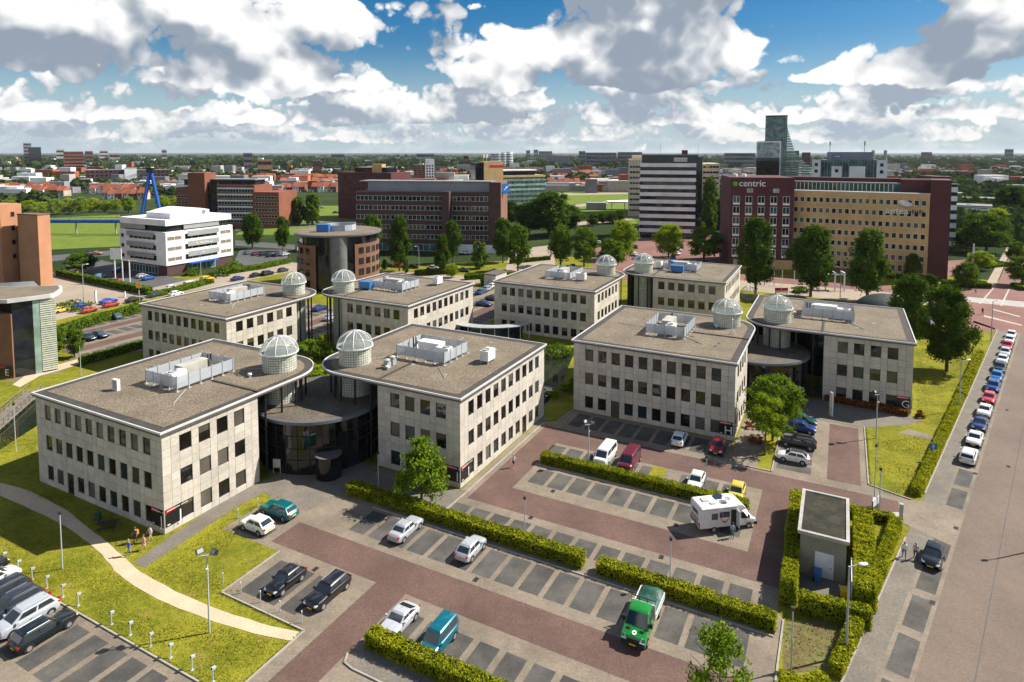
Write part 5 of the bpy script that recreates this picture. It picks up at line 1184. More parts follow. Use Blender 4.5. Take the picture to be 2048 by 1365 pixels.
for x, y, yt, rz, l in ((1692, 1312, 1133, .1, 'tall street lamp with oval head at the kiosk hedge'), (1918, 822, 722, .1, 'street lamp at the hedge beside the parked row'), (1982, 682, 603, .1, 'street lamp at the far end of the parked row'), (838, 544, 494, 3, 'white street lamp before the brown block'), (891, 545, 497, 3, 'second white street lamp before the brown block'),
    (1548, 572, 501, 2, 'street lamp before the maroon block'), (1680, 600, 536, 2, 'street lamp on the tram street'), (402, 557, 506, 1, 'lamp at the white office entrance'), (168, 612, 531, 1, 'tall lamp beside the blue convertibles')):
    street_lamp(G(x, y), hgt(x, y, yt), l, rz)
_h = G(1984, 1120); street_lamp(Vector((_h.x + 8.6, _h.y + 2.3, 0)), 8.2, 'street lamp on the far side of the street, just outside the right edge', 3.3)
cp = shared('charger', lambda: [MB().tube((0, 0, 0), (0, 0, 1.0), .045, n=6).box(-.12, .12, -.12, .12, 0, .04).mesh('post', 'lamp_post'), MB().box(-.10, .24, -.09, .09, 0, .17).mesh('head', 'screen_panel'), MB().box(-.115, -.101, -.07, .07, .02, .15).mesh('face_plate', 'dark_lamp')])
PO = ('first', 'second', 'third', 'fourth', 'fifth', 'sixth', 'seventh', 'eighth', 'ninth', 'tenth', 'eleventh', 'twelfth')
for i, v in enumerate((71.4, 68.8, 66.4, 63.9, 61.3, 58.9, 54.0, 51.4, 48.7, 46.2, 43.6, 41.2)):
    t = thing('charging_post', f'{PO[i]} white charging post from the left along the lower car park', 'post', W(30.25, v), PHI, 'charging posts along the lower car park')
    obj('post', cp[0], t); hd = obj('head', cp[1], t, (0, 0, .98)); hd.rotation_euler[1] = .22; obj('face_plate', cp[2], hd)
for i, (x, y, l) in enumerate(((446, 1168, 'nearest the pavement edge, left of the black hatchback'), (482, 1187, 'at the grass edge left of the black hatchback'), (521, 1205, 'in front of the black hatchback'), (560, 1225, 'between the two black cars'), (604, 1246, 'at the corner in front of the black estate'), (477, 1037, 'left of the white hatchback'), (516, 1015, 'left of the teal estate'))):
    t = thing('marker_post', 'thin pale marker post ' + l, 'post', G(x, y), 0, 'thin marker posts at the grass edge')
    obj('post', shared('mpost', lambda: MB().tube((0, 0, 0), (0, 0, 1.0), .035, n=6).mesh('post', 'lamp_post')), t); obj('cap', shared('mcap', lambda: MB().tube((0, 0, .95), (0, 0, 1.08), .05, n=6).mesh('cap', 'lamp_head')), t)
# drains and manhole covers
mat('cast_iron', (.06, .045, .04), .7, .2, 3)
dm = shared('drain', lambda: [MB().box(-.3, .3, -.22, .22, 0, .02).mesh('frame', 'cast_iron'), (lambda b: [b.box(-.26 + .09 * i, -.22 + .09 * i, -.18, .18, .02, .03) for i in range(6)] and b)(MB()).mesh('grate', 'black_metal')])
for i, (x, y, l) in enumerate(((1865, 1206, 'on the street edge below the black hatchback'), (1912, 1057, 'on the street edge above the black hatchback'), (1950, 948, 'on the street edge below the white estate'), (2014, 821, 'out on the carriageway beside the blue car'), (2017, 934, 'out on the carriageway beside the white estate'), (952, 1160, 'stained, below the small silver hatchback'), (631, 1139, 'between the two black cars'), (882, 1244, 'beside the teal van'), (1323, 1115, 'at the aisle left of the low lamp post'), (1106, 983, 'before the hedge of the vans'), (1352, 1051, 'behind the motorhome'), (1062, 1036, 'at the aisle left of the lower lamp post'))):
    p = G(x, y); p.z = .03; t = thing('drain_cover', 'rusty drain cover ' + l, 'drain', p, SRZ if x > 1800 else PHI, 'drain covers')
    obj('frame', dm[0], t); obj('grate', dm[1], t)
# kiosk
mat('kiosk_wall', (.24, .225, .17), .9, .12, .8, fine=4, fine_amt=.1); mat('moss', (.020, .020, .007), .95, .35, .5, c2=(.04, .036, .018), fine=2, fine_amt=.4); mat('bin_blue', (.02, .12, .42), .4); mat('bin_yellow', (.72, .42, .0), .45); mat('white_door', (.62, .64, .66), .5)
k = thing('transformer_kiosk', 'small beige kiosk with mossy flat roof inside the tall hedges', 'kiosk', W(64.6, -1.3), PHI)
build('wall', MB().box(0, 8.0, 0, 3.9, 0, 3.9), 'kiosk_wall', k)
ro = build('roof', MB().box(-.2, 8.2, -.2, 4.1, 3.9, 4.12), 'concrete', k)
build('parapet', MB().box(-.25, 8.25, -.25, .05, 4.0, 4.26).box(-.25, 8.25, 3.85, 4.15, 4.0, 4.26).box(-.25, .05, .05, 3.85, 4.0, 4.26).box(7.95, 8.25, .05, 3.85, 4.0, 4.26), 'concrete', ro)
build('roof_covering', MB().box(.06, 7.94, .06, 3.84, 4.12, 4.15), 'moss', ro)
dd = build('door', MB().box(-.05, -.005, 1.0, 2.6, .1, 2.5), 'white_door', k); build('handle', MB().box(-.1, -.05, 1.2, 1.3, 1.1, 1.2), 'dark_lamp', dd)
sheet('yard_paving', [ur(60.8, 64.6, -2.0, 2.4)], 'grey_paving', 4)
def bin_(name, p, rz, m, label):
    t = thing(name, label, 'bin', p, rz)
    build('body', MB().add([(-.3, -.25, .08), (.3, -.25, .08), (.3, .25, .08), (-.3, .25, .08), (-.38, -.32, 1.0), (.38, -.32, 1.0), (.38, .32, 1.0), (-.38, .32, 1.0)], [(0, 1, 2, 3), (4, 5, 6, 7), (0, 1, 5, 4), (1, 2, 6, 5), (2, 3, 7, 6), (3, 0, 4, 7)]), m, t)
    build('lid', MB().box(-.42, .42, -.36, .36, 1.0, 1.08), m, t); build('wheel', MB().tube((-.3, .3, .12), (.3, .3, .12), .12), 'rubber', t)
bin_('wheelie_bin', W(63.9, 1.0), PHI, 'bin_blue', 'blue wheelie bin before the kiosk door'); bin_('wheelie_bin', W(62.2, -1.2), PHI + .2, 'bin_yellow', 'yellow wheelie bin inside the kiosk hedge')
t = thing('white_fence_panel', 'tall white fence panel between kiosk and bright hedge', 'fence', W(61.5, -1.75), PHI); build('panel', MB().box(0, 3.6, -.03, .03, .1, 2.3), 'white_door', t); build('post', MB().box(-.05, .05, -.06, .06, 0, 2.4), 'grey_metal', t); build('post', MB().box(3.55, 3.65, -.06, .06, 0, 2.4), 'grey_metal', t)
t = thing('notice_board', 'pale notice board on two legs at the driveway hedge', 'notice board', W(78.9, -4.3), PHI - .4)
for x in (-1.0, 1.0): build('leg', MB().box(x - .05, x + .05, -.05, .05, 0, 2.0), 'dark_lamp', t)
build('board', MB().box(-1.05, 1.05, -.04, .04, 1.25, 2.05), 'white_door', t)
t = thing('intercom_pillar', 'grey pillar at the driveway mouth', 'pillar', G(1802, 1036), PHI); build('body', MB().box(-.2, .2, -.18, .18, 0, 1.6), 'grey_metal', t); build('screen', MB().box(-.12, .12, -.2, -.181, 1.1, 1.4), 'dark_lamp', t); build('plinth', MB().lathe([(0, .02), (1.1, .02), (1.1, 0)], 20), 'concrete', t)
t = thing('cabinet', 'grey utility cabinet beside the lamp at the driveway', 'cabinet', G(1751, 1022), PHI); build('body', MB().box(-.35, .35, -.25, .25, 0, 1.3), 'grey_metal', t); build('lid', MB().box(-.4, .4, -.3, .3, 1.3, 1.36), 'lamp_post', t)
t = thing('parking_sign', 'blue square sign at the low hedge beside the lawn', 'sign', G(1866, 922), SRZ - 1.2); build('post', MB().tube((0, 0, 0), (0, 0, 2.2), .04), 'lamp_post', t); build('plate', MB().box(-.4, .4, -.02, .02, 1.5, 2.3), 'bin_blue', t)
me = text_mesh('P', .6, .003, 'sign_white'); o = obj('letter', me, t, (-.2, -.03, 1.68)); o.rotation_euler = (math.pi / 2, 0, 0)
for x, y, yt, l in ((1662, 832, 786, 'white totem sign before pavilion G'), (192, 607, 581, 'white totem on the left street beside a blue convertible'), (250, 595, 584, 'low white pillar on the left street')):
    h = hgt(x, y, yt); t = thing('totem_sign', l, 'sign', G(x, y), PHI + .6); build('panel', MB().box(-.32, .32, -.12, .12, .1, h), 'white_door', t); build('base', MB().box(-.4, .4, -.2, .2, 0, .1), 'concrete', t); build('cap', MB().box(-.33, .33, -.13, .13, h, h + .06), 'grey_metal', t)
t = thing('sign_board', 'small arched sign frame beside the glass lobby of J', 'sign', G(554, 948), PHI - 1.2)
for x in (-.45, .45): build('leg', MB().tube((x, 0, 0), (x, 0, 1.9), .04), 'lamp_post', t)
build('board', MB().box(-.42, .42, -.03, .03, .8, 1.9), 'beige_unit', t)
t = thing('picnic_bench', 'dark picnic bench in the shade beside pavilion J', 'bench', G(216, 1058), .3)
build('table_top', MB().box(-.9, .9, -.35, .35, .7, .76), 'black_trim', t)
for y in (-.7, .7): build('seat', MB().box(-.9, .9, y - .13, y + .13, .42, .47), 'black_trim', t)
for x in (-.6, .6): build('leg', MB().tube((x, -.7, 0), (x, .25, .7), .04, n=5).tube((x, .7, 0), (x, -.25, .7), .04, n=5), 'black_trim', t)
mat('bin_green', (.01, .06, .05), .5)
t = thing('litter_bin', 'dark green litter bin in the shade beside pavilion J', 'bin', G(197, 1046), 0); build('body', MB().box(-.25, .25, -.2, .2, .3, 1.1), 'bin_green', t); build('post', MB().box(-.05, .05, -.05, .05, 0, .3), 'dark_lamp', t)
# wooden bridge left of J
mat('timber', (.19, .165, .13), .9, .2, 1, rnd=.15)
br = thing('wooden_footbridge', 'wooden footbridge with railings left of pavilion J', 'bridge', G(0, 862), 0)
a, b_ = G(-40, 885), G(72, 786); d = (b_ - a); ln = d.length; br.location = a; br.rotation_euler[2] = math.atan2(d.y, d.x)
sp_ = .42; pm = shared('bplank', lambda: MB().box(0, .38, -1.1, 1.1, .5, .58).mesh('plank', 'timber'))
for i in range(int(ln / sp_)): obj('plank', pm, br, (i * sp_, 0, 0))
for sg in (1, -1):
    r_ = MB()
    for i in range(int(ln / 1.5) + 1): r_.box(i * 1.5, i * 1.5 + .08, sg * 1.08 - .04, sg * 1.08 + .04, .0, 1.55)
    r_.box(0, ln, sg * 1.08 - .05, sg * 1.08 + .05, 1.5, 1.58); r_.box(0, ln, sg * 1.08 - .03, sg * 1.08 + .03, 1.0, 1.06); r_.box(0, ln, sg * 1.16, sg * 1.22, .35, .6)
    build('railing', r_, 'timber', br)
sheet('ditch', [gp((0, 900), (85, 845), (85, 800), (60, 800), (0, 850))], 'pond_water', 2)
# curved glass canopy between the rear pavilions
t = thing('curved_canopy', 'curved pale canopy on glass walls behind pavilion I', 'canopy', G(985, 668), 0)
cb = MB(); cw = MB(); A0, A1 = rad(200), rad(330)
for i in range(14):
    a0, a1 = A0 + (A1 - A0) * i / 14, A0 + (A1 - A0) * (i + 1) / 14
    q = [(7 * math.cos(z_), 5 * math.sin(z_)) for z_ in (a0, a1)] + [(9.6 * math.cos(z_), 7.4 * math.sin(z_)) for z_ in (a1, a0)]
    cb.prism(q, 3.2, 3.35); cw.add([(7.6 * math.cos(a0), 5.6 * math.sin(a0), 0), (7.6 * math.cos(a1), 5.6 * math.sin(a1), 0), (7.6 * math.cos(a1), 5.6 * math.sin(a1), 3.2), (7.6 * math.cos(a0), 5.6 * math.sin(a0), 3.2)], [(0, 1, 2, 3)])
build('roof', cb, 'grey_metal', t); build('glass_wall', cw, 'pane_blue', t)
for i in range(8): a0 = A0 + (A1 - A0) * i / 7; build('column', MB().tube((9.2 * math.cos(a0), 7.0 * math.sin(a0), 0), (9.2 * math.cos(a0), 7.0 * math.sin(a0), 3.2), .07), 'white_rib', t)
# small transformer house behind the rear pavilions
t = thing('transformer_house', 'small pale flat-roofed house between clipped hedges behind the rear pavilions', 'hut', G(968, 572), PHI)
build('wall', MB().box(0, 7, -4, 0, 0, 3.4), 'stone', t); build('roof', MB().box(-.15, 7.15, -4.15, .15, 3.4, 3.7), 'soffit', t); build('door', MB().box(-.04, 0, -2.6, -1.4, .05, 2.2), 'grey_metal', t)
# ------------------------------------------------------------ people
mat('skin', (.52, .30, .21), .6, .05)
def person(p, rz, label, top, legs, hair, h=1.75, step=.35, arm=.25, top_len=0, bare_legs=False, name='person', bag=None, shoes=(.03, .03, .03)):
    """skinned figure, walking: x is forward"""
    t = thing(name, label, 'person', p, rz)
    me = bpy.data.meshes.new('body'); V, E, Rr = [], [], []
    def j(x, y, z, r, par=None):
        V.append((x, y, z)); Rr.append(r); i = len(V) - 1
        if par is not None: E.append((par, i))
        return i
    pel = j(0, 0, .95, .135); wst = j(.0, 0, 1.12, .12, pel); chest = j(.01, 0, 1.33, .145, wst); nk = j(.01, 0, 1.49, .06, chest); hd = j(.03, 0, 1.58, .085, nk); hd2 = j(.03, 0, 1.68, .095, hd)
    for sg in (1, -1):
        s = step * sg
        hip = j(.0, sg * .09, .9, .095, pel); kn = j(s * .35 + .03, sg * .1, .5, .062, hip); an = j(s * .75 - .02 * (1 if s < 0 else 0), sg * .1, .09, .042, kn); j(s * .75 + .15, sg * .11, .04, .04, an)
        sh = j(.0, sg * .18, 1.42, .065, chest); el = j(-s * .35 * arm * 3, sg * .25, 1.16, .045, sh); wr = j(-s * .6 * arm * 3 + .1, sg * .25, .94, .032, el)
        hn = j(-s * .62 * arm * 3 + .12, sg * .25, .88, .03, wr)
        for f in range(4): j(-s * .62 * arm * 3 + .10 + .022 * f, sg * .245, .79 + .006 * abs(f - 1.5), .010, hn)
        j(-s * .62 * arm * 3 + .19, sg * .22, .84, .011, hn)
    me.from_pydata(V, E, []); o = bpy.data.objects.new('body', me); C.objects.link(o)
    sk = o.modifiers.new('s', 'SKIN'); sk.use_smooth_shade = True; sb_ = o.modifiers.new('b', 'SUBSURF'); sb_.levels = 1; sb_.render_levels = 1
    for i, r in enumerate(Rr): me.skin_vertices[0].data[i].radius = (r, r)
    me.skin_vertices[0].data[0].use_root = True
    m2 = bpy.data.meshes.new_from_object(o.evaluated_get(bpy.context.evaluated_depsgraph_get())); bpy.data.objects.remove(o); bpy.data.meshes.remove(me)
    nm = 'cloth%d' % len(MAT)
    mt = mat(nm + 't', top, .8, .1, 3); ml = mat(nm + 'l', legs, .8, .1, 3); ms_ = mat(nm + 's', shoes, .6); mh = mat(nm + 'h', hair, .7, .2, 6)
    m2.materials.clear()
    for q in (MAT['skin'], mt, ml, ms_): m2.materials.append(q)
    for f in m2.polygons:
        c = f.center; a = abs(c.y) > .2
        f.material_index = 0 if c.z > 1.47 else (1 if c.z > (1.2 if a else .98 - top_len) else (0 if a and c.z > .7 else ((0 if bare_legs and c.z < .55 else 2) if c.z > .085 else 3)))
        f.use_smooth = True
    b = obj('body', m2, t); k = h / 1.78; t.scale = (k, k, k)
    hr = MB().lathe([(0, .125), (.07, .11), (.115, .05), (.12, -.02), (.10, -.07)], 12); obj('hair', hr.mesh('hair', nm + 'h', 80), t, (.015, 0, 1.68))
    if top_len > 0: build('coat_skirt', MB().lathe([(.15, 1.05), (.19, .98 - top_len * .5), (.23, .98 - top_len)], 14), nm + 't', t, smooth=60)
    if bag: build('bag', MB().box(-.32, -.14, -.18, .16, .95, 1.38), bag, t)
    return t
mat('orange_bag', (.62, .24, .01), .7); mat('grey_bag', (.14, .14, .14), .8)
hd_ = -2.2
person(G(258, 1112), hd_, 'person in bright blue jacket and jeans walking on the grass', (.01, .10, .62), (.12, .20, .30), (.35, .22, .08), 1.72)
person(G(271, 1087), hd_, 'person in dark clothes with orange bag walking in front of pavilion J', (.05, .05, .07), (.02, .02, .04), (.10, .04, .02), 1.72, bag='orange_bag')
person(G(288, 1101), hd_, 'person in pink dress walking behind the blue jacket', (.70, .36, .34), (.30, .24, .2), (.16, .05, .02), 1.66, top_len=.32, bare_legs=True)
person(G(301, 1084), hd_, 'person in white shirt and shorts at the corner of pavilion J', (.68, .68, .66), (.66, .64, .6), (.05, .03, .03), 1.78, bare_legs=True)
person(G(1027, 936), -1.9, 'person jogging in white shirt and dark shorts beside pavilion I', (.72, .70, .70), (.03, .035, .06), (.35, .25, .2), 1.75, .5, .4, bare_legs=True)
person(G(1465, 1077), 1.2, 'person in pale blue top and green trousers at the motorhome door', (.42, .46, .66), (.0, .26, .19), (.04, .02, .02), 1.68, .15, .15)
person(G(1808, 1117), -2.0, 'person in white shirt and jeans walking left of another on the pavement', (.70, .69, .70), (.08, .13, .25), (.3, .25, .22), 1.75)
person(G(1831, 1119), -2.0, 'person in grey shirt and dark trousers walking beside the black car', (.42, .42, .36), (.015, .015, .02), (.35, .3, .28), 1.74)
person(G(1965, 630), -2.0, 'dark dressed person with white bag walking on the red square', (.02, .02, .05), (.03, .03, .05), (.03, .02, .02), 1.78, bag='grey_bag')
person(G(1951, 588), 1.2, 'person in light top standing by the crossing road', (.45, .5, .6), (.03, .03, .05), (.05, .04, .03), 1.75)
# ------------------------------------------------------------ buildings beyond the campus
for n_, c_, kw in (('brick_dark', (.085, .042, .040), dict(fine=1.2, fine_amt=.12)), ('brick_maroon', (.095, .026, .030), dict(fine=1.2, fine_amt=.1)), ('brick_red', (.22, .075, .04), dict(fine=1, fine_amt=.12)), ('brick_brown', (.20, .095, .06), dict(fine=1, fine_amt=.12)),
    ('brick_yellow', (.58, .38, .17), dict(fine=1, fine_amt=.1)), ('orange_panel', (.45, .215, .115), dict()), ('white_panel', (.80, .80, .80), dict(rnd=.05)), ('white_band', (.80, .81, .80), dict()), ('beige_panel', (.62, .52, .37), dict()), ('grey_panel', (.25, .26, .29), dict()),
    ('roof_tile', (.36, .10, .045), dict(rnd=.35, fine=1, fine_amt=.15)), ('roof_dark', (.10, .075, .065), dict(rnd=.3)), ('house_wall', (.42, .36, .30), dict(rnd=.4)), ('blue_steel', (.01, .09, .42), dict()), ('sun_blind', (.30, .32, .32), dict()), ('tan_blind', (.22, .18, .13), dict()), ('roof_grey', (.20, .20, .20), dict()), ('slab_grey', (.22, .22, .25), dict(rnd=.3)), ('slab_pale', (.45, .42, .38), dict(rnd=.3))):
    mat(n_, c_, .85, .1, .2, **kw)
glass('glass_dark', (.014, .017, .022)); glass('glass_teal', (.035, .10, .11)); glass('glass_green', (.30, .42, .36), .12, .5, .25, .4); glass('glass_mirror', (.30, .37, .40), .06)
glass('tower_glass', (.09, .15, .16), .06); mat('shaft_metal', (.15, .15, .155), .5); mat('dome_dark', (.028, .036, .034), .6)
def base(pL, pR):
    d = pR - pL; return Vector((pL.x, pL.y, 0)), math.atan2(d.y, d.x), Vector((d.x, d.y, 0)).length
class Blk:
    """a building with local x along its front from left to right, y away from the viewer"""
    def __init__(s, name, label, pL, pR, depth, group=None, cat='building'):
        o, rz, s.w = base(pL, pR); s.d = depth; s.t = thing(name, label, cat, o, rz, group)
    def box(s, name, m, x0, x1, y0, y1, z0, z1, parent=None): return build(name, MB().box(x0, x1, y0, y1, z0, z1), m, parent or s.t)
    def place(s, face, x, z):
        if face == 'front': return (x, 0, z), 0
        if face == 'right': return (s.w, x, z), math.pi / 2
        return (0, s.d - x, z), -math.pi / 2
    def win(s, face, x, z, w, h, fm='white_rib', gm='glass_dark', y=0, mull=0, name='window'):
        def fr():
            b = MB(); t = .09
            b.box(-w / 2, -w / 2 + t, -.06, 0, 0, h).box(w / 2 - t, w / 2, -.06, 0, 0, h).box(-w / 2 + t, w / 2 - t, -.06, 0, 0, t).box(-w / 2 + t, w / 2 - t, -.06, 0, h - t, h)
            for i in range(mull): q = -w / 2 + w * (i + 1) / (mull + 1); b.box(q - t * .7, q + t * .7, -.06, 0, t, h - t)
            return b.mesh('window', fm)
        me = shared(('bw', round(w, 2), round(h, 2), fm, mull), fr)
        pm = shared(('bp', round(w, 2), round(h, 2), gm), lambda: MB().box(-w / 2 + .06, w / 2 - .06, -.04, -.005, .06, h - .06).mesh('pane', gm))
        l, rz = s.place(face, x, z)
        if y: l = (l[0] + (y if face != 'front' else 0) * (1 if face == 'right' else -1), l[1] - (y if face == 'front' else 0), l[2])
        o = obj(name, me, s.t, l, rz); obj('pane', pm, o); return o
    def ribbon(s, face, x0, x1, z0, z1, step=1.8, fm='white_rib', gm='glass_dark', y=0): return s.win(face, (x0 + x1) / 2, z0, x1 - x0, z1 - z0, fm, gm, y, max(0, int((x1 - x0) / step) - 1))
BR = random.Random(21)
def GM(): return BR.choice(('glass_dark', 'glass_dark', 'glass_dark', 'glass_teal', 'pane_blind'))
# white office
F0 = G(334, 553); Bd = W(0, 1); Ad = W(1, 0); L0 = F0 + Bd * along(F0, Bd, 242)
b = Blk('white_office', 'white panelled office building with grey sun blinds and curved penthouse', L0, F0, 30); Ww = b.w; D2 = along(F0, Ad, 467); b.d = D2
b.box('wall', 'brick_dark', .4, Ww - .4, .4, D2 - .4, 0, 3.3); b.box('upper_wall', 'white_panel', 0, Ww, 0, D2, 3.3, 14.2); b.box('recessed_floor', 'glass_dark', 1, Ww - 1, 1, D2 - 1, 14.2, 16.2)
b.box('roof', 'white_panel', .2, Ww - .2, .2, D2 - .2, 16.2, 18.2)
ph = MB(); cur = [(3 + (D2 - 11) * i / 12, 20.6 + .7 * math.sin(i / 12 * 4.4 - .9)) for i in range(13)]
poly = [(y, z) for y, z in cur] + [(D2 - 8, 18.2), (3, 18.2)]; n = len(poly)
for x in (Ww * .42, Ww - 1.5): ph.v += [(x, y, z) for y, z in poly]
ph.f += [tuple(range(n)), tuple(range(2 * n - 1, n - 1, -1))] + [(i, (i + 1) % n, n + (i + 1) % n, n + i) for i in range(n)]; ph.m += [0] * (n + 2)
build('penthouse', ph, 'white_panel', b.t); build('clock_disc', MB().tube((Ww - 1.5, D2 * .6, 19.7), (Ww - 1.35, D2 * .6, 19.7), .7, n=18), 'grey_panel', b.t)
for k in range(3):
    z = 4.6 + 3.4 * k
    b.ribbon('front', Ww * .22, Ww * .80, z, z + 1.7, 2.2); b.box('sun_blind', 'sun_blind', Ww * .2, Ww * .78, -.7, -.62, z + .9, z + 2.5)
    b.win('front', Ww * .07, z, 1.6, 1.4, gm='glass_dark'); b.ribbon('right', D2 * .02, D2 * .22, z, z + 1.3, 2, gm='tan_blind'); b.ribbon('right', D2 * .80, D2 * .97, z, z + 1.3, 2, gm='tan_blind')
    b.ribbon('right', D2 * .27, D2 * .75, z - .2, z + 1.5, 2.2); q = b.box('sun_blind', 'sun_blind', Ww + .62, Ww + .7, D2 * .29, D2 * .76, z + .8, z + 2.5)
    if k == 1:
        build('emblem', MB().tube((Ww + .7, D2 * .42, z + 1.55), (Ww + .76, D2 * .42, z + 1.55), .55, n=18), 'brick_yellow', q); build('lettering', MB().box(Ww + .705, Ww + .72, D2 * .47, D2 * .66, z + 1.35, z + 1.55).box(Ww + .705, Ww + .72, D2 * .47, D2 * .60, z + 1.75, z + 1.9), 'sign_white', q)
b.box('sun_blind', 'sun_blind', Ww - .6, Ww - .5, D2 * .27, D2 * .8, 14.6, 16.2); b.box('sun_blind', 'sun_blind', .9, Ww * .55, .3, .4, 14.6, 16.2)
b.box('entrance_canopy', 'blue_steel', Ww - .4, Ww + 1.8, D2 * .3, D2 * .72, 3.0, 3.3); b.ribbon('right', D2 * .3, D2 * .72, .3, 2.7, 1.6, gm='glass_teal', y=-.35); b.ribbon('front', Ww * .2, Ww * .8, .3, 2.8, 1.6, gm='glass_teal', y=-.35)
# round brick tower
cx = G(656, 586); cx = Vector((cx.x, cx.y + 12, 0))
t = thing('round_tower', 'round brown brick tower with silver stair shaft behind the rear pavilions', 'building', cx, math.atan2(cx.x, -cx.y) * 0)
build('glass_core', MB().lathe([(0, 0), (11.4, 0), (11.4, 15.9), (0, 15.9)], 48), 'glass_dark', t, smooth=30)
fa = -math.pi / 2 + math.atan2(-cx.x, cx.y) * 0 - math.atan2(cx.x, cx.y)            # towards the camera
for a0, a1 in ((rad(22), rad(120)), (rad(-150), rad(-32))):
    build('brick_wall', MB().lathe([(11.5, 0), (12, 0), (12, 13.4), (11.5, 13.4)], 24, a0=fa + a0, a1=fa + a1), 'brick_brown', t, smooth=30)
wm = shared('twin', lambda: MB().box(-.05, .05, -.8, .8, 0, 1.8).mesh('window', 'glass_dark'))
for k in range(4):
    for a in (32, 44, 56, 68, 80, -46, -60, -74, -88): q = fa + rad(a); obj('window', wm, t, (12.02 * math.cos(q), 12.02 * math.sin(q), 1.4 + 3.1 * k), q)
build('stair_shaft', MB().lathe([(2.4, 0), (2.4, 15.9)], 24, (10.6 * math.cos(fa), 10.4 * math.sin(fa))), 'shaft_metal', t, smooth=30)
build('roof', MB().lathe([(0, 15.9), (12.7, 15.9), (12.8, 16.4), (12.5, 16.5), (0, 16.45)], 56), 'shaft_metal', t, smooth=30); build('roof_gravel', MB().lathe([(12.3, 16.55), (0, 16.55)], 40), 'gravel', t)
build('plant_screen', MB().lathe([(4.6, 16.6), (4.6, 18.3), (4.45, 18.3), (4.45, 16.6)], 12, (.5, 1)), 'screen_panel', t, smooth=30); build('plant_box', MB().box(-5, -1.4, -5.4, -3.2, 16.6, 18.8), 'blue_unit', t)
# brown brick block
b = Blk('brown_brick_block', 'long dark brown brick office block with window bands and grey penthouse', G(713, 501), G(1001, 508), 16); w_ = b.w
b.box('wall', 'brick_dark', 0, w_ * .63, 0, 16, 0, 24.2); b.box('wall', 'brick_dark', w_ * .63, w_ * .93, .5, 16, 0, 24.1); b.box('end_wall', 'brick_brown', w_ * .93, w_ + .2, 0, 16, 0, 28.2)
b.box('pier', 'brick_dark', w_ * .615, w_ * .665, -3, .4, 0, 24.6); b.box('penthouse', 'grey_panel', w_ * .07, w_ * .928, 3, 13, 24.2, 28.0); b.box('penthouse_roof', 'roof_grey', w_ * .01, w_ * .93, 2.6, 13.4, 28.0, 28.4)
b.box('dark_end', 'brick_dark', w_ * .925, w_ * .998, -.06, -.02, 0, 28.1)
for k in range(5):
    z = 5.2 + 3.85 * k
    for i in range(5): b.ribbon('front', w_ * (.005 + .122 * i), w_ * (.005 + .122 * i + .114), z, z + 1.9, 1.5, gm=BR.choice(('glass_dark', 'pane_blind', 'glass_dark')))
    for i in range(2): b.ribbon('front', w_ * (.675 + .125 * i), w_ * (.675 + .125 * i + .115), z, z + 1.9, 1.5, y=-.5)
b.ribbon('front', w_ * .02, w_ * .6, .4, 3.2, 2.4, gm='glass_teal'); b.box('white_base', 'white_panel', w_ * .69, w_ * .99, -.3, -.07, 0, 3.4)
si = thing('round_logo_sign', 'round blue logo sign high on the brown block\'s right corner', 'sign', atY(1011, 378, 254), b.t.rotation_euler[2] + .9); build('disc', MB().tube((0, .3, 0), (0, -.1, 0), 2.2, n=28), 'bin_blue', si); build('swirl', MB().add([(-1.2, -.13, -.9), (.2, -.13, .1), (1.5, -.13, 1.0), (.4, -.13, 1.0), (1.3, -.13, -.2), (-.1, -.13, -.6)], [(0, 1, 2, 3), (0, 4, 5)]), 'sign_white', si)
# red brick offices
b = Blk('red_brick_office', 'red brick office complex with white window bands and stair tower', G(355, 452), G(563, 456), 18); w_ = b.w; X1 = lambda px: (px - 355) / 208 * w_
b.box('wall', 'brick_red', 0, X1(412), 0, 18, 0, 21); b.box('stair_tower', 'brick_red', X1(384), X1(418), -2, 8, 0, 29); b.box('glass_stair', 'glass_dark', X1(418), X1(437), .5, 12, 0, 24); b.box('wing', 'brick_red', X1(437), X1(512), 0, 18, 0, 22.5); b.box('wing', 'brick_red', X1(512), X1(563), -2, 18, 0, 19); b.box('penthouse', 'glass_dark', X1(362), X1(505), 4, 14, 22, 25); b.box('roof', 'roof_grey', X1(358), X1(508), 3, 15, 25, 25.5)
for k in range(6):
    z = 2.2 + 3.3 * k; b.ribbon('front', X1(440), X1(510), z, z + 1.6, 1.6); b.box('white_band', 'white_band', X1(438), X1(511), -.12, -.02, z + 1.7, z + 2.4)
    if k < 5: b.ribbon('front', X1(517), X1(560), z, z + 1.4, 1.6, y=2); b.ribbon('front', X1(358), X1(383), z, z + 1.4, 1.6)
# dark brick block behind
b = Blk('dark_brick_block', 'dark brick block with yellow rooftop room behind the long brown block', G(677, 436), G(783, 442), 20); w_ = b.w
b.box('wall', 'brick_maroon', 0, w_, 0, 20, 0, 28); b.box('penthouse', 'glass_dark', w_ * .25, w_ * .85, 4, 14, 28, 31); b.box('rooftop_room', 'brick_yellow', w_ * .58, w_ * .76, 3.9, 8, 28, 33)
for k in range(6):
    for i in range(11): b.win('front', w_ * (i + .6) / 11.2, 6.5 + 3.6 * k, 1.1, 1.6, 'brick_dark', GM())
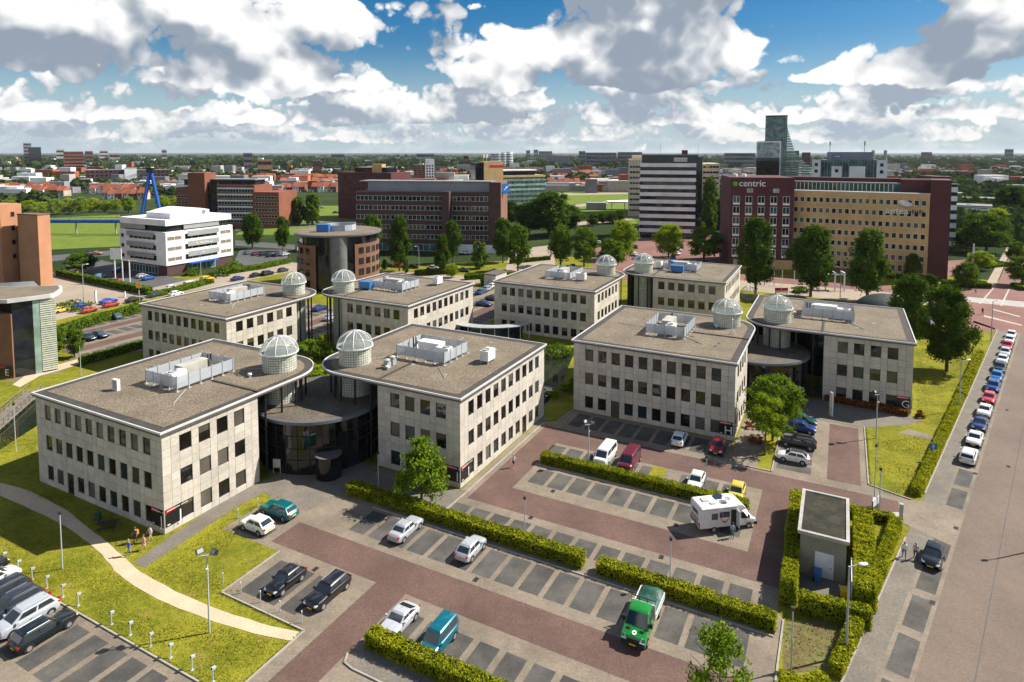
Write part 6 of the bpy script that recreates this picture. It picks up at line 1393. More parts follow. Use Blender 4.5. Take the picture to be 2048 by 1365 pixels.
# yellow and glass building
b = Blk('glass_band_office', 'office with pale green glass bands and a yellow stair tower', G(1006, 424), G(1090, 420), 16); w_ = b.w
b.box('wall', 'glass_teal', 0, w_, 0, 16, 0, 23); b.box('yellow_fascia', 'brick_yellow', -.3, w_ + .3, -.2, 16.2, 23, 24.3); b.box('penthouse', 'glass_dark', w_ * .04, w_ * .8, 3, 13, 24.3, 27.3); b.box('roof', 'white_band', 0, w_ * .84, 2.4, 13.6, 27.3, 28.1); b.box('stair_tower', 'brick_yellow', -w_ * .44, -w_ * .01, -1, 9, 0, 34); b.box('glass_corner', 'glass_dark', -w_ * .62, -w_ * .44, 0, 9, 0, 33)
for k in range(7): b.box('glass_band', 'glass_green', 0, w_, -.14, -.02, 1.2 + 3.2 * k, 2.6 + 3.2 * k); [b.win('front', w_ * (i + .5) / 9, 2.8 + 3.2 * k, 1.6, 1.1, 'white_rib', 'glass_dark') for i in range(9)]
build('lettering', (lambda m: [m.box(-w_ * .31 + .95 * i, -w_ * .31 + .95 * i + .7, -1.1, -1.02, 30.0, 31.4 + .3 * (i % 2)) for i in range(11)] and m)(MB()), 'sign_red', b.t)
for i in range(2): build('flag_pole', MB().tube((-w_ * (.4 - .07 * i), 3, 34), (-w_ * (.4 - .07 * i), 3, 39), .08).box(-w_ * (.4 - .07 * i), -w_ * (.4 - .07 * i) + 1.2, 2.97, 3.03, 36.5, 38.6), 'white_panel', b.t)
# striped tower
b = Blk('striped_tower', 'tower block with alternating white and black window bands', G(1278, 475), G(1395, 478.5), 16); w_ = b.w
b.box('wall', 'glass_dark', .15, w_ - .15, .15, 16, 0, 35); b.box('top_floor', 'glass_dark', .8, w_ - .3, 1, 15, 35, 38.6); b.box('roof', 'roof_grey', .6, w_ - .1, .6, 15.4, 38.6, 39); b.box('roof_plant', 'brick_dark', w_ * .72, w_ * .82, 8, 12, 39, 41)
for k in range(10): b.box('white_band', 'white_band', 0, w_ - 1.2, -.05, 16.1, 2.6 + 3.4 * k, 4.35 + 3.4 * k); b.ribbon('front', 1.2, w_ - 1.6, 4.4 + 3.4 * k, 5.95 + 3.4 * k, 1.5, 'dark_frame', GM(), -.12) if k < 9 else None
s_ = b.box('sign_row', 'sign_white', w_ * .60, w_ * .61, .9, .95, 36.0, 36.1)
for i in range(5): q = b.box('letter_box', 'sign_white', w_ * (.58 + .045 * i), w_ * (.58 + .045 * i) + 1.2, .78, .9, 35.7, 37.5, s_); lo = obj('letter', text_mesh('Zenus'[i] if i == 0 else 'oooo'[i - 1], 1.5, .01, 'sign_black'), s_, (w_ * (.58 + .045 * i) + .15, .76, 36.05)); lo.rotation_euler = (math.pi / 2, 0, 0)
b.box('corner_strip', 'glass_dark', w_ - 1.1, w_ + 1.6, 1, 15, 0, 38)
for i, x in enumerate((.35, 1.0)): build('antenna', MB().tube((w_ * x, 10, 39), (w_ * x, 10, 44), .08), 'grey_metal', b.t)
# beige block behind
b = Blk('beige_office', 'beige office block with window bands behind the striped tower', atY(1256, 400, 400), atY(1404, 400, 392), 30); w_ = b.w
b.box('wall', 'beige_panel', 0, w_, 0, 40, 0, 35.5); b.box('wing', 'beige_panel', w_, w_ + 11, 6, 40, 0, 33); b.box('roof_plant', 'beige_panel', w_ * .05, w_ * .95, 6, 30, 35.5, 38)
for k in range(9):
    z = 3 + 3.4 * k; b.ribbon('front', .8, w_ * .34, z, z + 1.5, 1.8); b.ribbon('front', w_ + .8, w_ + 10.4, z, z + 1.5, 1.8, y=-6); b.ribbon('front', w_ * .9, w_ * .995, z, z + 1.5, 1.8)
build('round_emblem', MB().tube((w_ + .5 + 3, 5.9, 31.8), (w_ + 3.5, 5.7, 31.8), 1.2, n=20), 'brick_yellow', b.t)
# maroon block with the yellow one in front of it
b = Blk('maroon_office', 'maroon brick office block lettered centric with white paired windows', G(1457, 536), G(1584, 540), 24); w_ = b.w
b.box('wall', 'brick_maroon', 0, w_, 0, 24, 0, 31.4); b.box('base', 'brick_yellow', 1.5, w_, -.3, -.05, 0, 3.2)
for k in range(6):
    for i in range(5): b.win('front', w_ * (.10 + .195 * i), 4.6 + 3.62 * k, 2.2, 2.3, 'white_rib', GM(), 0, 1); b.box('sill', 'white_band', w_ * (.10 + .195 * i) - 1.1, w_ * (.10 + .195 * i) + 1.1, -.1, -.005, 3.95 + 3.62 * k, 4.55 + 3.62 * k)
for x in (.31, .72): b.win('front', w_ * x, 26.3, 1.9, 1.3, 'white_rib', 'glass_mirror')
mat('logo_green', (.10, .35, .03), .5)
build('logo_ball', MB().tube((1.6, .0, 29.2), (1.6, -.2, 29.2), .85, n=20), 'logo_green', b.t); o = obj('lettering', text_mesh('centric', 3.1, .06, 'sign_white', .035), b.t, (2.8, -.1, 28.4)); o.rotation_euler = (math.pi / 2, 0, 0)
build('roof_vent', MB().lathe([(0, 32.4), (.8, 32.3), (.9, 31.4)], 10, (3, 10)).lathe([(0, 32.4), (.8, 32.3), (.9, 31.4)], 10, (6, 10)), 'white_panel', b.t)
b = Blk('yellow_office', 'yellow brick office front framed in maroon walls, with small windows and satellite logo', G(1577, 536), G(1853, 560), 12); w_ = b.w
b.box('wall', 'brick_yellow', 0, w_, 0, 5, 0, 26.8); b.box('wall', 'brick_yellow', .2, w_ - .2, 5, 9, 0, 26.7); b.box('roof_edge', 'metal_edge', -.15, w_ + .15, -.15, 4, 26.8, 27.1)
b.box('right_wall', 'brick_maroon', w_ + .1, w_ + 5.4, .2, 14, 0, 31.4); b.box('rear_wall', 'brick_maroon', -2, w_ + .1, 9.1, 14, 0, 31.3); b.box('glass_storey', 'glass_teal', .3, w_ - 8, 5, 9, 26.8, 29.6); b.box('storey_wall', 'brick_maroon', w_ - 8, w_ + .1, 5, 9.1, 26.8, 31.2); b.box('storey_roof', 'roof_grey', 0, w_ - 8, 4.6, 9, 29.6, 30)
for i in range(24): b.box('storey_mullion', 'beige_panel', 1 + (w_ - 10) * i / 24, 1.25 + (w_ - 10) * i / 24, 4.85, 4.99, 27.1, 29.6)
for k in range(7):
    for i in range(20):
        if k == 0 and i < 4: continue
        b.win('front', w_ * (.045 + .0483 * i), 1.9 + 3.55 * k, 1.3, 1.7 if k else 2.2, 'white_rib', GM())
b.box('loading_base', 'brick_brown', w_ * .0, w_ * .55, -.4, -.1, 0, 1.5)
lg = build('logo_dish', MB().lathe([(0, 0), (.9, .04)], 24).xf(lambda x, y, z: (x * 2.1, -.25 - z, y * .95 - x * .45)), 'sign_white', b.t); lg.location = (w_ * .835, -.05, 23.9)
ring = MB()
for k in range(24):
    a0, a1 = rad(150 + 11 * k), rad(161 + 11 * k); f = lambda a: (3.1 * math.cos(a), -.2, 1.7 * math.sin(a)); ring.tube(f(a0), f(a1), .13, n=5)
r2 = build('logo_orbit', ring, 'grey_metal', b.t); r2.location = (w_ * .87, 0, 24.2)
o = obj('lettering', text_mesh('antea', 2.9, .05, 'sign_white', .045), b.t, (w_ * .705, -.12, 20.5)); o.rotation_euler = (math.pi / 2, 0, 0)
sm = MB(); [sm.box(w_ * .825 + .62 * i, w_ * .825 + .62 * i + .36, -.14, -.06, 20.6, 21.6 + .35 * (i in (1, 4, 7))) for i in range(9)]; build('small_lettering', sm, 'dark_frame', b.t)
# glass tower with its sail
Y = 500.0; pl, pr = facing(1527, 1570, Y)
b = Blk('glass_tower', 'tall dark glass tower with a curved pale glass sail at its right', pl, pr, 16); w_ = b.w; zt = atY(1550, 231, Y).z
b.box('wall', 'tower_glass', 0, w_, 0, 16, 0, zt); b.box('frame', 'dark_frame', -.2, w_ + .2, -.3, -.02, zt - 1, zt); [b.box('mullion', 'dark_frame', w_ * i / 8 - .1, w_ * i / 8 + .1, -.25, -.01, 0, zt - 1) for i in range(9)]
b.box('pale_panel', 'glass_mirror', w_ * .28, w_ * .74, -.2, -.05, zt - 11.5, zt - 8.5)  # panel of paler mirror glass near the top of the front
sail = [(1570, 234), (1576, 262), (1583, 285), (1590, 305), (1600, 318), (1612, 330), (1640, 345)]; pts = []
for x, y in sail: q = atY(x, y, Y); pts.append(((q - pl).dot(Vector((math.cos(b.t.rotation_euler[2]), math.sin(b.t.rotation_euler[2]), 0))), q.z))
for i in range(36):
    z0 = i * (zt / 36); z1 = z0 + zt / 36 - .5
    xr = np.interp(z0 + .5, [p[1] for p in pts][::-1], [p[0] for p in pts][::-1])
    b.box('sail_panel', 'glass_green', w_ + .05, float(xr), -.4, 9, z0, z1)
b.box('sail_core', 'glass_teal', w_ + .05, w_ + 9, .5, 8.5, 0, zt * .6)
Y = 430.0; pl, pr = facing(1510, 1558, Y); b = Blk('framed_glass_office', 'white framed glass office with black lower front before the glass tower', pl, pr, 20); w_ = b.w; z2, z1 = atY(1530, 283, Y).z, atY(1530, 316, Y).z
b.box('wall', 'glass_mirror', .5, w_ - .5, .2, 20, z1, z2 - .8); b.box('lower_front', 'glass_dark', .2, w_ - .5, -1.2, 20, 14, z1); b.box('base', 'grey_panel', 0, w_, 0, 20, 0, 14)
b.box('frame', 'white_panel', 0, .5, -.5, 20, z1 - 1, z2); b.box('frame', 'white_panel', w_ - .5, w_ + .3, -.5, 20, 14, z2); b.box('frame', 'white_panel', .5, w_ - .5, -.5, 20, z2 - .8, z2)
sw_ = MB(); [sw_.box(w_ * (.35 + .09 * i), w_ * (.35 + .09 * i) + .5, -.02, .18, z2 - 5 + .15 * j, z2 - 4.8 + .15 * j) for i in range(4) for j in range(3)]; build('logo', sw_, 'dark_frame', b.t)
Y = 380.0; pl, pr = facing(1620, 1770, Y); b = Blk('white_glass_office', 'white and teal glass office with grey roof storey and masts', pl, pr, 20); w_ = b.w; zt = atY(1700, 320, Y).z
b.box('wall', 'glass_teal', .2, w_ - .2, .3, 20, 0, zt); b.box('end_bay', 'white_panel', 0, w_ * .12, 0, 20, 0, zt); b.box('end_bay', 'white_panel', w_ * .865, w_, 0, 20, 0, zt); b.box('bay', 'white_panel', w_ * .27, w_ * .41, -.4, 10, 0, zt - 3.8); b.box('bay', 'white_panel', w_ * .51, w_ * .72, -.4, 10, 0, zt - 3.8)
b.box('roof_storey', 'grey_panel', w_ * .2, w_ * .8, 4, 16, zt, zt + 4.6); lp = b.box('logo_plate', 'bin_blue', w_ * .28, w_ * .40, 3.8, 3.98, zt + 1.2, zt + 2.8); b.box('logo_text', 'sign_white', w_ * .295, w_ * .385, 3.74, 3.79, zt + 1.7, zt + 2.3, lp)
for x, hh in ((.235, 11), (.705, 11)): build('mast', MB().tube((w_ * x, 8, zt + 4), (w_ * x, 8, zt + hh), .18).box(w_ * x - .4, w_ * x + .4, 7.7, 8.3, zt + hh - 2.4, zt + hh), 'grey_metal', b.t)
for x in (.06, .93):
    for k in range(2): b.win('front', w_ * x, zt - 4 - 4 * k, 1.9, 2.1, 'white_rib', 'glass_dark')
b.win('front', w_ * .34, zt - 7.6, 1.9, 2.1, 'white_rib', 'glass_dark', .4); [b.box('mullion', 'glass_green', w_ * (.13 + .735 * i / 18), w_ * (.13 + .735 * i / 18) + .15, .15, .28, 0, zt) for i in range(19)]
for x in (.82, .98): build('chimney', MB().tube((w_ * x, 10, zt), (w_ * x, 10, zt + 5.6), .9, n=14), 'grey_metal', b.t)
b = Blk('striped_block', 'block with white and black window bands behind the right end of the maroon one', G(1868, 499), G(1910, 500), 20); w_ = b.w
b.box('wall', 'glass_dark', .1, w_ - .1, .1, 20, 0, 27); b.box('top', 'brick_dark', 0, w_ * .75, 2, 18, 27, 30)
for k in range(7): b.box('white_band', 'white_band', 0, w_, -.04, 20, 1.5 + 3.7 * k, 3.6 + 3.7 * k)
# orange towers at the left edge and the glass corner building
b = Blk('orange_tower', 'orange panelled tower with small windows, farthest left', G(-30, 572), G(8, 576), 10); w_ = b.w
b.box('wall', 'orange_panel', 0, w_, 0, 6, 0, 24.6); b.d = 6
for k in range(5): b.win('right', 3.4, 4 + 4.2 * k, 1.1, 1.5, 'brick_brown', 'glass_dark') if k else None
b = Blk('orange_tower', 'lower orange panelled tower right of the taller one', G(42, 574), G(82, 578), 4); w_ = b.w
b.box('wall', 'orange_panel', 0, w_, 0, 3.6, 0, 21.6); b.box('roof_edge', 'brick_brown', -.1, w_ + .1, -.1, 3.7, 21.6, 21.9); b.box('link', 'brick_brown', -3, 0, 1.5, 3, 0, 18)
t = thing('glass_corner_office', 'brown brick building marked E with rounded glass corner at the left edge', 'building', G(28, 757), 0)
o0 = G(28, 757); e1 = G(107, 742) - o0; build('brick_wall', MB().box(-14, 0, 0, 8, 0, 11.5), 'brick_brown', t); 
gl = MB(); gl.quad((0, .3, 0), (e1.x * .55, e1.y * .55, 0), (e1.x * .55, e1.y * .55, 13.6), (0, .3, 13.6)); build('glass_wall', gl, 'glass_dark', t)
gs = MB(); gs.quad((e1.x * .55, e1.y * .55, 0), (e1.x * .72, e1.y * .72, 0), (e1.x * .72, e1.y * .72, 13.6), (e1.x * .55, e1.y * .55, 13.6)); build('glass_strip', gs, 'glass_green', t)
dr = MB()
for i in range(34): z = .3 + .395 * i; dr.box(0, 2.3, -.05, .05, z, z + .26)
do = build('block_strip', dr, 'glass_block', t); do.location = (e1.x * .73, e1.y * .73, 0); do.rotation_euler[2] = math.atan2(e1.y, e1.x); do['kind'] = 'stuff'
for q in (1.0, 1.05): build('column', MB().tube((e1.x * q, e1.y * q + .5, 0), (e1.x * q, e1.y * q + .5, 13.6), .12), 'black_metal', t)
build('body', MB().add([(0, .35, 0), (e1.x * .98, e1.y + .2, 0), (e1.x * .98 - 14, e1.y + 15, 0), (-24, 14, 0), (0, .35, 13.6), (e1.x * .98, e1.y + .2, 13.6), (e1.x * .98 - 14, e1.y + 15, 13.6), (-24, 14, 13.6)], [(3, 2, 1, 0), (4, 5, 6, 7), (0, 1, 5, 4), (1, 2, 6, 5), (2, 3, 7, 6), (3, 0, 4, 7)]), 'curtain_glass', t)
rp = [(-16, -.8), (0, -.6), (e1.x * .5, e1.y * .5 - .7), (e1.x * 1.06, e1.y * 1.06 - .4), (e1.x * 1.12, e1.y * 1.1 + .4), (e1.x * 1.02, e1.y + 2.2), (e1.x * .72, e1.y + 5), (e1.x * .25, e1.y + 7.5), (-16, 9.5)]
rf = build('roof', MB().prism(rp, 13.6, 14.3), 'metal_edge', t); build('roof_gravel', MB().prism([(-4 + (x + 4) * .95, 5 + (y - 5) * .93) for x, y in rp], 14.31, 14.36), 'gravel', rf)
ls = thing('letter_sign', 'black sign with red band and letter E at the left edge', 'sign', G(-10, 758) + Vector((0, -.1, .5)), 0); build('board', MB().box(0, 3.2, -.05, .02, 0, 1.8), 'sign_black', ls); build('red_band', MB().box(.02, 2.0, -.07, -.051, 1.5, 1.78), 'sign_red', ls); o = obj('letter', text_mesh('E', 1.6, .01, 'sign_white'), ls, (1.9, -.07, .15)); o.rotation_euler = (math.pi / 2, 0, 0)
# blue cable-stayed footbridge
t = thing('blue_footbridge', 'blue cable-stayed footbridge with leaning twin-leg pylon', 'bridge', G(300, 468), 0); o0 = G(300, 468); Yb = o0.y
def at3(x, y, Y=None): q = atY(x, y, Y or Yb); return q - o0
top = at3(301, 339); bp_ = MB()
for x, y, yy in ((276, 470, Yb - 6), (330, 470, Yb - 4)): p = at3(x, y, yy); p.z = 0; bp_.tube(p, top, .95, .75, 10)
build('pylon_leg', bp_, 'blue_steel', t); build('pylon_head', MB().box(top.x - 1.6, top.x + 1.6, -1, 1, top.z - 1.5, top.z + .8), 'black_metal', t)
da, db = at3(-60, 456), at3(300, 464); db.z = da.z = 6.2; dk = MB().tube(da, db, .9, n=8); [dk.tube(da + (db - da) * (i / 30) + Vector((0, -1.2, .6)), da + (db - da) * (i / 30) + Vector((0, -1.2, 1.9)), .06, n=4) for i in range(31)]; dk.tube(da + Vector((0, -1.2, 1.9)), db + Vector((0, -1.2, 1.9)), .1, n=5); build('deck', dk, 'blue_steel', t)
cb = MB(); [cb.tube(top, da + (db - da) * (.08 + .09 * i), .07, n=4) for i in range(9)]; build('cables', cb, 'grey_metal', t)
for i in range(4): q = da + (db - da) * (.15 + .22 * i); build('support', MB().tube((q.x, q.y, 0), (q.x, q.y, 5.6), .4), 'concrete', t)
# poles and boards by the white office
for x, y, yt, l in ((231, 566, 497, 'white billboard on a pole before the white office'), (246, 566, 520, 'first plain white pole beside the billboard'), (260, 566, 521, 'second plain white pole beside the billboard')):
    h = hgt(x, y, yt); t = thing('banner_pole', l, 'pole', G(x, y), 0); build('pole', MB().tube((0, 0, 0), (0, 0, h), .16), 'white_panel', t); build('arm', MB().box(0, 2.2, -.06, .06, h - .15, h), 'white_panel', t)
    if 'billboard on' in l: build('panel', MB().box(-1.2, 2.2, -.1, .1, h - 3.4, h), 'white_panel', t)
t = thing('yellow_sign', 'yellow square sign at the end of the square hedge', 'sign', G(278, 592), 0); build('post', MB().tube((0, 0, 0), (0, 0, 3), .06), 'lamp_post', t); build('plate', MB().box(-.7, .7, -.05, .05, 2.2, 3.6), 'bin_yellow', t)
for x, y, yt, l in ((1539, 570, 541, 'first'), (1564, 573, 543, 'second'), (1588, 576, 544, 'third')):
    t = thing('flag_pole', l + ' bare white flagpole on the tram street', 'flagpole', G(x, y), 0, 'flagpoles on the tram street'); h = hgt(x, y, yt); build('pole', MB().tube((0, 0, 0), (0, 0, h), .09), 'white_panel', t); build('finial', MB().tube((0, 0, h), (0, 0, h + .2), .14), 'white_panel', t)
t = thing('monument_pole', 'tall tapered white pole on the red square', 'pole', G(1945, 540), 0); build('shaft', MB().tube((0, 0, 0), (0, 0, hgt(1945, 540, 488)), .45, .2), 'white_panel', t); build('base', MB().box(-.8, .8, -.8, .8, 0, .4), 'concrete', t)
t = thing('road_barrier', 'red and white barrier boards on the tram street', 'barrier', G(1563, 588), 0); [build('board', MB().box(1.9 * i - 1.9, 1.9 * i - .1, -.06, .06, .9, 1.7), m_, t) for i, m_ in enumerate(('sign_red', 'sign_red'))]; build('board', MB().box(-1.9, 1.8, -.06, .06, .3, .88), 'sign_white', t); build('leg', MB().box(-1.7, -1.6, -.3, .3, 0, .3).box(1.5, 1.6, -.3, .3, 0, .3), 'grey_metal', t)
t = thing('bus_shelter', 'white framed shelter on the tram street before the yellow block', 'shelter', G(1650, 582), -.1)
for i in range(3): build('frame', MB().box(2.6 * i, 2.6 * i + .3, 0, .3, 0, 5.4).box(2.6 * i, 2.6 * i + .3, .3, 3, 5.1, 5.4), 'white_panel', t)
build('roof', MB().box(0, 5.6, 1.0, 3, 4.4, 4.55), 'glass_mirror', t)
t = thing('dark_dome', 'dark green half dome behind the trees of pavilion G', 'dome', G(1770, 622), 0); build('shell', MB().lathe([(7 * math.cos(rad(a)), 4.2 * math.sin(rad(a))) for a in range(0, 91, 10)], 36), 'dome_dark', t, smooth=60); build('base_ring', MB().lathe([(7.2, 0), (7.2, .4), (6.9, .4)], 36), 'concrete', t)
dc = thing('wire_sphere', 'open wire sphere on the lawn right of the farthest pavilion', 'sculpture', G(1497, 600), 0); ws = MB()
for j in range(6):
    for k in range(20):
        f = lambda a: (1.9 * math.cos(a) * math.cos(j * .52), 1.9 * math.cos(a) * math.sin(j * .52), 1.9 + 1.9 * math.sin(a)); ws.tube(f(rad(18 * k)), f(rad(18 * k + 18)), .05, n=4)
build('rings', ws, 'grey_metal', dc); build('base', MB().box(-.5, .5, -.5, .5, 0, .15), 'concrete', dc)
pv = thing('park_pavilion', 'small hut with flared grey roof between the dark trees', 'hut', G(1856, 668), .3); build('roof', MB().add([(-3, -3, 3), (3, -3, 3), (3, 3, 3), (-3, 3, 3), (0, 0, 5.2)], [(0, 1, 4), (1, 2, 4), (2, 3, 4), (3, 0, 4), (3, 2, 1, 0)]), 'roof_grey', pv); build('eave', MB().box(-3.1, 3.1, -3.1, 3.1, 2.8, 2.98), 'orange_panel', pv); [build('post', MB().box(x - .1, x + .1, y - .1, y + .1, 0, 2.8), 'dark_frame', pv) for x in (-2.6, 2.6) for y in (-2.6, 2.6)]
# petrol station
t = thing('petrol_station', 'petrol station with flat white canopy beside the far road', 'petrol station', G(1216, 421), 0); s = 1 / ppm(421); build('canopy', MB().box(0, 24, 0, 10, 5, 6), 'white_panel', t); build('shop', MB().box(-14, -1, 2, 10, 0, 5), 'grey_panel', t); [build('column', MB().box(x, x + .5, 4, 4.5, 0, 5), 'grey_metal', t) for x in (3, 12, 21)]
# white billboard mast, far
def simple(name, label, x0, x1, yb, yt, m, depth=12, rows=0, cols=0, wm_='glass_dark', Y=None, grp=None, wh=1.4, roof='roof_grey'):
    Y = Y or G(PX, yb).y; pl, pr = facing(x0, x1, Y); bb = Blk(name, label, pl, pr, depth, grp); h = max(3, atY(x0, yt, Y).z); bb.h = h
    bb.box('wall', m, 0, bb.w, 0, depth, 0, h); bb.box('roof', roof, -.1, bb.w + .1, -.1, depth + .1, h, h + .6)
    for k in range(rows):
        z = h * (k + .35) / rows
        if cols: [bb.win('front', bb.w * (i + .5) / cols, z, bb.w / cols * .55, h / rows * .5, m, wm_) for i in range(cols)]
        else: bb.ribbon('front', bb.w * .03, bb.w * .97, z, z + h / rows * .45, 4, m, wm_)
    return bb
simple('brown_school', 'wide dark brown building with white central hall behind the blue pylon', 174, 256, 371, 341, 'brick_dark', 20, 4, 9)
simple('brown_school_wing', 'right wing of the wide dark brown building behind the blue pylon', 272, 341, 370, 341, 'brick_dark', 20, 4, 8)
simple('white_hall', 'pale hall between the two brown wings behind the blue pylon', 251, 276, 371, 337, 'white_band', 24, 0)
q = simple('apartment_tower', 'brown and white apartment tower behind the long brown block', 828, 851, 366, 331, 'brick_brown', 14, 8, 3); q.box('white_shaft', 'white_panel', q.w, q.w + 12, -2, 10, 0, q.h + 8)
[q.win('front', q.w + 2.5 + 3.5 * i, 3 + 3.6 * k, 2, 2.4, 'grey_panel', 'glass_dark', 2) for k in range(int(q.h / 3.6)) for i in range(3)]
t = thing('round_white_flats', 'pale round flats with stacked balconies on the skyline', 'building', atY(1003, 330, 1500) * 1, 0); t.location.z = 0
for i in range(3): build('drum', MB().lathe([(0, 0), (13, 0), (13, 37 + i * 2), (0, 37 + i * 2)], 24, (-12 + 13 * i, 6 * i)), 'white_panel', t, smooth=30)
for k in range(9): build('window_band', MB().lathe([(13.15, 3 + 3.8 * k), (13.15, 4.8 + 3.8 * k)], 24, (-12, 0)).lathe([(13.15, 3 + 3.8 * k), (13.15, 4.8 + 3.8 * k)], 24, (1, 6)).lathe([(13.15, 3 + 3.8 * k), (13.15, 4.8 + 3.8 * k)], 24, (14, 12)), 'glass_dark', t, smooth=30)
q = simple('dark_block', 'dark block speckled with pale windows right of the round flats', 1096, 1142, 338, 313, 'slab_grey', 20, 8, 9, 'brick_dark')
SKY_ = [(52, 68, 287, 318, 1900, 'slab_grey', 'tall dark slab tower on the left skyline'), (62, 87, 295, 318, 1890, 'glass_dark', 'black glass block at the foot of the left skyline tower'), (117, 133, 300, 316, 1900, 'slab_pale', 'pale block right of the black glass one'), (131, 171, 304, 329, 1300, 'brick_red', 'red brown slab block on the left skyline'), (174, 190, 303, 318, 2100, 'brick_brown', 'rusty red block on the left skyline'), (203, 220, 302, 318, 2100, 'slab_pale', 'grey white block on the left skyline'),
 (222, 244, 308, 318, 2100, 'slab_pale', 'low pale hall on the left skyline'), (327, 337, 300, 312, 2500, 'slab_pale', 'small pale tower left of the pylon\'s axis'), (489, 507, 307, 322, 1500, 'slab_grey', 'grey twin block on the skyline above the red offices'), (517, 546, 320, 329, 1100, 'orange_panel', 'pinkish orange low block on the skyline'), (627, 643, 322, 332, 1000, 'brick_brown', 'small brown flats above the dark brick block'), (664, 690, 309, 318, 2400, 'slab_pale', 'pair of pale flats on the skyline left of the brown tower'),
 (795, 800, 309, 317, 2400, 'slab_pale', 'thin pale tower on the middle skyline'), (810, 816, 309, 317, 2400, 'slab_pale', 'second thin pale tower on the middle skyline'), (833, 870, 308, 318, 2300, 'slab_pale', 'wide pale flats on the middle skyline'), (927, 937, 312, 324, 1500, 'brick_brown', 'brown flats left of the round white ones'), (1052, 1060, 301, 308, 4200, 'slab_grey', 'lone grey tower on the far horizon'), (1067, 1076, 300, 308, 4200, 'slab_grey', 'second lone grey tower on the far horizon'),
 (1077, 1104, 303, 308, 4200, 'slab_grey', 'low grey slab right of the horizon towers'), (1157, 1170, 303, 318, 2300, 'slab_grey', 'grey tower at the left of the long flats'), (1170, 1232, 306, 322, 1700, 'slab_grey', 'long grey slab of flats, left half'), (1234, 1283, 305, 322, 1700, 'slab_grey', 'long grey slab of flats, right half'), (1446, 1508, 307, 326, 1500, 'slab_grey', 'grey brown slab of flats left of the glass tower'), (1601, 1618, 306, 330, 900, 'brick_dark', 'dark block with teal cap behind the sail'), (1838, 1860, 305, 312, 2600, 'brick_brown', 'brown flats on the right skyline'), (2004, 2022, 299, 312, 2600, 'slab_grey', 'grey tower on the right skyline'),
 (970, 1010, 345, 352, 900, 'brick_yellow', 'long yellowish hall behind the yellow stair tower'), (1922, 1990, 398, 412, 420, 'white_panel', 'white warehouse right of the striped block'), (1912, 1985, 414, 450, 330, 'white_band', 'pale warehouse with wide flat roof at the right'), (1990, 2060, 392, 404, 470, 'white_panel', 'white warehouse cut by the right edge'), (2010, 2060, 372, 386, 560, 'slab_pale', 'low pale sheds at the right edge'), (1880, 1925, 388, 400, 460, 'grey_panel', 'dark grey shed right of the maroon block')]
for x0, x1, yt, yb, Y, m, l in SKY_: simple('distant_block', l, x0, x1, yb, yt, m, 16, max(2, int((yb - yt) / 4)), 0 if Y > 1000 or x0 > 1850 else 6, 'glass_dark', Y, 'blocks on the skyline')
# terraced houses with tiled roofs
def house_mesh(m, wl):
    b = MB().box(0, 6, 0, 9, 0, 5.6); return b.mesh('wall', wl)
hr = {m: MB().add([(-.2, -.4, 5.5), (6.2, -.4, 5.5), (6.2, 9.4, 5.5), (-.2, 9.4, 5.5), (-.2, 4.5, 9.4), (6.2, 4.5, 9.4)], [(0, 1, 5, 4), (2, 3, 4, 5), (1, 2, 5), (3, 0, 4), (3, 2, 1, 0)]).mesh('roof', m) for m in ('roof_tile', 'roof_dark')}
hw = {m: house_mesh('x', m) for m in ('house_wall', 'brick_brown', 'white_band')}
hwin = MB().box(-.02, .0, 0, 1.2, 0, 1.2).mesh('window', 'glass_dark'); hwf = [MB().box(0, 1.4, -.03, 0, 0, 1.2).mesh('window', 'glass_dark'), MB().box(0, 1.0, -.03, 0, 0, 2.0).mesh('door', 'white_band'), MB().box(0, .6, 0, .6, 0, 1.3).mesh('chimney', 'brick_brown')]
ROWS_ = [(0, 105, 386, .05, 'left end of the estate behind the orange towers', 'roof_tile'), (60, 140, 393, -.1, 'front row of the estate left of the blue footbridge', 'roof_tile'), (100, 175, 378, .1, 'rear row of the estate left of the blue footbridge', 'roof_tile'), (165, 275, 388, .05, 'row of the estate behind the footbridge deck', 'roof_tile'), (200, 290, 400, 0, 'dark fronted row behind the footbridge deck', 'roof_tile'), (440, 560, 362, .05, 'row above the red brick offices', 'roof_tile'),
 (560, 680, 372, .05, 'row right of the red brick offices', 'roof_tile'), (560, 675, 385, .0, 'front brick row right of the red offices', 'roof_tile'), (590, 690, 362, .1, 'rear row left of the dark brick block', 'roof_tile'), (780, 830, 352, .0, 'row beside the apartment tower', 'roof_tile'), (870, 960, 356, .0, 'row above the grey penthouse', 'roof_tile'), (880, 950, 348, .1, 'rear row above the grey penthouse', 'roof_tile'),
 (1085, 1190, 352, .0, 'row right of the yellow stair tower', 'roof_tile'), (1090, 1200, 362, .05, 'middle row right of the glass band office', 'roof_tile'), (1095, 1200, 374, .0, 'front row before the far road', 'roof_tile'), (1000, 1090, 344, .0, 'far row behind the glass band office', 'roof_dark'), (1340, 1500, 346, 0, 'far dark row left of the glass tower', 'roof_dark'), (1450, 1510, 352, 0, 'dark row beside the framed glass office', 'roof_dark'), (1790, 1960, 352, 0, 'dark roofed row on the right', 'roof_dark'), (1850, 2040, 346, 0, 'rear dark roofed row on the right', 'roof_dark')]
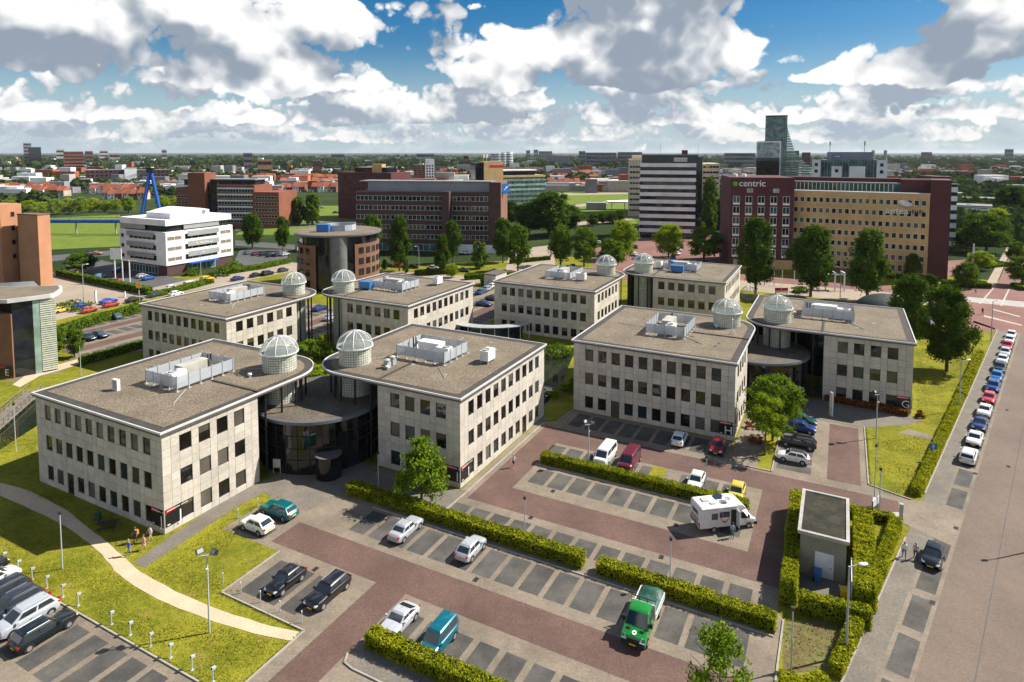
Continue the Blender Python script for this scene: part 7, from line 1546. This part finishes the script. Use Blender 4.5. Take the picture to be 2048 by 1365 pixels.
for x0, x1, yb, rz, l, m in ROWS_:
    p, q = G(x0, yb), G(x1, yb); d = (q - p); n = int(d.length / 6.3); d.normalize(); step_ = 1; n = min(n, 26)
    hk = -1
    for i in range(n):
        if BR.random() < .08: continue
        hk += 1
        t = thing('terraced_house', ORD[hk] + (' orange roofed house from left, ' if m == 'roof_tile' else ' dark roofed house from left, ') + l, 'house', p + d * (6.3 * i) + Vector((0, BR.choice((0, 0, 0, 2)), 0)), rz + math.atan2(d.y, d.x), 'terraced houses, ' + l)
        t.scale = (1, 1, BR.uniform(.92, 1.12)); obj('wall', hw[BR.choice(('house_wall', 'brick_brown', 'white_band'))], t); obj('roof', hr[m], t)
        if yb > 360: obj('window', hwf[0], t, (.7, 0, 3.4)); obj('window', hwf[0], t, (3.6, 0, 3.4)); obj('window', hwf[0], t, (3.4, 0, .9)); obj('door', hwf[1], t, (1, 0, .1))
        if i % 2: obj('chimney', hwf[2], t, (5, 4.2, 8.8))
# distant town, one mass of pale and red roofs between the trees
rng = np.random.default_rng(9); tb = MB()
for i in range(1700):
    Y = 1 / (1 / 4800 + (1 / 620 - 1 / 4800) * rng.random() ** 1.2); Xp = (rng.random() * 2 - 1) * Y * .86; w = rng.uniform(8, 30); d = rng.uniform(8, 14); h = rng.uniform(4, 9) if rng.random() < .9 else rng.uniform(10, 18)
    tb.box(Xp, Xp + w, Y, Y + d, 0, h, int(rng.integers(0, 4)))
tag(obj('distant_town', tb.mesh('distant_town', ['slab_pale', 'white_band', 'roof_tile', 'slab_grey'], fix=False)), 'small pale and red roofs of the distant town between trees', 'town', kind='stuff')
# ------------------------------------------------------------ the air
hz = bpy.data.materials.new('haze_air'); hz.use_nodes = True; ht = hz.node_tree; ht.nodes.clear()
ho = ht.nodes.new('ShaderNodeOutputMaterial'); pv_ = ht.nodes.new('ShaderNodeVolumePrincipled')
pv_.inputs['Color'].default_value = (.80, .88, .97, 1); pv_.inputs['Density'].default_value = .000028; pv_.inputs['Anisotropy'].default_value = .2
ht.links.new(pv_.outputs[0], ho.inputs['Volume'])
hb_ = MB().box(-30500, 30500, -1300, 30500, -1.1, 96).mesh('haze', 'stone'); hb_.materials.clear(); hb_.materials.append(hz)
tag(obj('haze', hb_), 'thin blue summer haze over the far town', 'haze', kind='stuff')
